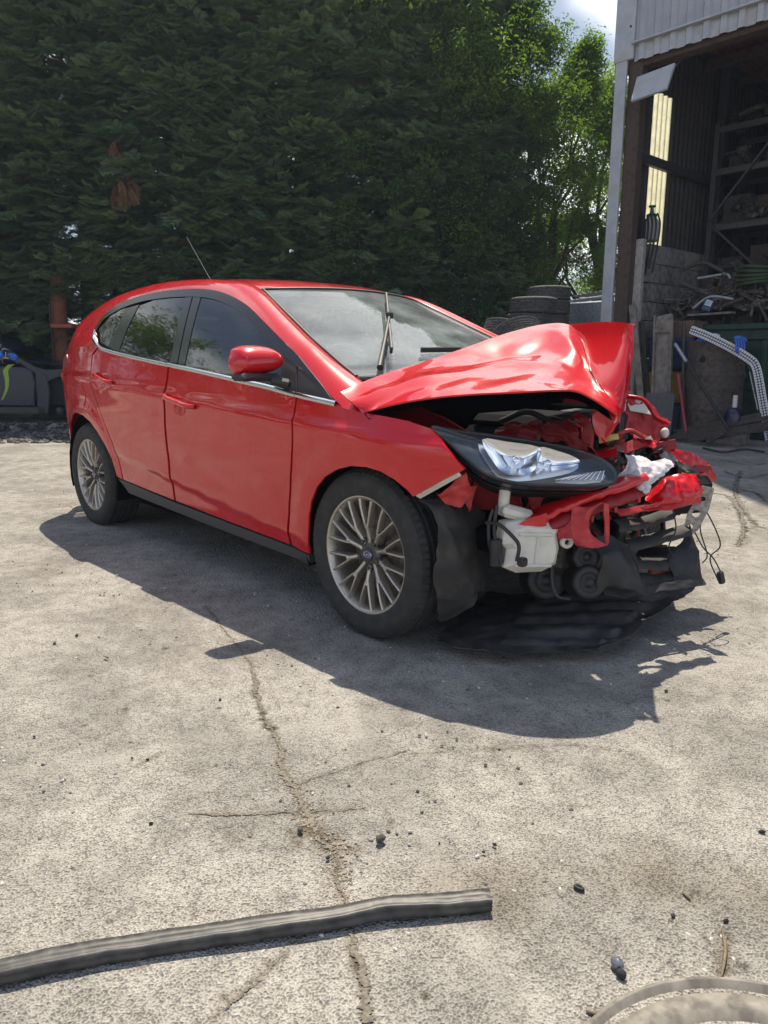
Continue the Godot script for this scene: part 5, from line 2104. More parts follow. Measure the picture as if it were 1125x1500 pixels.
	bay.box(Transform3D(Basis.IDENTITY, V(.05, .62, -.50)), V(.52, .42, .05), .01)
	put("bay_floor", bay, dark, CAR)
	var tower := [[V(-.14, .86, .66), V(.06, .87, .66), V(.30, .80, .66), V(.47, .70, .62)], [V(-.14, .80, .60), V(.06, .80, .60), V(.30, .74, .60), V(.48, .64, .57)], [V(-.14, .55, .56), V(.06, .5, .56), V(.30, .5, .56), V(.48, .52, .53)]]
	net_part("inner_wing", tower, dull, .006, .01, 6.0, 20, true)
	var blk := MB.new()
	blk.box(Transform3D(Basis(V(0, 1, 0), .05), V(.13, .60, .02)), V(.42, .34, .56), .05)
	blk.box(Transform3D(Basis(V(0, 1, 0), .05), V(.15, .79, .04)), V(.34, .06, .44), .025)
	put("engine", blk, MC.dash, CAR)
	for k in 4:
		var run := MB.new()
		run.tube(smooth_line([V(.26, .76, .22 - .12 * k), V(.38, .74, .22 - .12 * k), V(.43, .64, .21 - .12 * k), V(.38, .52, .2 - .12 * k)], 5), .024, 10)
		put("manifold_pipe", run, plastic, CAR)
	# crumpled red slam panel seen between headlight and bonnet
	net_part("slam_panel", [
		[V(0.248, 0.756, 0.5), V(0.299, 0.795, 0.4), V(0.408, 0.815, 0.36), V(0.535, 0.817, 0.34)],
		[V(0.279, 0.735, 0.52), V(0.347, 0.774, 0.42), V(0.454, 0.789, 0.38), V(0.579, 0.773, 0.36)],
		[V(0.286, 0.704, 0.5), V(0.395, 0.743, 0.42), V(0.501, 0.744, 0.38), V(0.61, 0.718, 0.36)]], dull, .008, .022, 9.0, 22, false, CAR, 8, 8)
	net_part("slam_panel", [[V(0.541, 0.838, 0.36), V(0.577, 0.806, 0.36), V(0.594, 0.75, 0.36)], [V(0.561, 0.852, 0.34), V(0.602, 0.812, 0.34), V(0.63, 0.728, 0.34)]], dull, .006, .016, 9.0, 23, false, CAR, 6, 6)
	var bat := MB.new()
	bat.box(Transform3D(Basis(V(0, 1, 0), .2), V(.24, .73, -.30)), V(.30, .18, .20), .015)
	put("battery", bat, plastic, CAR)
	net_part("yellow_tab", [[V(0.594, 0.767, 0.26), V(0.648, 0.784, 0.22)], [V(0.601, 0.743, 0.26), V(0.653, 0.757, 0.22)]], worn([Color(.42, .28, .06), Color(.55, .40, .12)], 8.0, .6), .006, .006, 9.0, 24)
	for k in 7:
		var hose := MB.new()
		var a := V(.18 + .04 * (k % 3), .80 - .03 * k, .30 - .11 * k)
		hose.tube(smooth_line([a, a + V(.12, .04, -.03 + .02 * (k % 2)), a + V(.24, -.05, -.08), a + V(.30, -.20, -.03)], 6), .012 + .004 * (k % 3), 7)
		put("hose", hose, plastic if k % 2 else MC.trim, CAR)

	# --- washer bottle ---
	var wb := PackedVector2Array([Vector2(0, .02), Vector2(.05, 0), Vector2(.15, .005), Vector2(.20, .035), Vector2(.205, .10), Vector2(.19, .15), Vector2(.20, .185), Vector2(.16, .20), Vector2(.06, .205), Vector2(-.01, .19), Vector2(-.015, .11), Vector2(.005, .09)])
	var bo: Vector3 = V(0.528, 0.333, 0.7)
	var bx := (V(0.622, 0.313, 0.49) - bo).normalized()
	var bz2 := bx.cross(Vector3.UP).normalized()
	bo -= bz2 * .07
	var bt := Transform3D(Basis(bx, bz2.cross(bx) * .90, bz2), bo)
	var bm := MB.new()
	bm.prism(wb, .10, bt, .024)
	var bottle := put("washer_bottle", bm, white, CAR)
	for q in [[.03, .035, .14, .014], [.03, .155, .13, .014], [.10, .095, .012, .10]]:
		var rib := MB.new()
		rib.box(bt * Transform3D(Basis.IDENTITY, V(q[0] + q[2] / 2, q[1], .102)), V(q[2], q[3], .008), .004)
		put("bottle_rib", rib, white, bottle)
	var ear := MB.new()
	ear.lathe([Vector2(.011, -.006), Vector2(.024, -.006), Vector2(.024, .006), Vector2(.011, .006), Vector2(.011, -.006)], 18, bt * Transform3D(Basis(V(1, 0, 0), V(0, 0, 1), V(0, -1, 0)), V(.224, .125, .09)), true)
	put("fixing_ear", ear, white, bottle)
	var neck := MB.new()
	neck.tube(smooth_line([V(0.496, 0.526, 0.66), V(0.494, 0.566, 0.66), V(0.49, 0.604, 0.65), V(0.478, 0.643, 0.63)], 4), .019, 14)
	put("filler_neck", neck, white, bottle)
	var shoulder := MB.new()
	shoulder.box(bt * Transform3D(Basis(V(0, 0, 1), -.22), V(.045, .222, .03)), V(.12, .05, .08), .016)
	put("bottle_shoulder", shoulder, white, bottle)
	var pump := MB.new()
	pump.tube([V(0.516, 0.359, 0.72), V(0.512, 0.448, 0.72)], .022, 10)
	pump.box(Transform3D(Basis.IDENTITY, V(0.611, 0.386, 0.7)), V(.03, .03, .03), .006)
	put("washer_pump", pump, plastic, CAR)
	for c in [[V(0.496, 0.548, 0.72), V(0.489, 0.493, 0.73), V(0.498, 0.423, 0.73), V(0.53, 0.359, 0.73)], [V(0.477, 0.5, 0.73), V(0.53, 0.504, 0.73), V(0.58, 0.472, 0.72), V(0.602, 0.44, 0.71), V(0.596, 0.388, 0.71)], [V(0.505, 0.562, 0.71), V(0.506, 0.47, 0.72), V(0.542, 0.371, 0.72)], [V(0.618, 0.411, 0.52), V(0.604, 0.31, 0.52), V(0.628, 0.237, 0.52), V(0.673, 0.229, 0.5)]]:
		var cab := MB.new()
		cab.tube(smooth_line(c, 6), .0065, 6)
		put("cable", cab, MC.trim, CAR)

	# --- bent bumper beam and red crash structure ---
	var beam_pts := [V(0.539, 0.472, 0.66), V(0.598, 0.516, 0.56), V(0.663, 0.565, 0.46), V(0.726, 0.603, 0.33), V(0.762, 0.632, 0.2)]
	for part in [[0.0, .030], [-.045, .024]]:
		var rows := []
		for q in smooth_line(beam_pts, 5):
			var c: Vector3 = q + V(0, part[0], 0)
			rows.append([c + V(-.05, .018, -.03), c + V(0, .020, .0), c + V(.012, -.004, .012), c + V(.0, -.022, .0), c + V(-.05, -.020, -.03)])
		dent(rows, .010, 9.0, 27)
		var rb := MB.new()
		slab(rb, rows, .004, true)
		put("bumper_beam", rb, red if part[0] == 0.0 else dull, CAR)
	net_part("crash_can", [[V(0.554, 0.491, 0.68), V(0.582, 0.517, 0.63), V(0.611, 0.533, 0.58)], [V(0.561, 0.46, 0.68), V(0.584, 0.48, 0.63), V(0.613, 0.5, 0.58)], [V(0.563, 0.452, 0.66), V(0.588, 0.469, 0.62), V(0.612, 0.489, 0.57)]], red, .006, .004, 8.0, 28)
	for k in 5:
		var web := MB.new()
		var a: Vector3 = (V(0.606, 0.503, 0.57)).lerp(V(0.759, 0.62, 0.23), k / 4.0)
		web.beam(a + V(-.02, .01, -.01), a + V(-.01, -.075, .0), .012, .035, .003)
		put("beam_web", web, dull2, CAR)
	# U shaped towing bracket
	var ubk := [[V(0.658, 0.553, 0.5), V(0.696, 0.553, 0.46), V(0.728, 0.567, 0.42)], [V(0.662, 0.508, 0.51), V(0.7, 0.524, 0.48), V(0.702, 0.529, 0.45)], [V(0.671, 0.453, 0.51), V(0.699, 0.458, 0.48), V(0.706, 0.464, 0.45)], [V(0.694, 0.428, 0.51), V(0.721, 0.413, 0.46), V(0.754, 0.42, 0.42)]]
	net_part("towing_bracket", ubk, dull2, .006, .004, 7.0, 29)
	net_part("towing_bracket", [[V(0.728, 0.567, 0.42), V(0.737, 0.561, 0.4)], [V(0.738, 0.5, 0.42), V(0.744, 0.491, 0.4)], [V(0.751, 0.419, 0.42), V(0.749, 0.425, 0.4)]], dull2, .005, .003, 7.0, 30)
	net_part("towing_bracket", [[V(0.613, 0.487, 0.52), V(0.661, 0.511, 0.5)], [V(0.622, 0.436, 0.52), V(0.668, 0.446, 0.5)]], dull2, .02, .004, 7.0, 31)

	# --- belt pulleys and accessories behind ---
	for c in [[V(0.677, 0.27, 0.4), .062], [V(0.648, 0.355, 0.38), .052], [V(0.5, 0.238, 0.4), .075]]:
		var pl := MB.new()
		var tr := Transform3D(Basis(V(.6, 0, -.8), V(.7, .2, .68).normalized(), V(0, 1, 0)).orthonormalized(), c[0])
		pl.lathe([Vector2(c[1], -.10), Vector2(c[1], 0), Vector2(c[1] * .9, .012), Vector2(c[1] * .62, .014), Vector2(c[1] * .58, .004), Vector2(c[1] * .3, .004), Vector2(c[1] * .26, .016), Vector2(0, .016)], 28, tr)
		put("pulley", pl, plastic, CAR)
	var gb := MB.new()
	gb.box(Transform3D(Basis(V(0, 1, 0), .4), V(.40, .36, .32)), V(.34, .22, .28), .05)
	gb.box(Transform3D(Basis(V(0, 1, 0), .4), V(.36, .30, .05)), V(.34, .18, .40), .05)
	put("gearbox", gb, engine_metal, CAR)
	# black cover hanging round the pulleys
	net_part("pulley_cover", [[V(0.658, 0.416, 0.36), V(0.681, 0.423, 0.3), V(0.719, 0.396, 0.26), V(0.748, 0.355, 0.22)], [V(0.708, 0.355, 0.38), V(0.73, 0.37, 0.33), V(0.762, 0.333, 0.28), V(0.791, 0.282, 0.24)], [V(0.694, 0.247, 0.38), V(0.744, 0.256, 0.34), V(0.788, 0.243, 0.3), V(0.822, 0.223, 0.24)]], plastic, .005, .012, 6.0, 33)
	# --- torn lower grille: long bent slats and a hanging tray ---
	for s in [[V(0.697, 0.369, 0.18), V(0.732, 0.38, 0.02), V(0.783, 0.4, -0.12)], [V(0.707, 0.301, 0.14), V(0.758, 0.28, 0), V(0.81, 0.262, -0.1)], [V(0.709, 0.25, 0.16), V(0.769, 0.226, 0.04), V(0.833, 0.238, -0.08)], [V(0.673, 0.448, 0.22), V(0.701, 0.445, 0.1), V(0.719, 0.457, -0.1)]]:
		var rows := []
		for q in smooth_line(s, 5):
			rows.append([q + V(-.03, .012, -.02), q + V(.01, .004, .01), q + V(.012, -.022, .012)])
		dent(rows, .006, 8.0, 34)
		var sl := MB.new()
		slab(sl, rows, .004, true)
		put("grille_slat", sl, dusty, CAR)
	net_part("lower_grille", [[V(0.776, 0.415, -0.12), V(0.815, 0.341, -0.12), V(0.843, 0.211, -0.12)], [V(0.769, 0.362, -0.1), V(0.816, 0.307, -0.08), V(0.851, 0.198, -0.06)], [V(0.745, 0.304, -0.02), V(0.787, 0.249, 0), V(0.816, 0.185, 0.02)]], plastic, .005, .014, 7.0, 35)
	net_part("lower_lip", [[V(0.703, 0.246, 0.36), V(0.742, 0.23, 0.24), V(0.784, 0.23, 0.12), V(0.829, 0.232, 0), V(0.862, 0.224, -0.1)], [V(0.724, 0.228, 0.37), V(0.76, 0.207, 0.26), V(0.796, 0.206, 0.14), V(0.841, 0.207, 0.02), V(0.874, 0.205, -0.1)]], dusty, .005, .008, 8.0, 36, false, CAR, 6, 6)
	var tray := MB.new()
	tray.box(Transform3D(Basis(V(0, 1, 0), .8), V(.52, .24, -.12)), V(.50, .05, .20), .015)
	put("cooler_tray", tray, plastic, CAR)
	var fanm := MB.new()
	fanm.box(Transform3D(Basis(V(0, 1, 0), .75).rotated(V(0, 0, 1), -.2), V(.46, .46, -.10)), V(.05, .34, .52), .012)
	var radi := put("radiator", fanm, engine_metal, CAR)
	for k in 11:
		var f2 := MB.new()
		f2.box(Transform3D(Basis(V(0, 1, 0), .75).rotated(V(0, 0, 1), -.2), V(.49, .33 + .026 * k, -.08)), V(.02, .006, .48))
		put("radiator_fin", f2, metal, radi)
	var rd := MB.new()
	rd.lathe([Vector2(.05, -.01), Vector2(.05, .01), Vector2(.04, .014), Vector2(0, .014)], 20, Transform3D(Basis(V(.6, 0, -.8), V(.75, .2, .6).normalized(), V(0, 1, 0)).orthonormalized(), V(0.732, 0.228, -0.02)))
	put("red_cap", rd, mat(Color(.25, .006, .008), .4), CAR)

	# --- far front corner: torn wing, lamp opening, broken bumper ---
	net_part("far_wing", [
		[V(0.353, 0.882, -0.32), V(0.409, 0.881, -0.34), V(0.474, 0.834, -0.36), V(0.522, 0.79, -0.37)],
		[V(0.362, 0.83, -0.3), V(0.408, 0.838, -0.32), V(0.463, 0.805, -0.34), V(0.536, 0.757, -0.36)],
		[V(0.357, 0.79, -0.28), V(0.409, 0.769, -0.3), V(0.467, 0.742, -0.33), V(0.52, 0.722, -0.35)],
		[V(0.411, 0.742, -0.26), V(0.455, 0.721, -0.28), V(0.487, 0.705, -0.31), V(0.514, 0.7, -0.33)]], dull2, .006, .016, 8.0, 40, false, CAR, 6, 6)
	net_part("lamp_opening", [[V(0.366, 0.88, -0.315), V(0.432, 0.87, -0.33)], [V(0.4, 0.827, -0.29), V(0.487, 0.816, -0.315)]], white, .004, .003, 5.0, 41)
	var edge := MB.new()
	edge.tube(smooth_line([V(0.359, 0.888, -0.31), V(0.431, 0.879, -0.33), V(0.472, 0.843, -0.34), V(0.497, 0.804, -0.345), V(0.552, 0.778, -0.36)], 4), .009, 6)
	put("wing_edge", edge, red, CAR)
	var lampw := MB.new()
	lampw.ball(V(0.546, 0.742, -0.33), V(.018, .022, .018), 12)
	put("far_lamp_bulb", lampw, white, CAR)
	net_part("strut_plate", [[V(0.463, 0.71, -0.46), V(0.501, 0.707, -0.46)], [V(0.468, 0.645, -0.45), V(0.506, 0.643, -0.45)]], dull, .006, .006, 9.0, 42)
	net_part("far_bumper", [
		[V(0.473, 0.67, -0.4), V(0.52, 0.667, -0.46), V(0.576, 0.644, -0.52), V(0.634, 0.598, -0.56), V(0.662, 0.552, -0.58)],
		[V(0.493, 0.635, -0.38), V(0.534, 0.623, -0.44), V(0.583, 0.599, -0.5), V(0.63, 0.557, -0.55), V(0.658, 0.527, -0.58)],
		[V(0.523, 0.617, -0.36), V(0.559, 0.599, -0.4), V(0.59, 0.573, -0.46), V(0.622, 0.541, -0.52), V(0.645, 0.523, -0.55)]], red, .005, .010, 8.0, 43, false, CAR, 6, 6)
	net_part("bumper_clip", [[V(0.507, 0.684, -0.38), V(0.564, 0.684, -0.4)], [V(0.515, 0.661, -0.38), V(0.56, 0.658, -0.4)]], red, .01, .004, 9.0, 44)
	net_part("bumper_clip", [[V(0.607, 0.601, -0.5), V(0.655, 0.596, -0.54)], [V(0.616, 0.572, -0.5), V(0.652, 0.566, -0.54)]], dull, .01, .004, 9.0, 45)
	net_part("bumper_grid", [[V(0.583, 0.623, -0.36), V(0.628, 0.608, -0.38), V(0.658, 0.585, -0.42)], [V(0.614, 0.588, -0.34), V(0.653, 0.573, -0.36), V(0.688, 0.55, -0.4)]], plastic, .01, .014, 12.0, 46)
	# twisted piece of red bumper over the beam
	net_part("bumper_skin", [
		[V(0.698, 0.554, 0.06), V(0.73, 0.608, 0), V(0.756, 0.623, -0.08), V(0.792, 0.611, -0.14)],
		[V(0.698, 0.522, 0.08), V(0.755, 0.576, 0.06), V(0.794, 0.583, -0.02), V(0.822, 0.572, -0.1)],
		[V(0.723, 0.51, 0.1), V(0.785, 0.537, 0.08), V(0.817, 0.547, 0), V(0.841, 0.546, -0.08)],
		[V(0.669, 0.498, 0.22), V(0.734, 0.51, 0.12), V(0.803, 0.525, 0), V(0.832, 0.529, -0.08)]], red, .006, .014, 7.0, 47, false, CAR, 7, 7)
	net_part("bumper_skin", [[V(0.678, 0.51, 0.26), V(0.717, 0.52, 0.14), V(0.784, 0.522, 0.04), V(0.837, 0.535, -0.08)], [V(0.701, 0.492, 0.25), V(0.733, 0.497, 0.14), V(0.791, 0.504, 0.05), V(0.834, 0.514, -0.08)]], dull2, .005, .006, 8.0, 48)
	# pierced metal bracket at the far side
	var pb := MB.new()
	var o1: Vector3 = V(0.813, 0.569, -0.16)
	var x1 := (V(0.83, 0.565, -0.17) - o1).normalized()
	var y1 := (V(0.784, 0.407, -0.14) - o1).normalized()
	var pt := Transform3D(Basis(x1, y1, x1.cross(y1).normalized()).orthonormalized(), o1)
	var cg := CSGCombiner3D.new()
	cg.name = "pierced_bracket"
	CAR.add_child(cg, true)
	cg.transform = pt
	var plate := CSGPolygon3D.new()
	plate.name = "plate"
	plate.polygon = PackedVector2Array([Vector2(-.015, 0), Vector2(.03, 0), Vector2(.035, .08), Vector2(.02, .17), Vector2(.0, .20), Vector2(-.03, .19), Vector2(-.035, .12), Vector2(-.02, .06)])
	plate.depth = .008
	plate.material = metal
	cg.add_child(plate, true)
	for q in [Vector3(.003, .05, .011), Vector3(-.005, .11, .015), Vector3(-.01, .165, .010)]:
		var hole := CSGCylinder3D.new()
		hole.name = "hole"
		hole.operation = CSGShape3D.OPERATION_SUBTRACTION
		hole.radius = q.z
		hole.height = .05
		hole.rotation.x = PI / 2
		hole.position = V(q.x, q.y, 0)
		hole.material = metal
		cg.add_child(hole, true)
	# loose wires at the far corner
	for c in [[V(0.792, 0.487, -0.2), V(0.839, 0.397, -0.22), V(0.855, 0.328, -0.24), V(0.829, 0.277, -0.22), V(0.852, 0.184, -0.26)], [V(0.798, 0.474, -0.2), V(0.789, 0.391, -0.2), V(0.821, 0.293, -0.21), V(0.81, 0.257, -0.2)], [V(0.787, 0.383, -0.16), V(0.816, 0.325, -0.18), V(0.834, 0.274, -0.24), V(0.855, 0.217, -0.27)], [V(0.746, 0.496, -0.04), V(0.772, 0.414, -0.03), V(0.765, 0.351, 0), V(0.784, 0.315, 0)]]:
		var wi := MB.new()
		wi.tube(smooth_line(c, 8), .0028, 5)
		put("loose_wire", wi, MC.trim, CAR)
	var plug := MB.new()
	plug.box(Transform3D(Basis(V(0, 0, 1), .3), V(0.858, 0.195, -0.27)), V(.022, .05, .026), .005)
	put("wire_plug", plug, MC.trim, CAR)
	# what is left of the far side's inner structure
	var fs := MB.new()
	fs.box(Transform3D(Basis(V(0, 1, 0), .55), V(.34, .52, -.38)), V(.36, .22, .42), .03)
	put("far_inner_wing", fs, MC.dash, CAR)
	net_part("far_front_wing", [[V(-.50, .90, -.86), V(-.1, .88, -.84), V(.15, .84, -.74), V(.32, .80, -.62)], [V(-.50, .66, -.89), V(-.38, .62, -.90), V(.10, .70, -.82), V(.34, .66, -.68)], [V(-.50, .28, -.85), V(-.42, .40, -.86), V(.30, .58, -.76), V(.42, .46, -.66)]], red, .006, .022, 4.0, 50, true, CAR, 6, 6)
	net_part("far_wing_top", [[V(0.354, 0.876, -0.33), V(0.408, 0.874, -0.35), V(0.463, 0.833, -0.37), V(0.511, 0.789, -0.38)], [V(.28, .87, -.46), V(.33, .85, -.46), V(.38, .82, -.46), V(.43, .78, -.46)], [V(.14, .86, -.66), V(.19, .85, -.64), V(.25, .82, -.62), V(.32, .77, -.58)]], dull2, .006, .010, 6.0, 59, true, CAR, 5, 5)
	net_part("far_inner_panel", [[V(-.14, .92, -.62), V(.15, .88, -.60), V(.36, .78, -.54)], [V(-.14, .70, -.58), V(.15, .66, -.56), V(.38, .60, -.50)], [V(-.14, .40, -.56), V(.15, .38, -.56), V(.40, .36, -.50)]], dull, .01, .014, 5.0, 57, true, CAR, 5, 5)
	net_part("far_chassis_leg", [[V(.20, .62, -.50), V(.42, .60, -.46), V(.58, .58, -.42)], [V(.20, .50, -.52), V(.42, .47, -.48), V(.60, .46, -.44)], [V(.20, .40, -.50), V(.42, .38, -.46), V(.58, .36, -.42)]], plastic, .02, .02, 7.0, 49)
	var fb := MB.new()
	fb.beam(V(.56, .50, -.14), V(.62, .47, -.56), .13, .16, .03)
	put("far_beam_end", fb, MC.dash, CAR)
	# short bent lengths of pipe, loom and strap in the wreckage
	var rng := RandomNumberGenerator.new()
	rng.seed = 77
	for k in 110:
		var f := rng.randf()
		var base: Vector3 = (V(0.618, 0.66, 0.4)).lerp(V(0.682, 0.52, -0.25), f) + V(rng.randf_range(-.24, -.03), rng.randf_range(-.30, .06), rng.randf_range(-.06, .06))
		var q := base
		var line := [q]
		var dir := V(rng.randf_range(-1, .5), rng.randf_range(-1, .3), rng.randf_range(-1, 1)).normalized()
		for j in 3:
			q += dir * rng.randf_range(.02, .05)
			dir = (dir + V(rng.randf_range(-1, 1), rng.randf_range(-1, .6), rng.randf_range(-1, 1)) * .7).normalized()
			line.append(q)
		var pm := MB.new()
		if k % 3 == 0:
			pm.beam(line[0], line[1], rng.randf_range(.02, .05), .006, .001, V(rng.randf(), rng.randf(), rng.randf()))
			put("bent_strap", pm, [dull2, plastic, engine_metal, dull][(k / 3) % 4], CAR)
		else:
			pm.tube(smooth_line(line, 4), rng.randf_range(.004, .012), 6)
			put("loose_cable", pm, [plastic, MC.trim, plastic, metal][k % 4], CAR)

	# torn scraps of sheet and plastic caught in the wreckage
	for k in 44:
		var f := rng.randf()
		var c: Vector3 = (V(0.436, 0.587, 0.6)).lerp(V(0.708, 0.502, -0.2), f) + V(rng.randf_range(-.22, -.02), rng.randf_range(-.22, .08), rng.randf_range(-.05, .05))
		var a := V(rng.randf_range(-1, 1), rng.randf_range(-.6, .6), rng.randf_range(-1, 1)).normalized() * rng.randf_range(.02, .07)
		var b := a.cross(V(rng.randf_range(-1, 1), rng.randf_range(-1, 1), rng.randf_range(-1, 1)).normalized()).normalized() * rng.randf_range(.015, .05)
		var net := []
		for i in 3:
			var row := []
			for j in 3:
				row.append(c + a * (i - 1) + b * (j - 1) * rng.randf_range(.4, 1.2) + V(rng.randf_range(-1, 1), rng.randf_range(-1, 1), rng.randf_range(-1, 1)) * .012)
			net.append(row)
		net_part(["torn_scrap", "plastic_shard"][k % 2], net, [dull2, plastic, dull, dusty, red, plastic, engine_metal][k % 7], .002, .006, 14.0, 600 + k, false, CAR, 3, 3)
	# tangle of parts on the far side, behind the rag
	for k in 60:
		var c: Vector3 = (V(0.52, 0.753, 0.12)).lerp(V(0.559, 0.68, -0.38), rng.randf()) + V(rng.randf_range(-.14, .0), rng.randf_range(-.13, .035), rng.randf_range(-.05, .05))
		var a := V(rng.randf_range(-1, 1), rng.randf_range(-.7, .5), rng.randf_range(-1, 1)).normalized()
		var pm := MB.new()
		match k % 4:
			0: pm.tube(smooth_line([c - a * .05, c + V(0, .02, 0), c + a * .06], 5), rng.randf_range(.006, .016), 7)
			1: pm.beam(c - a * .05, c + a * .05, rng.randf_range(.015, .05), .006, .001, V(rng.randf(), rng.randf(), rng.randf()))
			2: pm.box(Transform3D(Basis(a, rng.randf() * 6.0), c), V(rng.randf_range(.03, .08), rng.randf_range(.02, .05), rng.randf_range(.03, .06)), .006)
			3:
				var b := a.cross(V(.3, 1, .2)).normalized()
				var rows := []
				for i in 4:
					var row := []
					for j in 4:
						row.append(c + a * (i - 1.5) * .03 + b * (j - 1.5) * .022 + V(rng.randf_range(-1, 1), rng.randf_range(-1, 1), rng.randf_range(-1, 1)) * .009)
					rows.append(row)
				slab(pm, rows, .003, false)
		put(["broken_pipe", "bent_strap", "broken_housing", "torn_scrap"][k % 4], pm, [plastic, dull2, engine_metal, dull, dusty, plastic, dull2, red, plastic, metal][k % 10], CAR)
	# --- rag lying on the wreckage ---
	var ragn := [
		[V(0, 0, 0)], ]
	ragn = [
		[V(0.656, 0.688, 0.18), V(0.68, 0.685, 0.12), V(0.702, 0.672, 0.06), V(0.741, 0.669, -0.02)],
		[V(0.681, 0.66, 0.2), V(0.717, 0.663, 0.17), V(0.733, 0.654, 0.1), V(0.756, 0.652, 0)],
		[V(0.674, 0.621, 0.24), V(0.726, 0.637, 0.22), V(0.745, 0.64, 0.15), V(0.756, 0.639, 0.03)],
		[V(0.698, 0.6, 0.25), V(0.75, 0.606, 0.24), V(0.768, 0.618, 0.2), V(0.757, 0.618, 0.12)],
		[V(0.757, 0.582, 0.24), V(0.773, 0.574, 0.23), V(0.782, 0.581, 0.2), V(0.775, 0.593, 0.18)],
	]
	var rr := smooth_net(ragn, 9, 10)
	dent(rr, .016, 4.5, 52)
	dent(rr, .006, 13.0, 53)
	var rg := MB.new()
	slab(rg, rr, .003, false)
	var cloth := worn([Color(.40, .37, .41), Color(.58, .55, .58), Color(.66, .63, .66)], 6.0, .95, 0, .1, 54)
	tag(put("rag", rg, cloth), "crumpled pale lilac rag lying on the wrecked red bumper", "rag")

	# --- undertray on the ground ---
	var tr0 := [
		[V(0.295, 0.03, 0.766), V(0.437, 0.035, 0.741), V(0.549, 0.04, 0.672), V(0.629, 0.035, 0.565), V(0.708, 0.04, 0.476), V(0.75, 0.05, 0.448)],
		[V(0.212, 0.04, 0.622), V(0.365, 0.05, 0.601), V(0.487, 0.055, 0.536), V(0.586, 0.06, 0.445), V(0.678, 0.06, 0.343), V(0.788, 0.07, 0.309)],
		[V(0.175, 0.05, 0.531), V(0.312, 0.06, 0.479), V(0.44, 0.07, 0.412), V(0.543, 0.075, 0.317), V(0.642, 0.08, 0.194), V(0.748, 0.075, 0.054)],
		[V(0.151, 0.06, 0.413), V(0.279, 0.07, 0.353), V(0.405, 0.085, 0.278), V(0.503, 0.09, 0.165), V(0.611, 0.09, 0.018), V(0.711, 0.07, -0.182)],
		[V(0.13, 0.07, 0.281), V(0.254, 0.085, 0.211), V(0.385, 0.1, 0.134), V(0.496, 0.105, 0.006), V(0.6, 0.1, -0.162), V(0.688, 0.07, -0.431)],
	]
	var trows := smooth_net(tr0, 10, 12)
	for i in trows.size():
		for j in trows[i].size():
			var u := float(i) / (trows.size() - 1)
			var wv: float = float(j) / (trows[i].size() - 1)
			if wv > .34 and wv < .93 and u > .12:      # pressed ribs
				var k := fmod(u * 5.2 + .1, 1.0)
				trows[i][j].y += .022 * smoothstep(.15, .3, k) * (1.0 - smoothstep(.7, .85, k))
	dent(trows, .010, 5.0, 56)
	for r in trows:
		for j in r.size():
			r[j].y = maxf(r[j].y, .012)
	var tm := MB.new()
	slab(tm, trows, .004, false)
	tag(put("undertray", tm, worn([Color(.016, .016, .018), Color(.030, .030, .031), Color(.06, .056, .05)], 2.5, .6, 0, .08, 58)), "black ribbed plastic undertray dropped flat beneath the car's front", "undertray")

# ---------- things standing about the yard ----------
var TYRE_SRC: Node3D


func tyre_thing(label: String, at: Transform3D, group: String) -> void:
	if TYRE_SRC == null:
		TYRE_SRC = thing("tyre", label, "tyre", Vector3.ZERO, group)
		TYRE_SRC.transform = at
		var mb := MB.new()
		var prof := [Vector2(.20, -.085), Vector2(.215, -.10), Vector2(.26, -.108), Vector2(.295, -.10), Vector2(.312, -.082)]
		for g in [-.05, -.017, .017, .05]:
			prof.append_array([Vector2(.318, g - .010), Vector2(.310, g - .004), Vector2(.310, g + .004), Vector2(.318, g + .010)])
		prof.append_array([Vector2(.312, .082), Vector2(.295, .10), Vector2(.26, .108), Vector2(.215, .10), Vector2(.20, .085), Vector2(.22, .075), Vector2(.28, .06), Vector2(.29, 0), Vector2(.28, -.06), Vector2(.22, -.075), Vector2(.20, -.085)])
		mb.lathe(prof, 56)
		put("carcass", mb, worn([Color(.024, .024, .025), Color(.05, .05, .05), Color(.095, .092, .086)], 3.0, .85, 0, .1, 121), TYRE_SRC)
		var tb := MB.new()
		for k in 60:
			var a := TAU * k / 60.0
			for y in [-.075, -.034, 0.0, .034, .075]:
				tb.box(Transform3D(Basis(Vector3.UP, -a) * Basis(Vector3.RIGHT, .4 * signf(y)), V(cos(a) * .3165, y, sin(a) * .3165)), V(.008, .022, .024), 0.0)
		put("tread", tb, TYRE_SRC.get_child(0).material_override, TYRE_SRC)
	else:
		copy_of(TYRE_SRC, label, at, group)


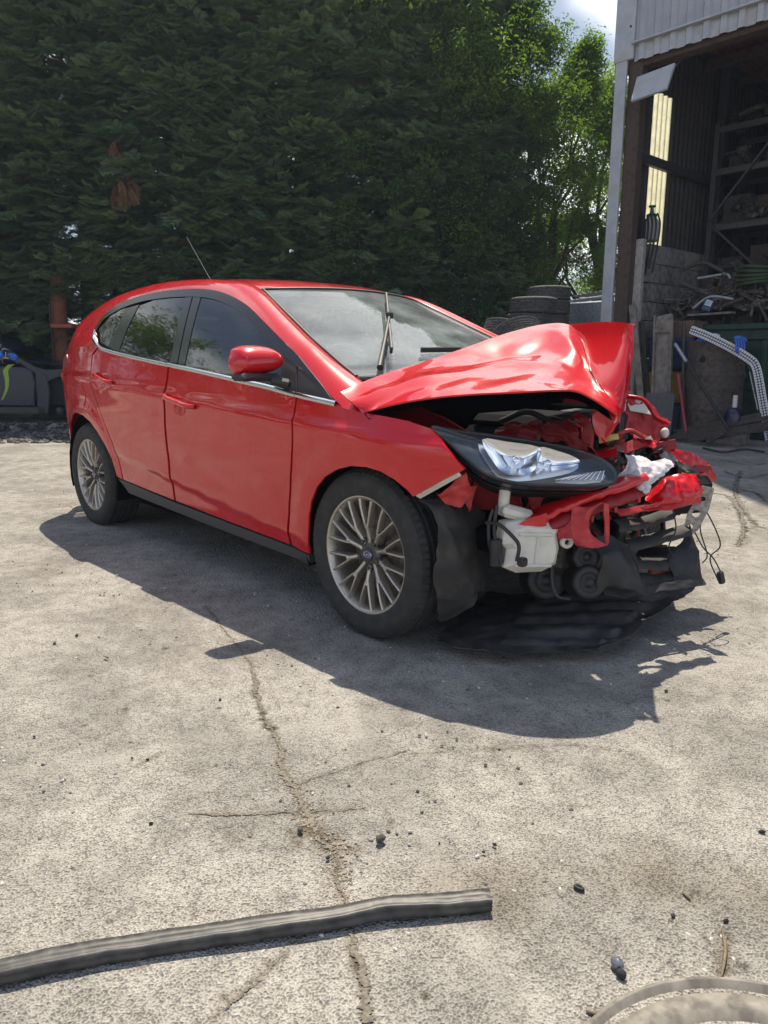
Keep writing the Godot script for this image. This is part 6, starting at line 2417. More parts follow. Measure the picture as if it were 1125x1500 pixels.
func build_yard_things() -> void:
	var rng := RandomNumberGenerator.new()
	rng.seed = 12
	var rusty := worn([Color(.12, .04, .02), Color(.22, .07, .035), Color(.09, .05, .035)], 2.0, .85, .1, .3, 131)
	var dark_steel := worn([Color(.03, .029, .028), Color(.06, .055, .05), Color(.085, .06, .045)], 3.0, .65, .3, .1, 132)
	var wood := worn([Color(.10, .088, .075), Color(.17, .15, .13), Color(.23, .205, .18)], 1.4, .9, 0, .2, 133, 1.4, 1)
	var steel := worn([Color(.20, .22, .24), Color(.30, .32, .34), Color(.36, .38, .40)], 3.0, .45, .5, .05, 134)
	# tyre stacks
	var ord := ["topmost", "second from the top", "third from the top", "fourth from the top", "fifth from the top", "sixth from the top"]
	var a: Vector3 = V(-4.408, 1.89, -6.018)
	var b: Vector3 = V(-5.014, 2.157, -7.251)
	for k in 9:
		var q := V(a.x, a.y - .108 - .212 * k, a.z) + V(rng.randf_range(-.03, .03), 0, rng.randf_range(-.03, .03))
		if q.y < .1:
			break
		tyre_thing("tyre %s in the nearer, lower stack behind the bonnet" % (ord[k] if k < 6 else "hidden low"), Transform3D(Basis(Vector3.UP, rng.randf() * 6.0), q), "tyres in the nearer stack")
	for k in 10:
		var q := V(b.x, b.y - .108 - .212 * k, b.z) + V(rng.randf_range(-.03, .03), 0, rng.randf_range(-.03, .03))
		if q.y < .1:
			break
		tyre_thing("tyre %s in the taller stack behind the bonnet" % (ord[k] if k < 6 else "hidden low"), Transform3D(Basis(Vector3.UP, rng.randf() * 6.0).scaled(V(1.03, 1, 1.03)), q), "tyres in the taller stack")
	var c: Vector3 = V(-3.834, 1.365, -4.973)
	tyre_thing("upper tyre of the leaning pair at the foot of the windscreen", Transform3D(Basis(V(.66, 0, -.72).normalized(), -.55) * Basis(V(.7, 0, .7).normalized(), .2), c + V(0, -.04, 0)), "tyres leaning beside the stacks")
	tyre_thing("lower tyre of the leaning pair, behind the other", Transform3D(Basis(V(.66, 0, -.72).normalized(), -.30) * Basis(V(.7, 0, .7).normalized(), -.35), (V(-4.31, 1.395, -5.369)) + V(0, -.02, 0)), "tyres leaning beside the stacks")
	for k in 6:
		tyre_thing("tyre hidden low under the leaning pair", Transform3D(Basis(Vector3.UP, k * 1.3), V(c.x - .08, c.y - .36 - .212 * k, c.z - .12)), "tyres under the leaning pair")
	tyre_thing("tyre peeping out between the stacks and grey tank", Transform3D(Basis(Vector3.UP, .3), V(-4.726, 1.57, -7.69) + V(0, -.10, 0)), "tyres in the far stack")
	for k in 6:
		tyre_thing("tyre hidden low under the one beside the grey tank", Transform3D(Basis(Vector3.UP, k * 1.3), (V(-4.726, 1.57, -7.69)) + V(.02, -.312 - .212 * k, .01)), "tyres in the far stack")
	# galvanised tank with loose sheets on top
	var tk := thing("metal_tank", "grey galvanised steel tank behind the tyre stacks, against the shed corner", "tank", V(-4.72, 0, -8.3))
	var tm := MB.new()
	tm.box(Transform3D(Basis.IDENTITY, V(0, .98, 0)), V(.72, 1.96, .8), .02)
	put("shell", tm, worn([Color(.20, .24, .28), Color(.28, .32, .36), Color(.34, .38, .42)], 4.0, .5, .5, .1, 135), tk)
	var rm := MB.new()
	rm.box(Transform3D(Basis(V(0, 0, 1), .06), V(-.08, 2.0, .30)), V(1.05, .05, .09), .01)
	put("rim_rail", rm, steel, tk)
	var sh := MB.new()
	corrugated(sh, V(-.45, 2.06, .2), V(1.0, .10, 0), V(0, .03, -.5), V(0, 1, 0), .09, .02)
	put("loose_sheet", sh, steel, tk)
	# rusty post with a bracket, on the left
	var p0: Vector3 = V(-11.763, 1.013, -2.244) * V(1, 0, 1)
	var po := thing("rusty_post", "rusty steel tube post with a flat bracket by the hedge", "post", p0)
	var pm := MB.new()
	pm.tube([V(0, 0, 0), V(-.06, 1.3, 0.02), (V(-12.073, 2.493, -2.354)) - p0], .135, 16)
	put("tube", pm, rusty, po)
	var pk := MB.new()
	pk.box(Transform3D(Basis(V(0, 1, 0), .7), (V(-11.628, 1.601, -2.268)) - p0), V(.40, .07, .30), .01)
	put("bracket", pk, worn([Color(.25, .05, .03), Color(.36, .08, .045)], 4.0, .7, 0, .1, 136), po)
	var pw := MB.new()
	pw.tube(smooth_line([(V(-11.882, 1.988, -2.107)) - p0, (V(-11.777, 1.459, -2.062)) - p0, (V(-11.689, 1.048, -2.033)) - p0], 5), .012, 6)
	put("cable", pw, dark_steel, po)
	# low dark fence behind the red car's tail
	var fe := thing("low_fence", "low dark board fence behind the red car's tail", "fence", V(-12.004, 1.013, -2.586) * V(1, 0, 1))
	for k in 10:
		var fb := MB.new()
		fb.box(Transform3D(Basis(Vector3.UP, .95), V(.12 * k - .3, .62, -.17 * k + .4)), V(.19, 1.24 + rng.randf_range(-.02, .02), .03), .006)
		put("board", fb, worn([Color(.05, .05, .052), Color(.09, .09, .092)], 2.0, .9, 0, .1, 137) if k == 0 else fe.get_child(0).material_override, fe)
	# rubble strip in the hedge's shade
	var mm := []
	var tint := []
	for k in 2600:
		var f := rng.randf()
		var q := V(-7.9, 0, -.1).lerp(V(-7.2, 0, -1.6), rng.randf()) + V(-.72, 0, -.66) * (rng.randf() * rng.randf() * 3.4) + V(-.5, 0, .55) * rng.randf_range(-.3, 5.0)
		var s := rng.randf_range(.008, .045) * (1.0 if f < .97 else 2.2)
		mm.append(Transform3D((Basis(Vector3.UP, rng.randf() * TAU) * Basis(Vector3.RIGHT, rng.randf_range(-.4, .4))).scaled(V(s * 1.3, s * .6, s)), q + V(0, s * .2 - .01, 0)))
		tint.append(Color(.02, .02, .022).lerp(Color(.16, .15, .14), pow(rng.randf(), 3.0)))
	var chip := MB.new()
	chip.ball(Vector3.ZERO, Vector3.ONE, 7, .3, rng)
	var gm := mat(Color.WHITE, .8)
	gm.vertex_color_use_as_albedo = true
	var ru := scatter("rubble", self, chip.mesh(), gm, mm, tint)
	struct(ru, "stuff")
	build_blue_car()

	# ---- in front of and inside the bay ----
	# green skip full of scrap
	var sk := thing("green_skip", "green steel skip full of scrap at the mouth of the bay", "skip", V(-2.2, 0, -8.35))
	var green := worn([Color(.008, .026, .016), Color(.014, .045, .026), Color(.026, .04, .028)], 1.5, .6, 0, .1, 141)
	var sb := MB.new()
	sb.box(Transform3D(Basis.IDENTITY, V(0, .75, 0)), V(2.5, 1.5, .9), .02)
	put("body", sb, green, sk)
	for y in [1.50, 1.36, .7]:
		var sr := MB.new()
		sr.box(Transform3D(Basis.IDENTITY, V(0, y, .47)), V(2.6, .08, .06), .012)
		put("rim", sr, green, sk)
	for k in 6:
		var sr := MB.new()
		sr.box(Transform3D(Basis.IDENTITY, V(-1.1 + .44 * k, .7, .465)), V(.07, 1.25, .04), .008)
		put("rib", sr, green, sk)
	# the heap itself: a dark core and some hundred bent pieces
	var heap := MB.new()
	var hrow := []
	for i in 15:
		var row := []
		for j in 9:
			var u := i / 14.0
			var w := j / 8.0
			row.append(V(-3.42 + 2.6 * u, 1.48 + .62 * pow(sin(PI * clampf(u * .75 + .12, 0, 1)) * sin(PI * clampf(w * .8 + .1, 0, 1)), .7) + rng.randf_range(-.07, .07), -7.95 - 1.2 * w))
		hrow.append(row)
	heap.sheet(hrow, true)
	for k in 300:
		var u := rng.randf()
		var w := rng.randf()
		var base := V(-3.42 + 2.55 * u, 1.52 + .66 * pow(sin(PI * clampf(u * .75 + .12, 0, 1)) * sin(PI * clampf(w * .8 + .1, 0, 1)), .7), -7.92 - 1.15 * w)
		var dir := V(rng.randf_range(-1, 1), rng.randf_range(-.25, .45), rng.randf_range(-.6, .6)).normalized()
		var len_ := rng.randf_range(.08, .45)
		match k % 4:
			0: heap.tube(smooth_line([base - dir * len_, base + V(0, rng.randf_range(0, .1), 0), base + dir * len_ + V(0, rng.randf_range(-.1, .1), 0)], 4), rng.randf_range(.008, .03), 6)
			1: heap.beam(base - dir * len_, base + dir * len_, rng.randf_range(.03, .12), .012, 0.0, V(rng.randf() - .5, 1, rng.randf() - .5))
			2: heap.box(Transform3D(Basis(V(rng.randf(), rng.randf(), rng.randf()).normalized(), rng.randf() * 6.0), base), V(rng.randf_range(.05, .22), rng.randf_range(.03, .12), rng.randf_range(.05, .2)), .012)
			3: heap.ball(base, V(rng.randf_range(.03, .10), rng.randf_range(.03, .08), rng.randf_range(.03, .10)), 8, .2, rng)
	var ho := put("scrap_heap", heap, worn([Color(.022, .02, .019), Color(.06, .052, .046), Color(.13, .105, .085), Color(.20, .19, .18)], 3.5, .65, .25, .1, 142, 2.0))
	struct(ho, "stuff")
	# larger pieces on the heap, each a thing
	var bits := [[[V(-3.218, 2.13, -7.95), V(-2.807, 1.946, -7.95), V(-2.661, 1.901, -7.95)], .035, "bent dark pipe on the left of the scrap heap", dark_steel], [[V(-3.027, 2.185, -8), V(-2.646, 2.211, -8), V(-2.566, 2.151, -8)], .02, "thin pale rod lying along the top of the scrap heap", steel], [[V(-3.012, 1.769, -7.9), V(-2.782, 1.914, -7.9), V(-2.451, 1.868, -7.9)], .022, "curved grey pipe above the skip's left rim", steel], [[V(-2.691, 1.754, -7.9), V(-2.316, 1.87, -7.9)], .03, "straight dark pipe slanting over the skip's middle", dark_steel], [[V(-3.262, 1.752, -7.9), V(-3.16, 1.983, -7.9), V(-3.032, 1.993, -7.9)], .018, "hooked dark hose at the left end of the skip", dark_steel], [[V(-3.359, 2.348, -8.2), V(-3.062, 2.417, -8.2), V(-2.757, 2.271, -8.2)], .03, "dark bent bar at the back of the scrap heap", dark_steel], [[V(-2.367, 1.935, -7.9), V(-2.131, 1.79, -7.9), V(-1.987, 1.565, -7.9)], .02, "dark cable trailing off the right of the scrap heap", dark_steel]]
	for q in bits:
		var mb := MB.new()
		mb.tube(smooth_line(q[0], 6), q[1], 9)
		tag(put("scrap_pipe", mb, q[3]), q[2], "scrap metal")
	var bp := MB.new()
	bp.beam(V(-3.043, 1.676, -7.88), V(-2.425, 1.687, -7.88), .16, .03, .004)
	tag(put("scrap_plank", bp, wood), "rough brown board on the skip's rim", "board")
	var co := MB.new()
	for k in 5:
		var ring := []
		for i in 29:
			var t := TAU * i / 28.0
			ring.append((V(-2.227, 2.178, -8)) + V(.21 * cos(t), -.12 + .05 * k + .012 * sin(t * 2 + k), .20 * sin(t)))
		co.tube(ring, .026, 7, false)
	tag(put("hose_coil", co, worn([Color(.012, .03, .008), Color(.028, .055, .015)], 6.0, .6, 0, 0, 143)), "coil of green hose on top of the scrap heap", "hose")
	var tagbox := thing("label_box", "small dark blue packet with a pale label on the scrap heap", "packet", V(-2.754, 1.798, -7.8))
	var tb := MB.new()
	var tbt := Transform3D(Basis(V(0, 0, 1), -.3) * Basis(V(1, 0, 0), -.3), Vector3.ZERO)
	tb.box(tbt, V(.13, .17, .04), .01)
	put("packet", tb, mat(Color(.02, .05, .12), .5), tagbox)
	var tl := MB.new()
	tl.box(tbt * Transform3D(Basis.IDENTITY, V(.005, .025, .022)), V(.09, .075, .004))
	put("label", tl, mat(Color(.5, .55, .6), .6), tagbox)
	for k in 4:
		var ln := MB.new()
		ln.box(tbt * Transform3D(Basis.IDENTITY, V(.005 - .008 * (k % 2), .048 - .014 * k, .025)), V(.07 - .012 * (k % 2), .005, .002))
		put("print_line", ln, mat(Color(.05, .08, .16), .6), tagbox)
	# steel drum
	var dr := thing("steel_drum", "dark brown steel drum with gloves and rags on its lid", "drum", V(-2.40, 0, -7.42))
	var dm := MB.new()
	var prof := [Vector2(0, .0), Vector2(.35, .0), Vector2(.365, .02)]
	for y in [.42, .86]:
		prof.append_array([Vector2(.36, y - .05), Vector2(.378, y - .015), Vector2(.378, y + .015), Vector2(.36, y + .05)])
	prof.append_array([Vector2(.36, 1.25), Vector2(.372, 1.27), Vector2(.372, 1.30), Vector2(.355, 1.305), Vector2(.35, 1.28), Vector2(0, 1.28)])
	dm.lathe(prof, 48)
	put("shell", dm, worn([Color(.035, .028, .024), Color(.075, .062, .054), Color(.10, .075, .06)], 2.5, .75, .2, .2, 144), dr)
	var dh := MB.new()
	dh.lathe([Vector2(.04, -.004), Vector2(.04, .004), Vector2(.0, .004)], 16, Transform3D(Basis(V(1, 0, 0), V(0, .1, 1).normalized(), V(0, -1, .1).normalized()), V(-.02, 1.06, .36)))
	put("bung_hole", dh, mat(Color(.004, .004, .004), .9), dr)
	var glove := mat(Color(.03, .13, .48), .55)
	for g in [[V(-2.43, 1.24, -7.06), .0, "blue rubber glove lying at the left of the drum lid", false], [V(-1.978, 1.184, -7.03), .9, "blue rubber glove with fingers hanging over the drum's rim", true], [V(-2.323, 1.328, -7.2), .4, "blue rubber glove crumpled at the back of the drum lid", false]]:
		var gm2 := MB.new()
		gm2.ball(V(0, .02, 0), V(.06, .03, .05), 12, .08, rng)
		for f in 4:
			var hang := -.15 - .03 * (f % 2) if g[3] else -.01
			gm2.tube(smooth_line([V(-.045 + .03 * f, .02, .02), V(-.05 + .034 * f, hang * .4, .06), V(-.055 + .037 * f, hang, .068)], 4), .013, 7)
		gm2.tube(smooth_line([V(.04, .02, .0), V(.075, .01, .02), V(.09, -.02, .03)], 4), .014, 7)
		var go := put("rubber_glove", gm2, glove)
		go.position = V(g[0].x, 1.305, g[0].z)
		go.rotation.y = g[1]
		tag(go, g[2], "glove", "blue gloves on the drum")
	var rr := smooth_net([[V(-.15, .0, 0), V(-.05, .06, .02), V(.06, .03, 0)], [V(-.13, .05, .08), V(-.03, .09, .09), V(.07, .05, .08)], [V(-.16, .02, .15), V(-.02, .03, .17), V(.08, .0, .15)]], 5, 5)
	dent(rr, .03, 8.0, 145)
	var rc := MB.new()
	slab(rc, rr, .004, true)
	var rco := put("maroon_cloth", rc, mat(Color(.10, .012, .02), .9))
	rco.position = V(-2.50, 1.30, -7.30)
	tag(rco, "dark maroon cloth on the drum lid between the gloves", "cloth")
	var shoe := MB.new()
	shoe.lathe([Vector2(0, 0), Vector2(.05, 0), Vector2(.05, .016), Vector2(0, .02)], 20, Transform3D(Basis(V(1, 0, .1), V(0, .6, .8), V(0, -.8, .6)).scaled(V(2.0, 1, 1.05)), Vector3.ZERO))
	var so := put("white_pad", shoe, mat(Color(.45, .46, .50), .7))
	so.position = V(-2.36, 1.345, -7.16)
	tag(so, "pale grey oval pad lying across the drum lid", "pad")
	# bent white pierced strip leaning in front of the drum
	var path := smooth_line([V(-2.564, 1.439, -6.98), V(-2.314, 1.34, -6.98), V(-2.026, 1.201, -6.98), V(-1.797, 1.067, -6.98), V(-1.716, 0.985, -6.98), V(-1.659, 0.822, -6.98), V(-1.595, 0.584, -6.98), V(-1.508, 0.281, -6.98), V(-1.457, 0.092, -6.98)], 9)
	var st := thing("pierced_strip", "bent white pierced strip leaning on the drum at the right edge", "strip", path[0])
	var sm := MB.new()
	var rows := [[], [], []]
	for i in path.size():
		var d: Vector3 = (path[mini(i + 1, path.size() - 1)] - path[maxi(i - 1, 0)]).normalized()
		var nrm := d.cross(V(0, 0, 1)).normalized()
		rows[0].append(path[i] - path[0] - nrm * .048)
		rows[1].append(path[i] - path[0])
		rows[2].append(path[i] - path[0] + nrm * .048)
	slab(sm, rows, .006, true)
	put("back_strip", sm, mat(Color(.04, .04, .045), .6), st)
	var wm := mat(Color(.62, .64, .68), .5)
	var cellm := MB.new()
	var acc := 0.0
	for i in path.size() - 1:
		var d: Vector3 = (path[i + 1] - path[i]).normalized()
		var nrm := d.cross(V(0, 0, 1)).normalized()
		var ln: float = path[i].distance_to(path[i + 1])
		while acc < ln:
			for s in [-.032, 0.0, .032]:
				var pp: Vector3 = path[i] + d * acc - path[0] + nrm * s + V(0, 0, .008)
				cellm.box(Transform3D(Basis(d, nrm, d.cross(nrm)), pp), V(.024, .020, .008), .002)
			acc += .033
		acc -= ln
	for s in [-.047, .047]:
		var el := []
		for i in path.size():
			el.append(rows[1][i] + (rows[2][i] - rows[1][i]).normalized() * s + V(0, 0, .004))
		cellm.tube(el, .006, 5)
	struct(put("strip_cells", cellm, wm, st), "stuff")
	# boards and poles leaning at the jamb
	var lean := [["wooden_plank", V(-3.615, 1.825, -7.3), V(-3.274, 0.406, -7.15), .10, .03, "narrow grey plank leaning by the shed jamb, behind the bonnet", "plank", wood], ["wooden_plank", V(-3.162, 1.659, -7.36), V(-2.868, -0.02, -6.95), .26, .035, "wide grey plank standing upright left of the drum", "plank", wood], ["wooden_plank", V(-3.517, 1.601, -7.42), V(-3.211, 0.172, -7.3), .07, .03, "dark narrow plank between the two grey ones", "plank", dark_steel]]
	for q in lean:
		var mb := MB.new()
		mb.beam(q[1], q[2], q[3], q[4], .005, V(0, 0, 1))
		tag(put(q[0], mb, q[7]), q[5], q[6])
	for e in [V(-3.262, 1.662, -7.32), V(-3.013, 1.652, -7.32)]:
		var mb := MB.new()
		mb.beam(e, e + ((V(-2.858, -0.017, -6.93)) - (V(-3.152, 1.658, -7.34))), .025, .05, .004, V(0, 0, 1))
		tag(put("plank_edge_bar", mb, wood), "thin upright batten at the %s edge of the wide grey plank" % ("left" if e.x < -3.2 else "right"), "batten")
	var hb := MB.new()
	hb.box(Transform3D(Basis(V(1, 0, 0), -.12), V(-3.093, 1.507, -7.27)), V(.25, .17, .02), .004)
	tag(put("end_board", hb, wood), "short pale board at the top of the wide grey plank", "board")
	var gs := MB.new()
	gs.box(Transform3D(Basis(V(1, 0, 0), -.06), (V(-2.863, 0.31, -6.85))), V(.40, .62, .02), .004)
	tag(put("grey_sheet", gs, worn([Color(.05, .055, .065), Color(.08, .085, .095)], 2.0, .6, 0, .05, 147)), "flat grey sheet leaning against the foot of the wide plank", "sheet")
	var poles := [[V(-2.803, 1.297, -7), V(-1.845, 0.207, -6.7), .020, "black pole slanting across the front of the drum", mat(Color(.01, .01, .011), .35)], [V(-2.758, 0.869, -7.1), V(-2.468, 0.061, -6.9), .022, "faded red pole standing beside the drum", mat(Color(.25, .03, .045), .55)], [V(-2.857, 1.575, -7.35), V(-2.571, 0.047, -7), .022, "dark rusty pole upright beside the drum", dark_steel], [V(-1.79, 0.91, -7), V(-1.627, 0.459, -6.95), .008, "thin pale rod right of the drum", steel], [V(-2.016, 1.288, -7.2), V(-1.662, 0.579, -7.05), .008, "thin dark rod right of the drum", dark_steel]]
	for q in poles:
		var mb := MB.new()
		mb.tube([q[0], q[1]], q[2], 10)
		tag(put("pole", mb, q[4]), q[3], "pole")
	var tip := MB.new()
	tip.tube([V(-2.773, 1.261, -6.985), V(-2.566, 1.031, -6.925)], .024, 10)
	tag(put("pole_sleeve", tip, steel), "grey sleeve at the upper end of the black pole", "sleeve")
	# crates behind the planks
	var crates := [["blue_crate", .0, Color(.012, .03, .09), "lowest blue crate behind the wide plank"], ["yellow_crate", .46, Color(.34, .21, .02), "yellow crate between the two blue crates"], ["blue_crate", .92, Color(.012, .035, .11), "upper blue crate with a white paper, behind the wide plank"]]
	for q in crates:
		var cr := thing(q[0], q[3], "crate", V(-3.12, q[1], -7.78))
		var cm := mat(q[2], .5)
		var bd := MB.new()
		bd.box(Transform3D(Basis.IDENTITY, V(0, .22, 0)), V(.62, .43, .5), .02)
		put("body", bd, cm, cr)
		for y in [.06, .39]:
			var rb := MB.new()
			rb.box(Transform3D(Basis.IDENTITY, V(0, y, .252)), V(.64, .05, .03), .008)
			put("rim", rb, cm, cr)
		for x in [-.2, 0.0, .2]:
			var rb := MB.new()
			rb.box(Transform3D(Basis.IDENTITY, V(x, .22, .256)), V(.03, .30, .02), .006)
			put("rib", rb, cm, cr)
	var pa := MB.new()
	pa.box(Transform3D(Basis(V(0, 0, 1), .08), V(-3.27, 1.17, -7.505)), V(.13, .22, .004))
	tag(put("paper", pa, mat(Color(.55, .55, .56), .8)), "white paper stuck on the upper blue crate", "paper")
	var bxm := MB.new()
	bxm.box(Transform3D(Basis.IDENTITY, V(-3.12, 1.47, -7.78)), V(.60, .24, .45), .012)
	tag(put("cardboard_box", bxm, worn([Color(.10, .065, .04), Color(.15, .10, .065)], 3.0, .9, 0, .05, 148)), "brown box on top of the crate stack", "box")
	# steel lengths on the ground at the mouth of the bay
	for q in [[V(-2.664, 0.046, -6.9), V(-1.497, 0.366, -6.95), .09, "dark steel angle lying from the planks to the right edge"], [V(-2.532, -0.068, -6.75), V(-1.904, 0.118, -6.7), .06, "short dark steel bar on the ground before the drum"], [V(-2.282, 0.008, -6.6), V(-1.355, 0.263, -6.6), .07, "dark steel channel lying nearest on the ground at the bay"], [V(-2.016, -0.005, -6.5), V(-1.824, 0.187, -6.5), .05, "stubby steel offcut propped on the channel"]]:
		var mb := MB.new()
		var p: Vector3 = q[0]
		var r: Vector3 = q[1]
		p.y = maxf(p.y, .05)
		mb.beam(p, r, q[2], .05, .006)
		mb.beam(p + V(0, .04, -.03), r + V(0, .04, -.03), .012, .09, .003)
		tag(put("steel_length", mb, dark_steel), q[3], "steel bar")
	var gc := MB.new()
	gc.tube(smooth_line([V(-1.946, 0.012, -6.251), V(-1.601, 0.012, -6.024), V(-1.558, 0.012, -6.487), V(-1.288, 0.012, -6.389)], 6), .012, 6)
	tag(put("ground_cable", gc, dark_steel), "black cable lying on the concrete before the bay", "cable")
	# blue bottle right of the drum
	var bt := thing("blue_bottle", "translucent blue bottle with a white neck right of the drum", "bottle", V(-1.93, .17, -7.0))
	var bm := MB.new()
	bm.lathe([Vector2(0, 0), Vector2(.10, 0), Vector2(.115, .03), Vector2(.115, .20), Vector2(.08, .27), Vector2(.03, .30)], 24)
	put("flask", bm, mat(Color(.008, .010, .045), .3), bt)
	var bn := MB.new()
	bn.lathe([Vector2(.03, .30), Vector2(.028, .45), Vector2(0, .452)], 16)
	put("neck", bn, mat(Color(.5, .5, .52), .5), bt)
	var bs := MB.new()
	bs.box(Transform3D(Basis.IDENTITY, V(-1.93, .085, -7.0)), V(.34, .17, .3), .012)
	tag(put("wooden_block", bs, wood), "rough wooden block under the blue bottle", "block")
	# sprayer hung on the jamb
	var sp := thing("garden_sprayer", "white pump sprayer with green top and black hoses on the block wall", "sprayer", V(-3.66, 2.72, -7.75))
	var s1 := MB.new()
	s1.lathe([Vector2(0, 0), Vector2(.10, 0), Vector2(.11, .04), Vector2(.11, .26), Vector2(.07, .33), Vector2(.05, .34)], 22)
	put("tank", s1, mat(Color(.34, .35, .36), .5), sp)
	var s2 := MB.new()
	s2.lathe([Vector2(.07, .335), Vector2(.075, .37), Vector2(.03, .39), Vector2(.02, .46), Vector2(.05, .47), Vector2(.05, .49), Vector2(0, .5)], 20)
	put("pump_top", s2, mat(Color(.02, .09, .05), .5), sp)
	for k in 4:
		var hs := MB.new()
		hs.tube(smooth_line([V(-.02 + .05 * k, .36, .08), V(.04 + .06 * k, .15, .15), V(.02 + .05 * k, -.35 - .08 * (k % 2), .18), V(-.03 + .07 * k, -.45 + .06 * k, .16), V(.03 + .06 * k, -.1, .16)], 6), .013, 6)
		put("hose", hs, mat(Color(.012, .012, .013), .6), sp)
	var hk := MB.new()
	hk.box(Transform3D(Basis.IDENTITY, V(-.06, .1, .1)), V(.09, .40, .06), .012)
	put("holster", hk, mat(Color(.02, .018, .016), .8), sp)


func build_blue_car() -> void:
	# a stripped dark blue car, its side towards us, front wing and wheel gone
	var o: Vector3 = V(-11.049, 0.003, -1.508) * V(1, 0, 1)
	var car := thing("stripped_car", "dark blue stripped car without front wheel or wing, by the worker", "car", o)
	car.rotation.y = .80      # its own +x runs along the photo's width
	var blue := mat(Color(.008, .013, .036), .30)
	blue.roughness_texture = grey_tex(151, .03, .6, 1.0)
	var grey := worn([Color(.035, .038, .045), Color(.065, .07, .08), Color(.05, .042, .036)], 4.0, .55, .2, .05, 152)
	var black := mat(Color(.006, .006, .007), .8)
	# x: right in the photo; doors from -2.4 to -.05, wheel bay to +.9
	var prism_at := func(called: String, poly: Array, z0: float, d: float, m: Material, bev := .01) -> void:
		var mb := MB.new()
		mb.prism(PackedVector2Array(poly), d, Transform3D(Basis.IDENTITY, V(0, 0, z0)), bev)
		put(called, mb, m, car)
	prism_at.call("door", [Vector2(-1.28, .26), Vector2(-.06, .26), Vector2(-.02, .62), Vector2(-.06, .84), Vector2(-.20, .90), Vector2(-1.30, .94)], -.06, .06, blue, .02)
	prism_at.call("door", [Vector2(-2.30, .50), Vector2(-2.1, .26), Vector2(-1.30, .26), Vector2(-1.32, .94), Vector2(-2.4, .97)], -.06, .06, blue, .02)
	prism_at.call("sill", [Vector2(-2.1, .14), Vector2(.10, .14), Vector2(.12, .25), Vector2(-2.1, .25)], -.10, .08, grey, .01)
	prism_at.call("hinge_pillar", [Vector2(-.03, .14), Vector2(.14, .14), Vector2(.20, .50), Vector2(.16, .80), Vector2(-.02, .86)], -.09, .07, grey, .012)
	prism_at.call("inner_wing", [Vector2(.14, .86), Vector2(-.02, .90), Vector2(-.30, 1.06), Vector2(-.46, 1.20), Vector2(-.52, 1.19), Vector2(-.30, .99), Vector2(-.04, .80), Vector2(.16, .66), Vector2(.34, .74), Vector2(.60, .78), Vector2(.95, .74), Vector2(1.2, .70), Vector2(1.2, .82), Vector2(.6, .88)], -.16, .12, grey, .01)
	var arch := []
	for i in 13:
		var a := PI * (1.0 - i / 12.0)
		arch.append(Vector2(.58 + cos(a) * .40, .34 + sin(a) * .40))
	arch.append_array([Vector2(.98, .10), Vector2(.18, .10)])
	prism_at.call("wheel_bay", arch, -.62, .30, black, 0.0)
	var spring := MB.new()
	var pts := []
	for k in 60:
		pts.append(V(.62 + .07 * cos(k * .63), .40 + .006 * k, -.30 + .07 * sin(k * .63)))
	spring.tube(pts, .012, 6)
	put("coil_spring", spring, grey, car)
	var armb := MB.new()
	armb.beam(V(.22, .25, -.25), V(.85, .14, -.2), .07, .06, .01)
	armb.beam(V(.40, .30, -.25), V(.60, .12, -.2), .06, .05, .01)
	put("suspension_arm", armb, grey, car)
	var hub := MB.new()
	hub.lathe([Vector2(.0, -.05), Vector2(.06, -.05), Vector2(.06, .02), Vector2(.04, .05), Vector2(0, .05)], 20, Transform3D(Basis(V(1, 0, 0), V(0, 0, 1), V(0, -1, 0)), V(.30, .18, -.12)))
	put("hub", hub, grey, car)
	var bo := MB.new()
	var rows := smooth_net([[V(-.3, 1.02, -.12), V(.2, .96, -.15), V(.8, .88, -.2), V(1.3, .78, -.3)], [V(-.32, 1.06, -.7), V(.2, 1.02, -.7), V(.85, .93, -.7), V(1.4, .80, -.7)], [V(-.3, 1.02, -1.5), V(.2, .96, -1.5), V(.8, .88, -1.5), V(1.3, .78, -1.4)]], 5, 5)
	slab(bo, rows, .01, true)
	put("bonnet", bo, blue, car)
	var body := MB.new()
	body.box(Transform3D(Basis.IDENTITY, V(-.9, .50, -.85)), V(3.0, .60, 1.4), .08)
	put("shell", body, black, car)
	var roof := MB.new()
	var rr := smooth_net([[V(-.42, 1.16, -.12), V(-1.1, 1.44, -.22), V(-1.8, 1.46, -.22), V(-2.6, 1.25, -.18), V(-2.9, .98, -.15)], [V(-.34, 1.17, -.8), V(-1.0, 1.50, -.8), V(-1.8, 1.52, -.8), V(-2.6, 1.30, -.8), V(-2.95, 1.0, -.8)], [V(-.42, 1.16, -1.48), V(-1.1, 1.44, -1.4), V(-1.8, 1.46, -1.4), V(-2.6, 1.25, -1.42), V(-2.9, .98, -1.45)]], 5, 5)
	slab(roof, rr, .02, true)
	put("roof", roof, blue, car)
	prism_at.call("side_window", [Vector2(-.40, 1.06), Vector2(-.30, .96), Vector2(-1.30, .97), Vector2(-2.4, 1.0), Vector2(-2.2, 1.25), Vector2(-1.7, 1.38), Vector2(-1.1, 1.36)], -.18, .02, MC.glass, 0.0)
	var wh := Node3D.new()
	wh.name = "wheel"
	car.add_child(wh)
	wh.position = V(-2.12, .31, -.12)
	var tm := MB.new()
	tm.lathe([Vector2(.2, -.09), Vector2(.29, -.10), Vector2(.31, -.08), Vector2(.31, .08), Vector2(.29, .10), Vector2(.2, .09), Vector2(.1, .06), Vector2(0, .06)], 32, Transform3D(Basis(V(1, 0, 0), V(0, 0, 1), V(0, -1, 0)), Vector3.ZERO))
	put("tyre", tm, MC.tyre, wh)
	# a wing mirror stub and handle piece by the worker's hand
	var mi := MB.new()
	mi.box(Transform3D(Basis(V(0, 0, 1), -.2), V(-.62, .98, .06)), V(.20, .10, .10), .03)
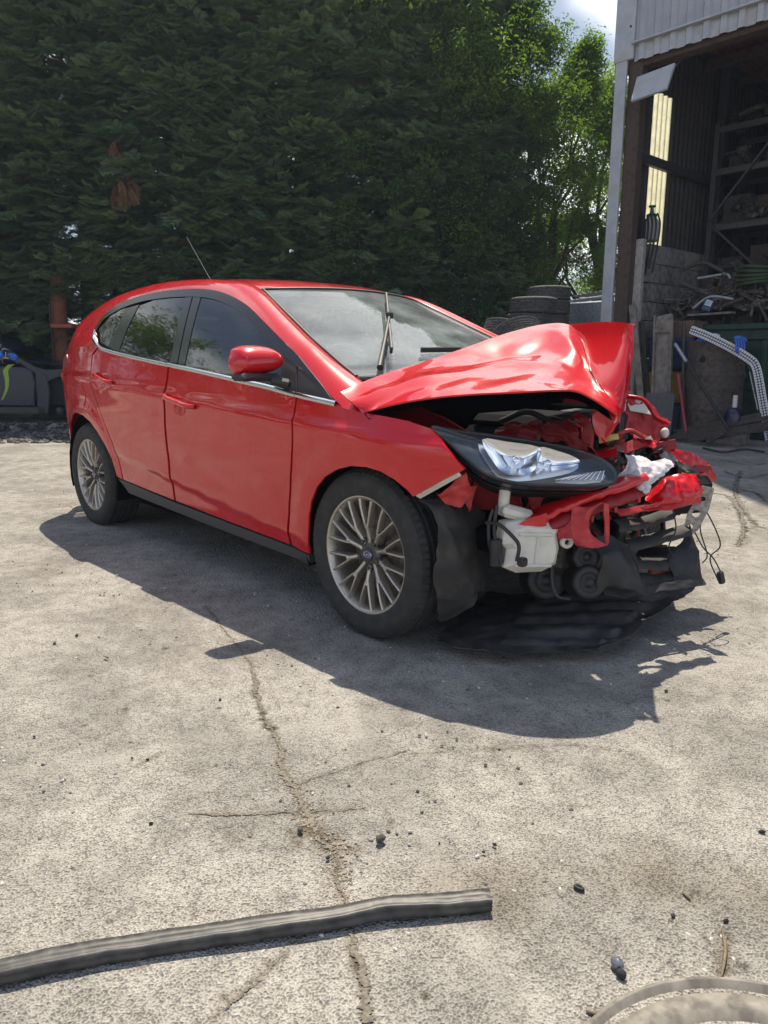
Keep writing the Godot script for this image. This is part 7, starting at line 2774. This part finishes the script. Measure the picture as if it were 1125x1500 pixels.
	put("door_mirror", mi, blue, car)

# ---------- the worker at the left edge ----------
# limbs as tapered capsules joined by a smooth minimum and meshed by surface nets
func cap_dist(p: Vector3, a: Vector3, b: Vector3, ra: float, rb: float) -> float:
	var ab := b - a
	var t := clampf((p - a).dot(ab) / maxf(ab.length_squared(), 1e-9), 0.0, 1.0)
	return p.distance_to(a + ab * t) - lerpf(ra, rb, t)


func surface_nets(mb: MB, bones: Array, cell: float, blend: float) -> void:
	var lo := Vector3.INF
	var hi := -Vector3.INF
	for b in bones:
		var r: float = maxf(b[2], b[3]) + cell * 2.5 + blend
		for q in [b[0], b[1]]:
			lo = lo.min(q - Vector3.ONE * r)
			hi = hi.max(q + Vector3.ONE * r)
	var n := Vector3i(((hi - lo) / cell).ceil()) + Vector3i.ONE * 2
	var f := PackedFloat32Array()
	f.resize(n.x * n.y * n.z)
	f.fill(9.0)
	for b in bones:
		var r: float = maxf(b[2], b[3]) + cell * 2.2 + blend
		var l := Vector3i(((b[0] as Vector3).min(b[1]) - Vector3.ONE * r - lo) / cell).max(Vector3i.ZERO)
		var h := Vector3i(((b[0] as Vector3).max(b[1]) + Vector3.ONE * r - lo) / cell).min(n - Vector3i.ONE)
		for x in range(l.x, h.x + 1):
			for y in range(l.y, h.y + 1):
				for z in range(l.z, h.z + 1):
					var d := cap_dist(lo + Vector3(x, y, z) * cell, b[0], b[1], b[2], b[3])
					var i := (x * n.y + y) * n.z + z
					var e := f[i]
					var k := maxf(blend - absf(d - e), 0.0) / maxf(blend, 1e-6)
					f[i] = minf(d, e) - k * k * blend * .25
	var cells := {}
	var st := [1, n.z, n.y * n.z]
	for x in n.x - 1:
		for y in n.y - 1:
			for z in n.z - 1:
				var i := (x * n.y + y) * n.z + z
				var first := f[i] < 0.0
				var mixed := false
				for c in 8:
					if (f[i + (c & 1) * st[0] + ((c >> 1) & 1) * st[1] + ((c >> 2) & 1) * st[2]] < 0.0) != first:
						mixed = true
						break
				if not mixed:
					continue
				var sum := Vector3.ZERO
				var cnt := 0
				for c in 8:
					for ax in 3:
						if (c >> ax) & 1:
							continue
						var c2 := c | (1 << ax)
						var d0 := f[i + (c & 1) * st[0] + ((c >> 1) & 1) * st[1] + ((c >> 2) & 1) * st[2]]
						var d1 := f[i + (c2 & 1) * st[0] + ((c2 >> 1) & 1) * st[1] + ((c2 >> 2) & 1) * st[2]]
						if (d0 < 0.0) != (d1 < 0.0):
							var t := d0 / (d0 - d1)
							var p0 := Vector3((c >> 2) & 1, (c >> 1) & 1, c & 1)
							var p1 := Vector3((c2 >> 2) & 1, (c2 >> 1) & 1, c2 & 1)
							sum += p0.lerp(p1, t)
							cnt += 1
				cells[i] = mb.p(lo + (Vector3(x, y, z) + sum / cnt) * cell)
	for i in cells:
		var z: int = i % n.z
		var y: int = (i / n.z) % n.y
		var x: int = i / (n.z * n.y)
		if x == 0 or y == 0 or z == 0:
			continue
		for ax in 3:
			var s: int = st[2 - ax]
			if (f[i] < 0.0) == (f[i + s] < 0.0):
				continue
			var u: int = st[2 - (ax + 1) % 3]
			var w: int = st[2 - (ax + 2) % 3]
			if not (cells.has(i - u) and cells.has(i - w) and cells.has(i - u - w)):
				continue
			var q := [cells[i], cells[i - u], cells[i - u - w], cells[i - w]]
			if f[i] < 0.0:
				mb.t(q[0], q[2], q[1])
				mb.t(q[0], q[3], q[2])
			else:
				mb.t(q[0], q[1], q[2])
				mb.t(q[0], q[2], q[3])


func build_person() -> void:
	var o: Vector3 = V(-9.776, -0.003, -0.478) * V(1, 0, 1)
	var pr := thing("person", "worker in dark jacket and navy trousers with blue gloves, cut by the left edge", "person", o)
	pr.rotation.y = .83      # +x to the right of the photo, +z towards us
	var navy := worn([Color(.010, .014, .03), Color(.02, .026, .05)], 5.0, .9, 0, .1, 161)
	var jacket := worn([Color(.008, .008, .010), Color(.018, .018, .02)], 5.0, .85, 0, .1, 162)
	var skin := mat(Color(.42, .24, .17), .55)
	# the worker faces right, leaning slightly, right arm bent forwards
	var hip := V(-.02, .93, 0)
	var bones := [
		[V(-.03, .96, .08), V(.05, .50, .10), .095, .062], [V(.05, .50, .10), V(.02, .10, .11), .062, .042], [V(.0, .05, .11), V(.16, .035, .12), .048, .036],
		[V(-.03, .96, -.08), V(-.10, .51, -.10), .095, .062], [V(-.10, .51, -.10), V(-.22, .12, -.10), .062, .042], [V(-.24, .07, -.10), V(-.09, .035, -.10), .048, .036],
		[V(-.03, .95, .07), V(-.03, .95, -.07), .11, .11], [V(-.03, .97, 0), V(.02, 1.20, 0), .12, .125], [V(.02, 1.20, 0), V(.05, 1.38, 0), .13, .12], [V(.04, 1.40, .16), V(.04, 1.40, -.16), .065, .065],
		[V(.05, 1.42, 0), V(.075, 1.56, 0), .055, .052], [V(.085, 1.64, 0), V(.10, 1.68, 0), .085, .092], [V(.12, 1.60, 0), V(.15, 1.585, 0), .06, .045],
		[V(.04, 1.40, .18), V(.02, 1.16, .25), .055, .045], [V(.02, 1.16, .25), V(.21, 1.13, .26), .044, .034],
		[V(.04, 1.40, -.18), V(.06, 1.15, -.25), .055, .045], [V(.06, 1.15, -.25), V(.22, 1.10, -.15), .044, .034],
		[V(.21, 1.13, .26), V(.27, 1.115, .265), .030, .030], [V(.22, 1.10, -.15), V(.28, 1.08, -.12), .030, .030],
	]
	var mb := MB.new()
	surface_nets(mb, bones, .02, .045)
	put("body", mb, navy, pr)
	# clothes follow the same limbs, a little thicker
	var jb := []
	for k in [7, 8, 9, 13, 14, 15, 16]:
		var b: Array = bones[k]
		jb.append([b[0], b[1], b[2] + .022, b[3] + .020])
	jb.append([V(-.03, .90, .06), V(-.03, .90, -.06), .135, .135])
	var jm := MB.new()
	surface_nets(jm, jb, .02, .05)
	put("jacket", jm, jacket, pr)
	var face := MB.new()
	surface_nets(face, [[V(.085, 1.63, 0), V(.10, 1.69, 0), .088, .094], [V(.13, 1.60, 0), V(.155, 1.585, 0), .058, .044], [V(.185, 1.645, 0), V(.205, 1.625, 0), .012, .016], [V(.055, 1.44, 0), V(.075, 1.57, 0), .057, .055], [V(.085, 1.64, .09), V(.085, 1.66, .092), .018, .016], [V(.085, 1.64, -.09), V(.085, 1.66, -.092), .018, .016]], .008, .02)
	put("face", face, skin, pr)
	for s in [-1.0, 1.0]:
		var ey := MB.new()
		ey.ball(V(.178, 1.665, .034 * s), V(.010, .009, .014), 10)
		put("eye", ey, mat(Color(.05, .04, .035), .2), pr)
	var mo := MB.new()
	mo.ball(V(.190, 1.585, 0), V(.008, .006, .024), 10)
	put("mouth", mo, mat(Color(.28, .11, .09), .5), pr)
	var hair := MB.new()
	surface_nets(hair, [[V(.055, 1.70, 0), V(.09, 1.735, 0), .088, .075], [V(.03, 1.66, 0), V(.03, 1.60, 0), .075, .06]], .012, .03)
	put("hair", hair, mat(Color(.03, .022, .016), .8), pr)
	# gloved hands: palm, four fingers and a thumb, closed on a tool handle
	var glove := mat(Color(.03, .16, .62), .5)
	for h in [[V(.27, 1.115, .265), 1.0], [V(.28, 1.08, -.12), -1.0]]:
		var c: Vector3 = h[0]
		var s: float = h[1]
		var hb := [[c + V(-.03, .01, 0), c + V(.045, -.005, 0), .034, .036], [c + V(.0, .0, .02 * s), c + V(.05, -.01, .022 * s), .026, .022]]
		for k in 4:
			var z := (-.030 + .020 * k) * s
			var ln: float = [.030, .035, .033, .027][k]
			hb.append([c + V(.045, -.005, z), c + V(.045 + ln, -.022, z), .0105, .0098])
			hb.append([c + V(.045 + ln, -.022, z), c + V(.045 + ln * .95, -.022 - ln, z), .0098, .009])
			hb.append([c + V(.045 + ln * .95, -.022 - ln, z), c + V(.030, -.032 - ln, z), .009, .0082])
		hb.append([c + V(-.005, -.005, -.030 * s), c + V(.030, -.030, -.045 * s), .014, .0115])
		hb.append([c + V(.030, -.030, -.045 * s), c + V(.055, -.045, -.030 * s), .0115, .0095])
		var hm := MB.new()
		surface_nets(hm, hb, .006, .008)
		put("glove", hm, glove, pr)
	# pale reflective cuffs, hi-vis hem and collar
	var silver := mat(Color(.42, .42, .40), .45)
	var lime := mat(Color(.24, .36, .06), .7)
	for q in [[V(.10, 1.152, .255), V(.155, 1.143, .257), .066, .064], [V(.12, 1.132, -.21), V(.17, 1.118, -.18), .066, .064]]:
		var cu := MB.new()
		cu.tube([q[0], q[1]], [q[2], q[3]], 16)
		put("cuff_band", cu, silver, pr)
	var hem := MB.new()
	var hl := []
	for q in [V(-9.598, 0.956, -0.737), V(-9.638, 0.869, -0.667), V(-9.606, 0.744, -0.664), V(-9.59, 0.599, -0.638), V(-9.608, 0.455, -0.574)]:
		hl.append((q - o).rotated(Vector3.UP, -.83))
	hl = smooth_line(hl, 6)
	var hrows := []
	for i in hl.size():
		var wdt := lerpf(.045, .012, float(i) / hl.size())
		hrows.append([hl[i] + V(-wdt, 0, .02), hl[i] + V(0, 0, .03), hl[i] + V(wdt, .005, .01)])
	slab(hem, hrows, .008, false)
	put("hi_vis_trim", hem, lime, pr)
	var bandm := MB.new()
	bandm.tube([V(.03, 1.22, 0), V(.04, 1.27, 0)], [.16, .162], 20)
	put("chest_band", bandm, silver, pr)
	for b in [[V(.0, .05, .11), V(.17, .04, .12)], [V(-.24, .07, -.10), V(-.08, .04, -.10)]]:
		var bt := MB.new()
		surface_nets(bt, [[b[0] + V(-.02, .0, 0), b[1], .058, .044], [b[0] + V(0, .02, 0), b[0] + V(.01, .14, 0), .058, .056], [b[0] + V(-.02, -.03, 0), b[1] + V(.01, -.02, 0), .038, .03]], .012, .03)
		put("boot", bt, mat(Color(.012, .011, .011), .6), pr)
	# the tool in the hand
	var to := thing("hand_tool", "small tool with a pale wooden handle in the worker's glove", "tool", pr.position + V(.33, 1.06, .25).rotated(Vector3.UP, .83))
	to.rotation.y = .83
	var tm := MB.new()
	tm.tube([V(-.08, .005, .0), V(.09, -.015, .0)], .014, 10)
	put("handle", tm, mat(Color(.34, .25, .15), .7), to)
	var tb := MB.new()
	tb.tube([V(.05, .0, 0), V(.06, .07, 0)], .008, 8)
	put("blade", tb, mat(Color(.4, .4, .4), .4, .8), to)
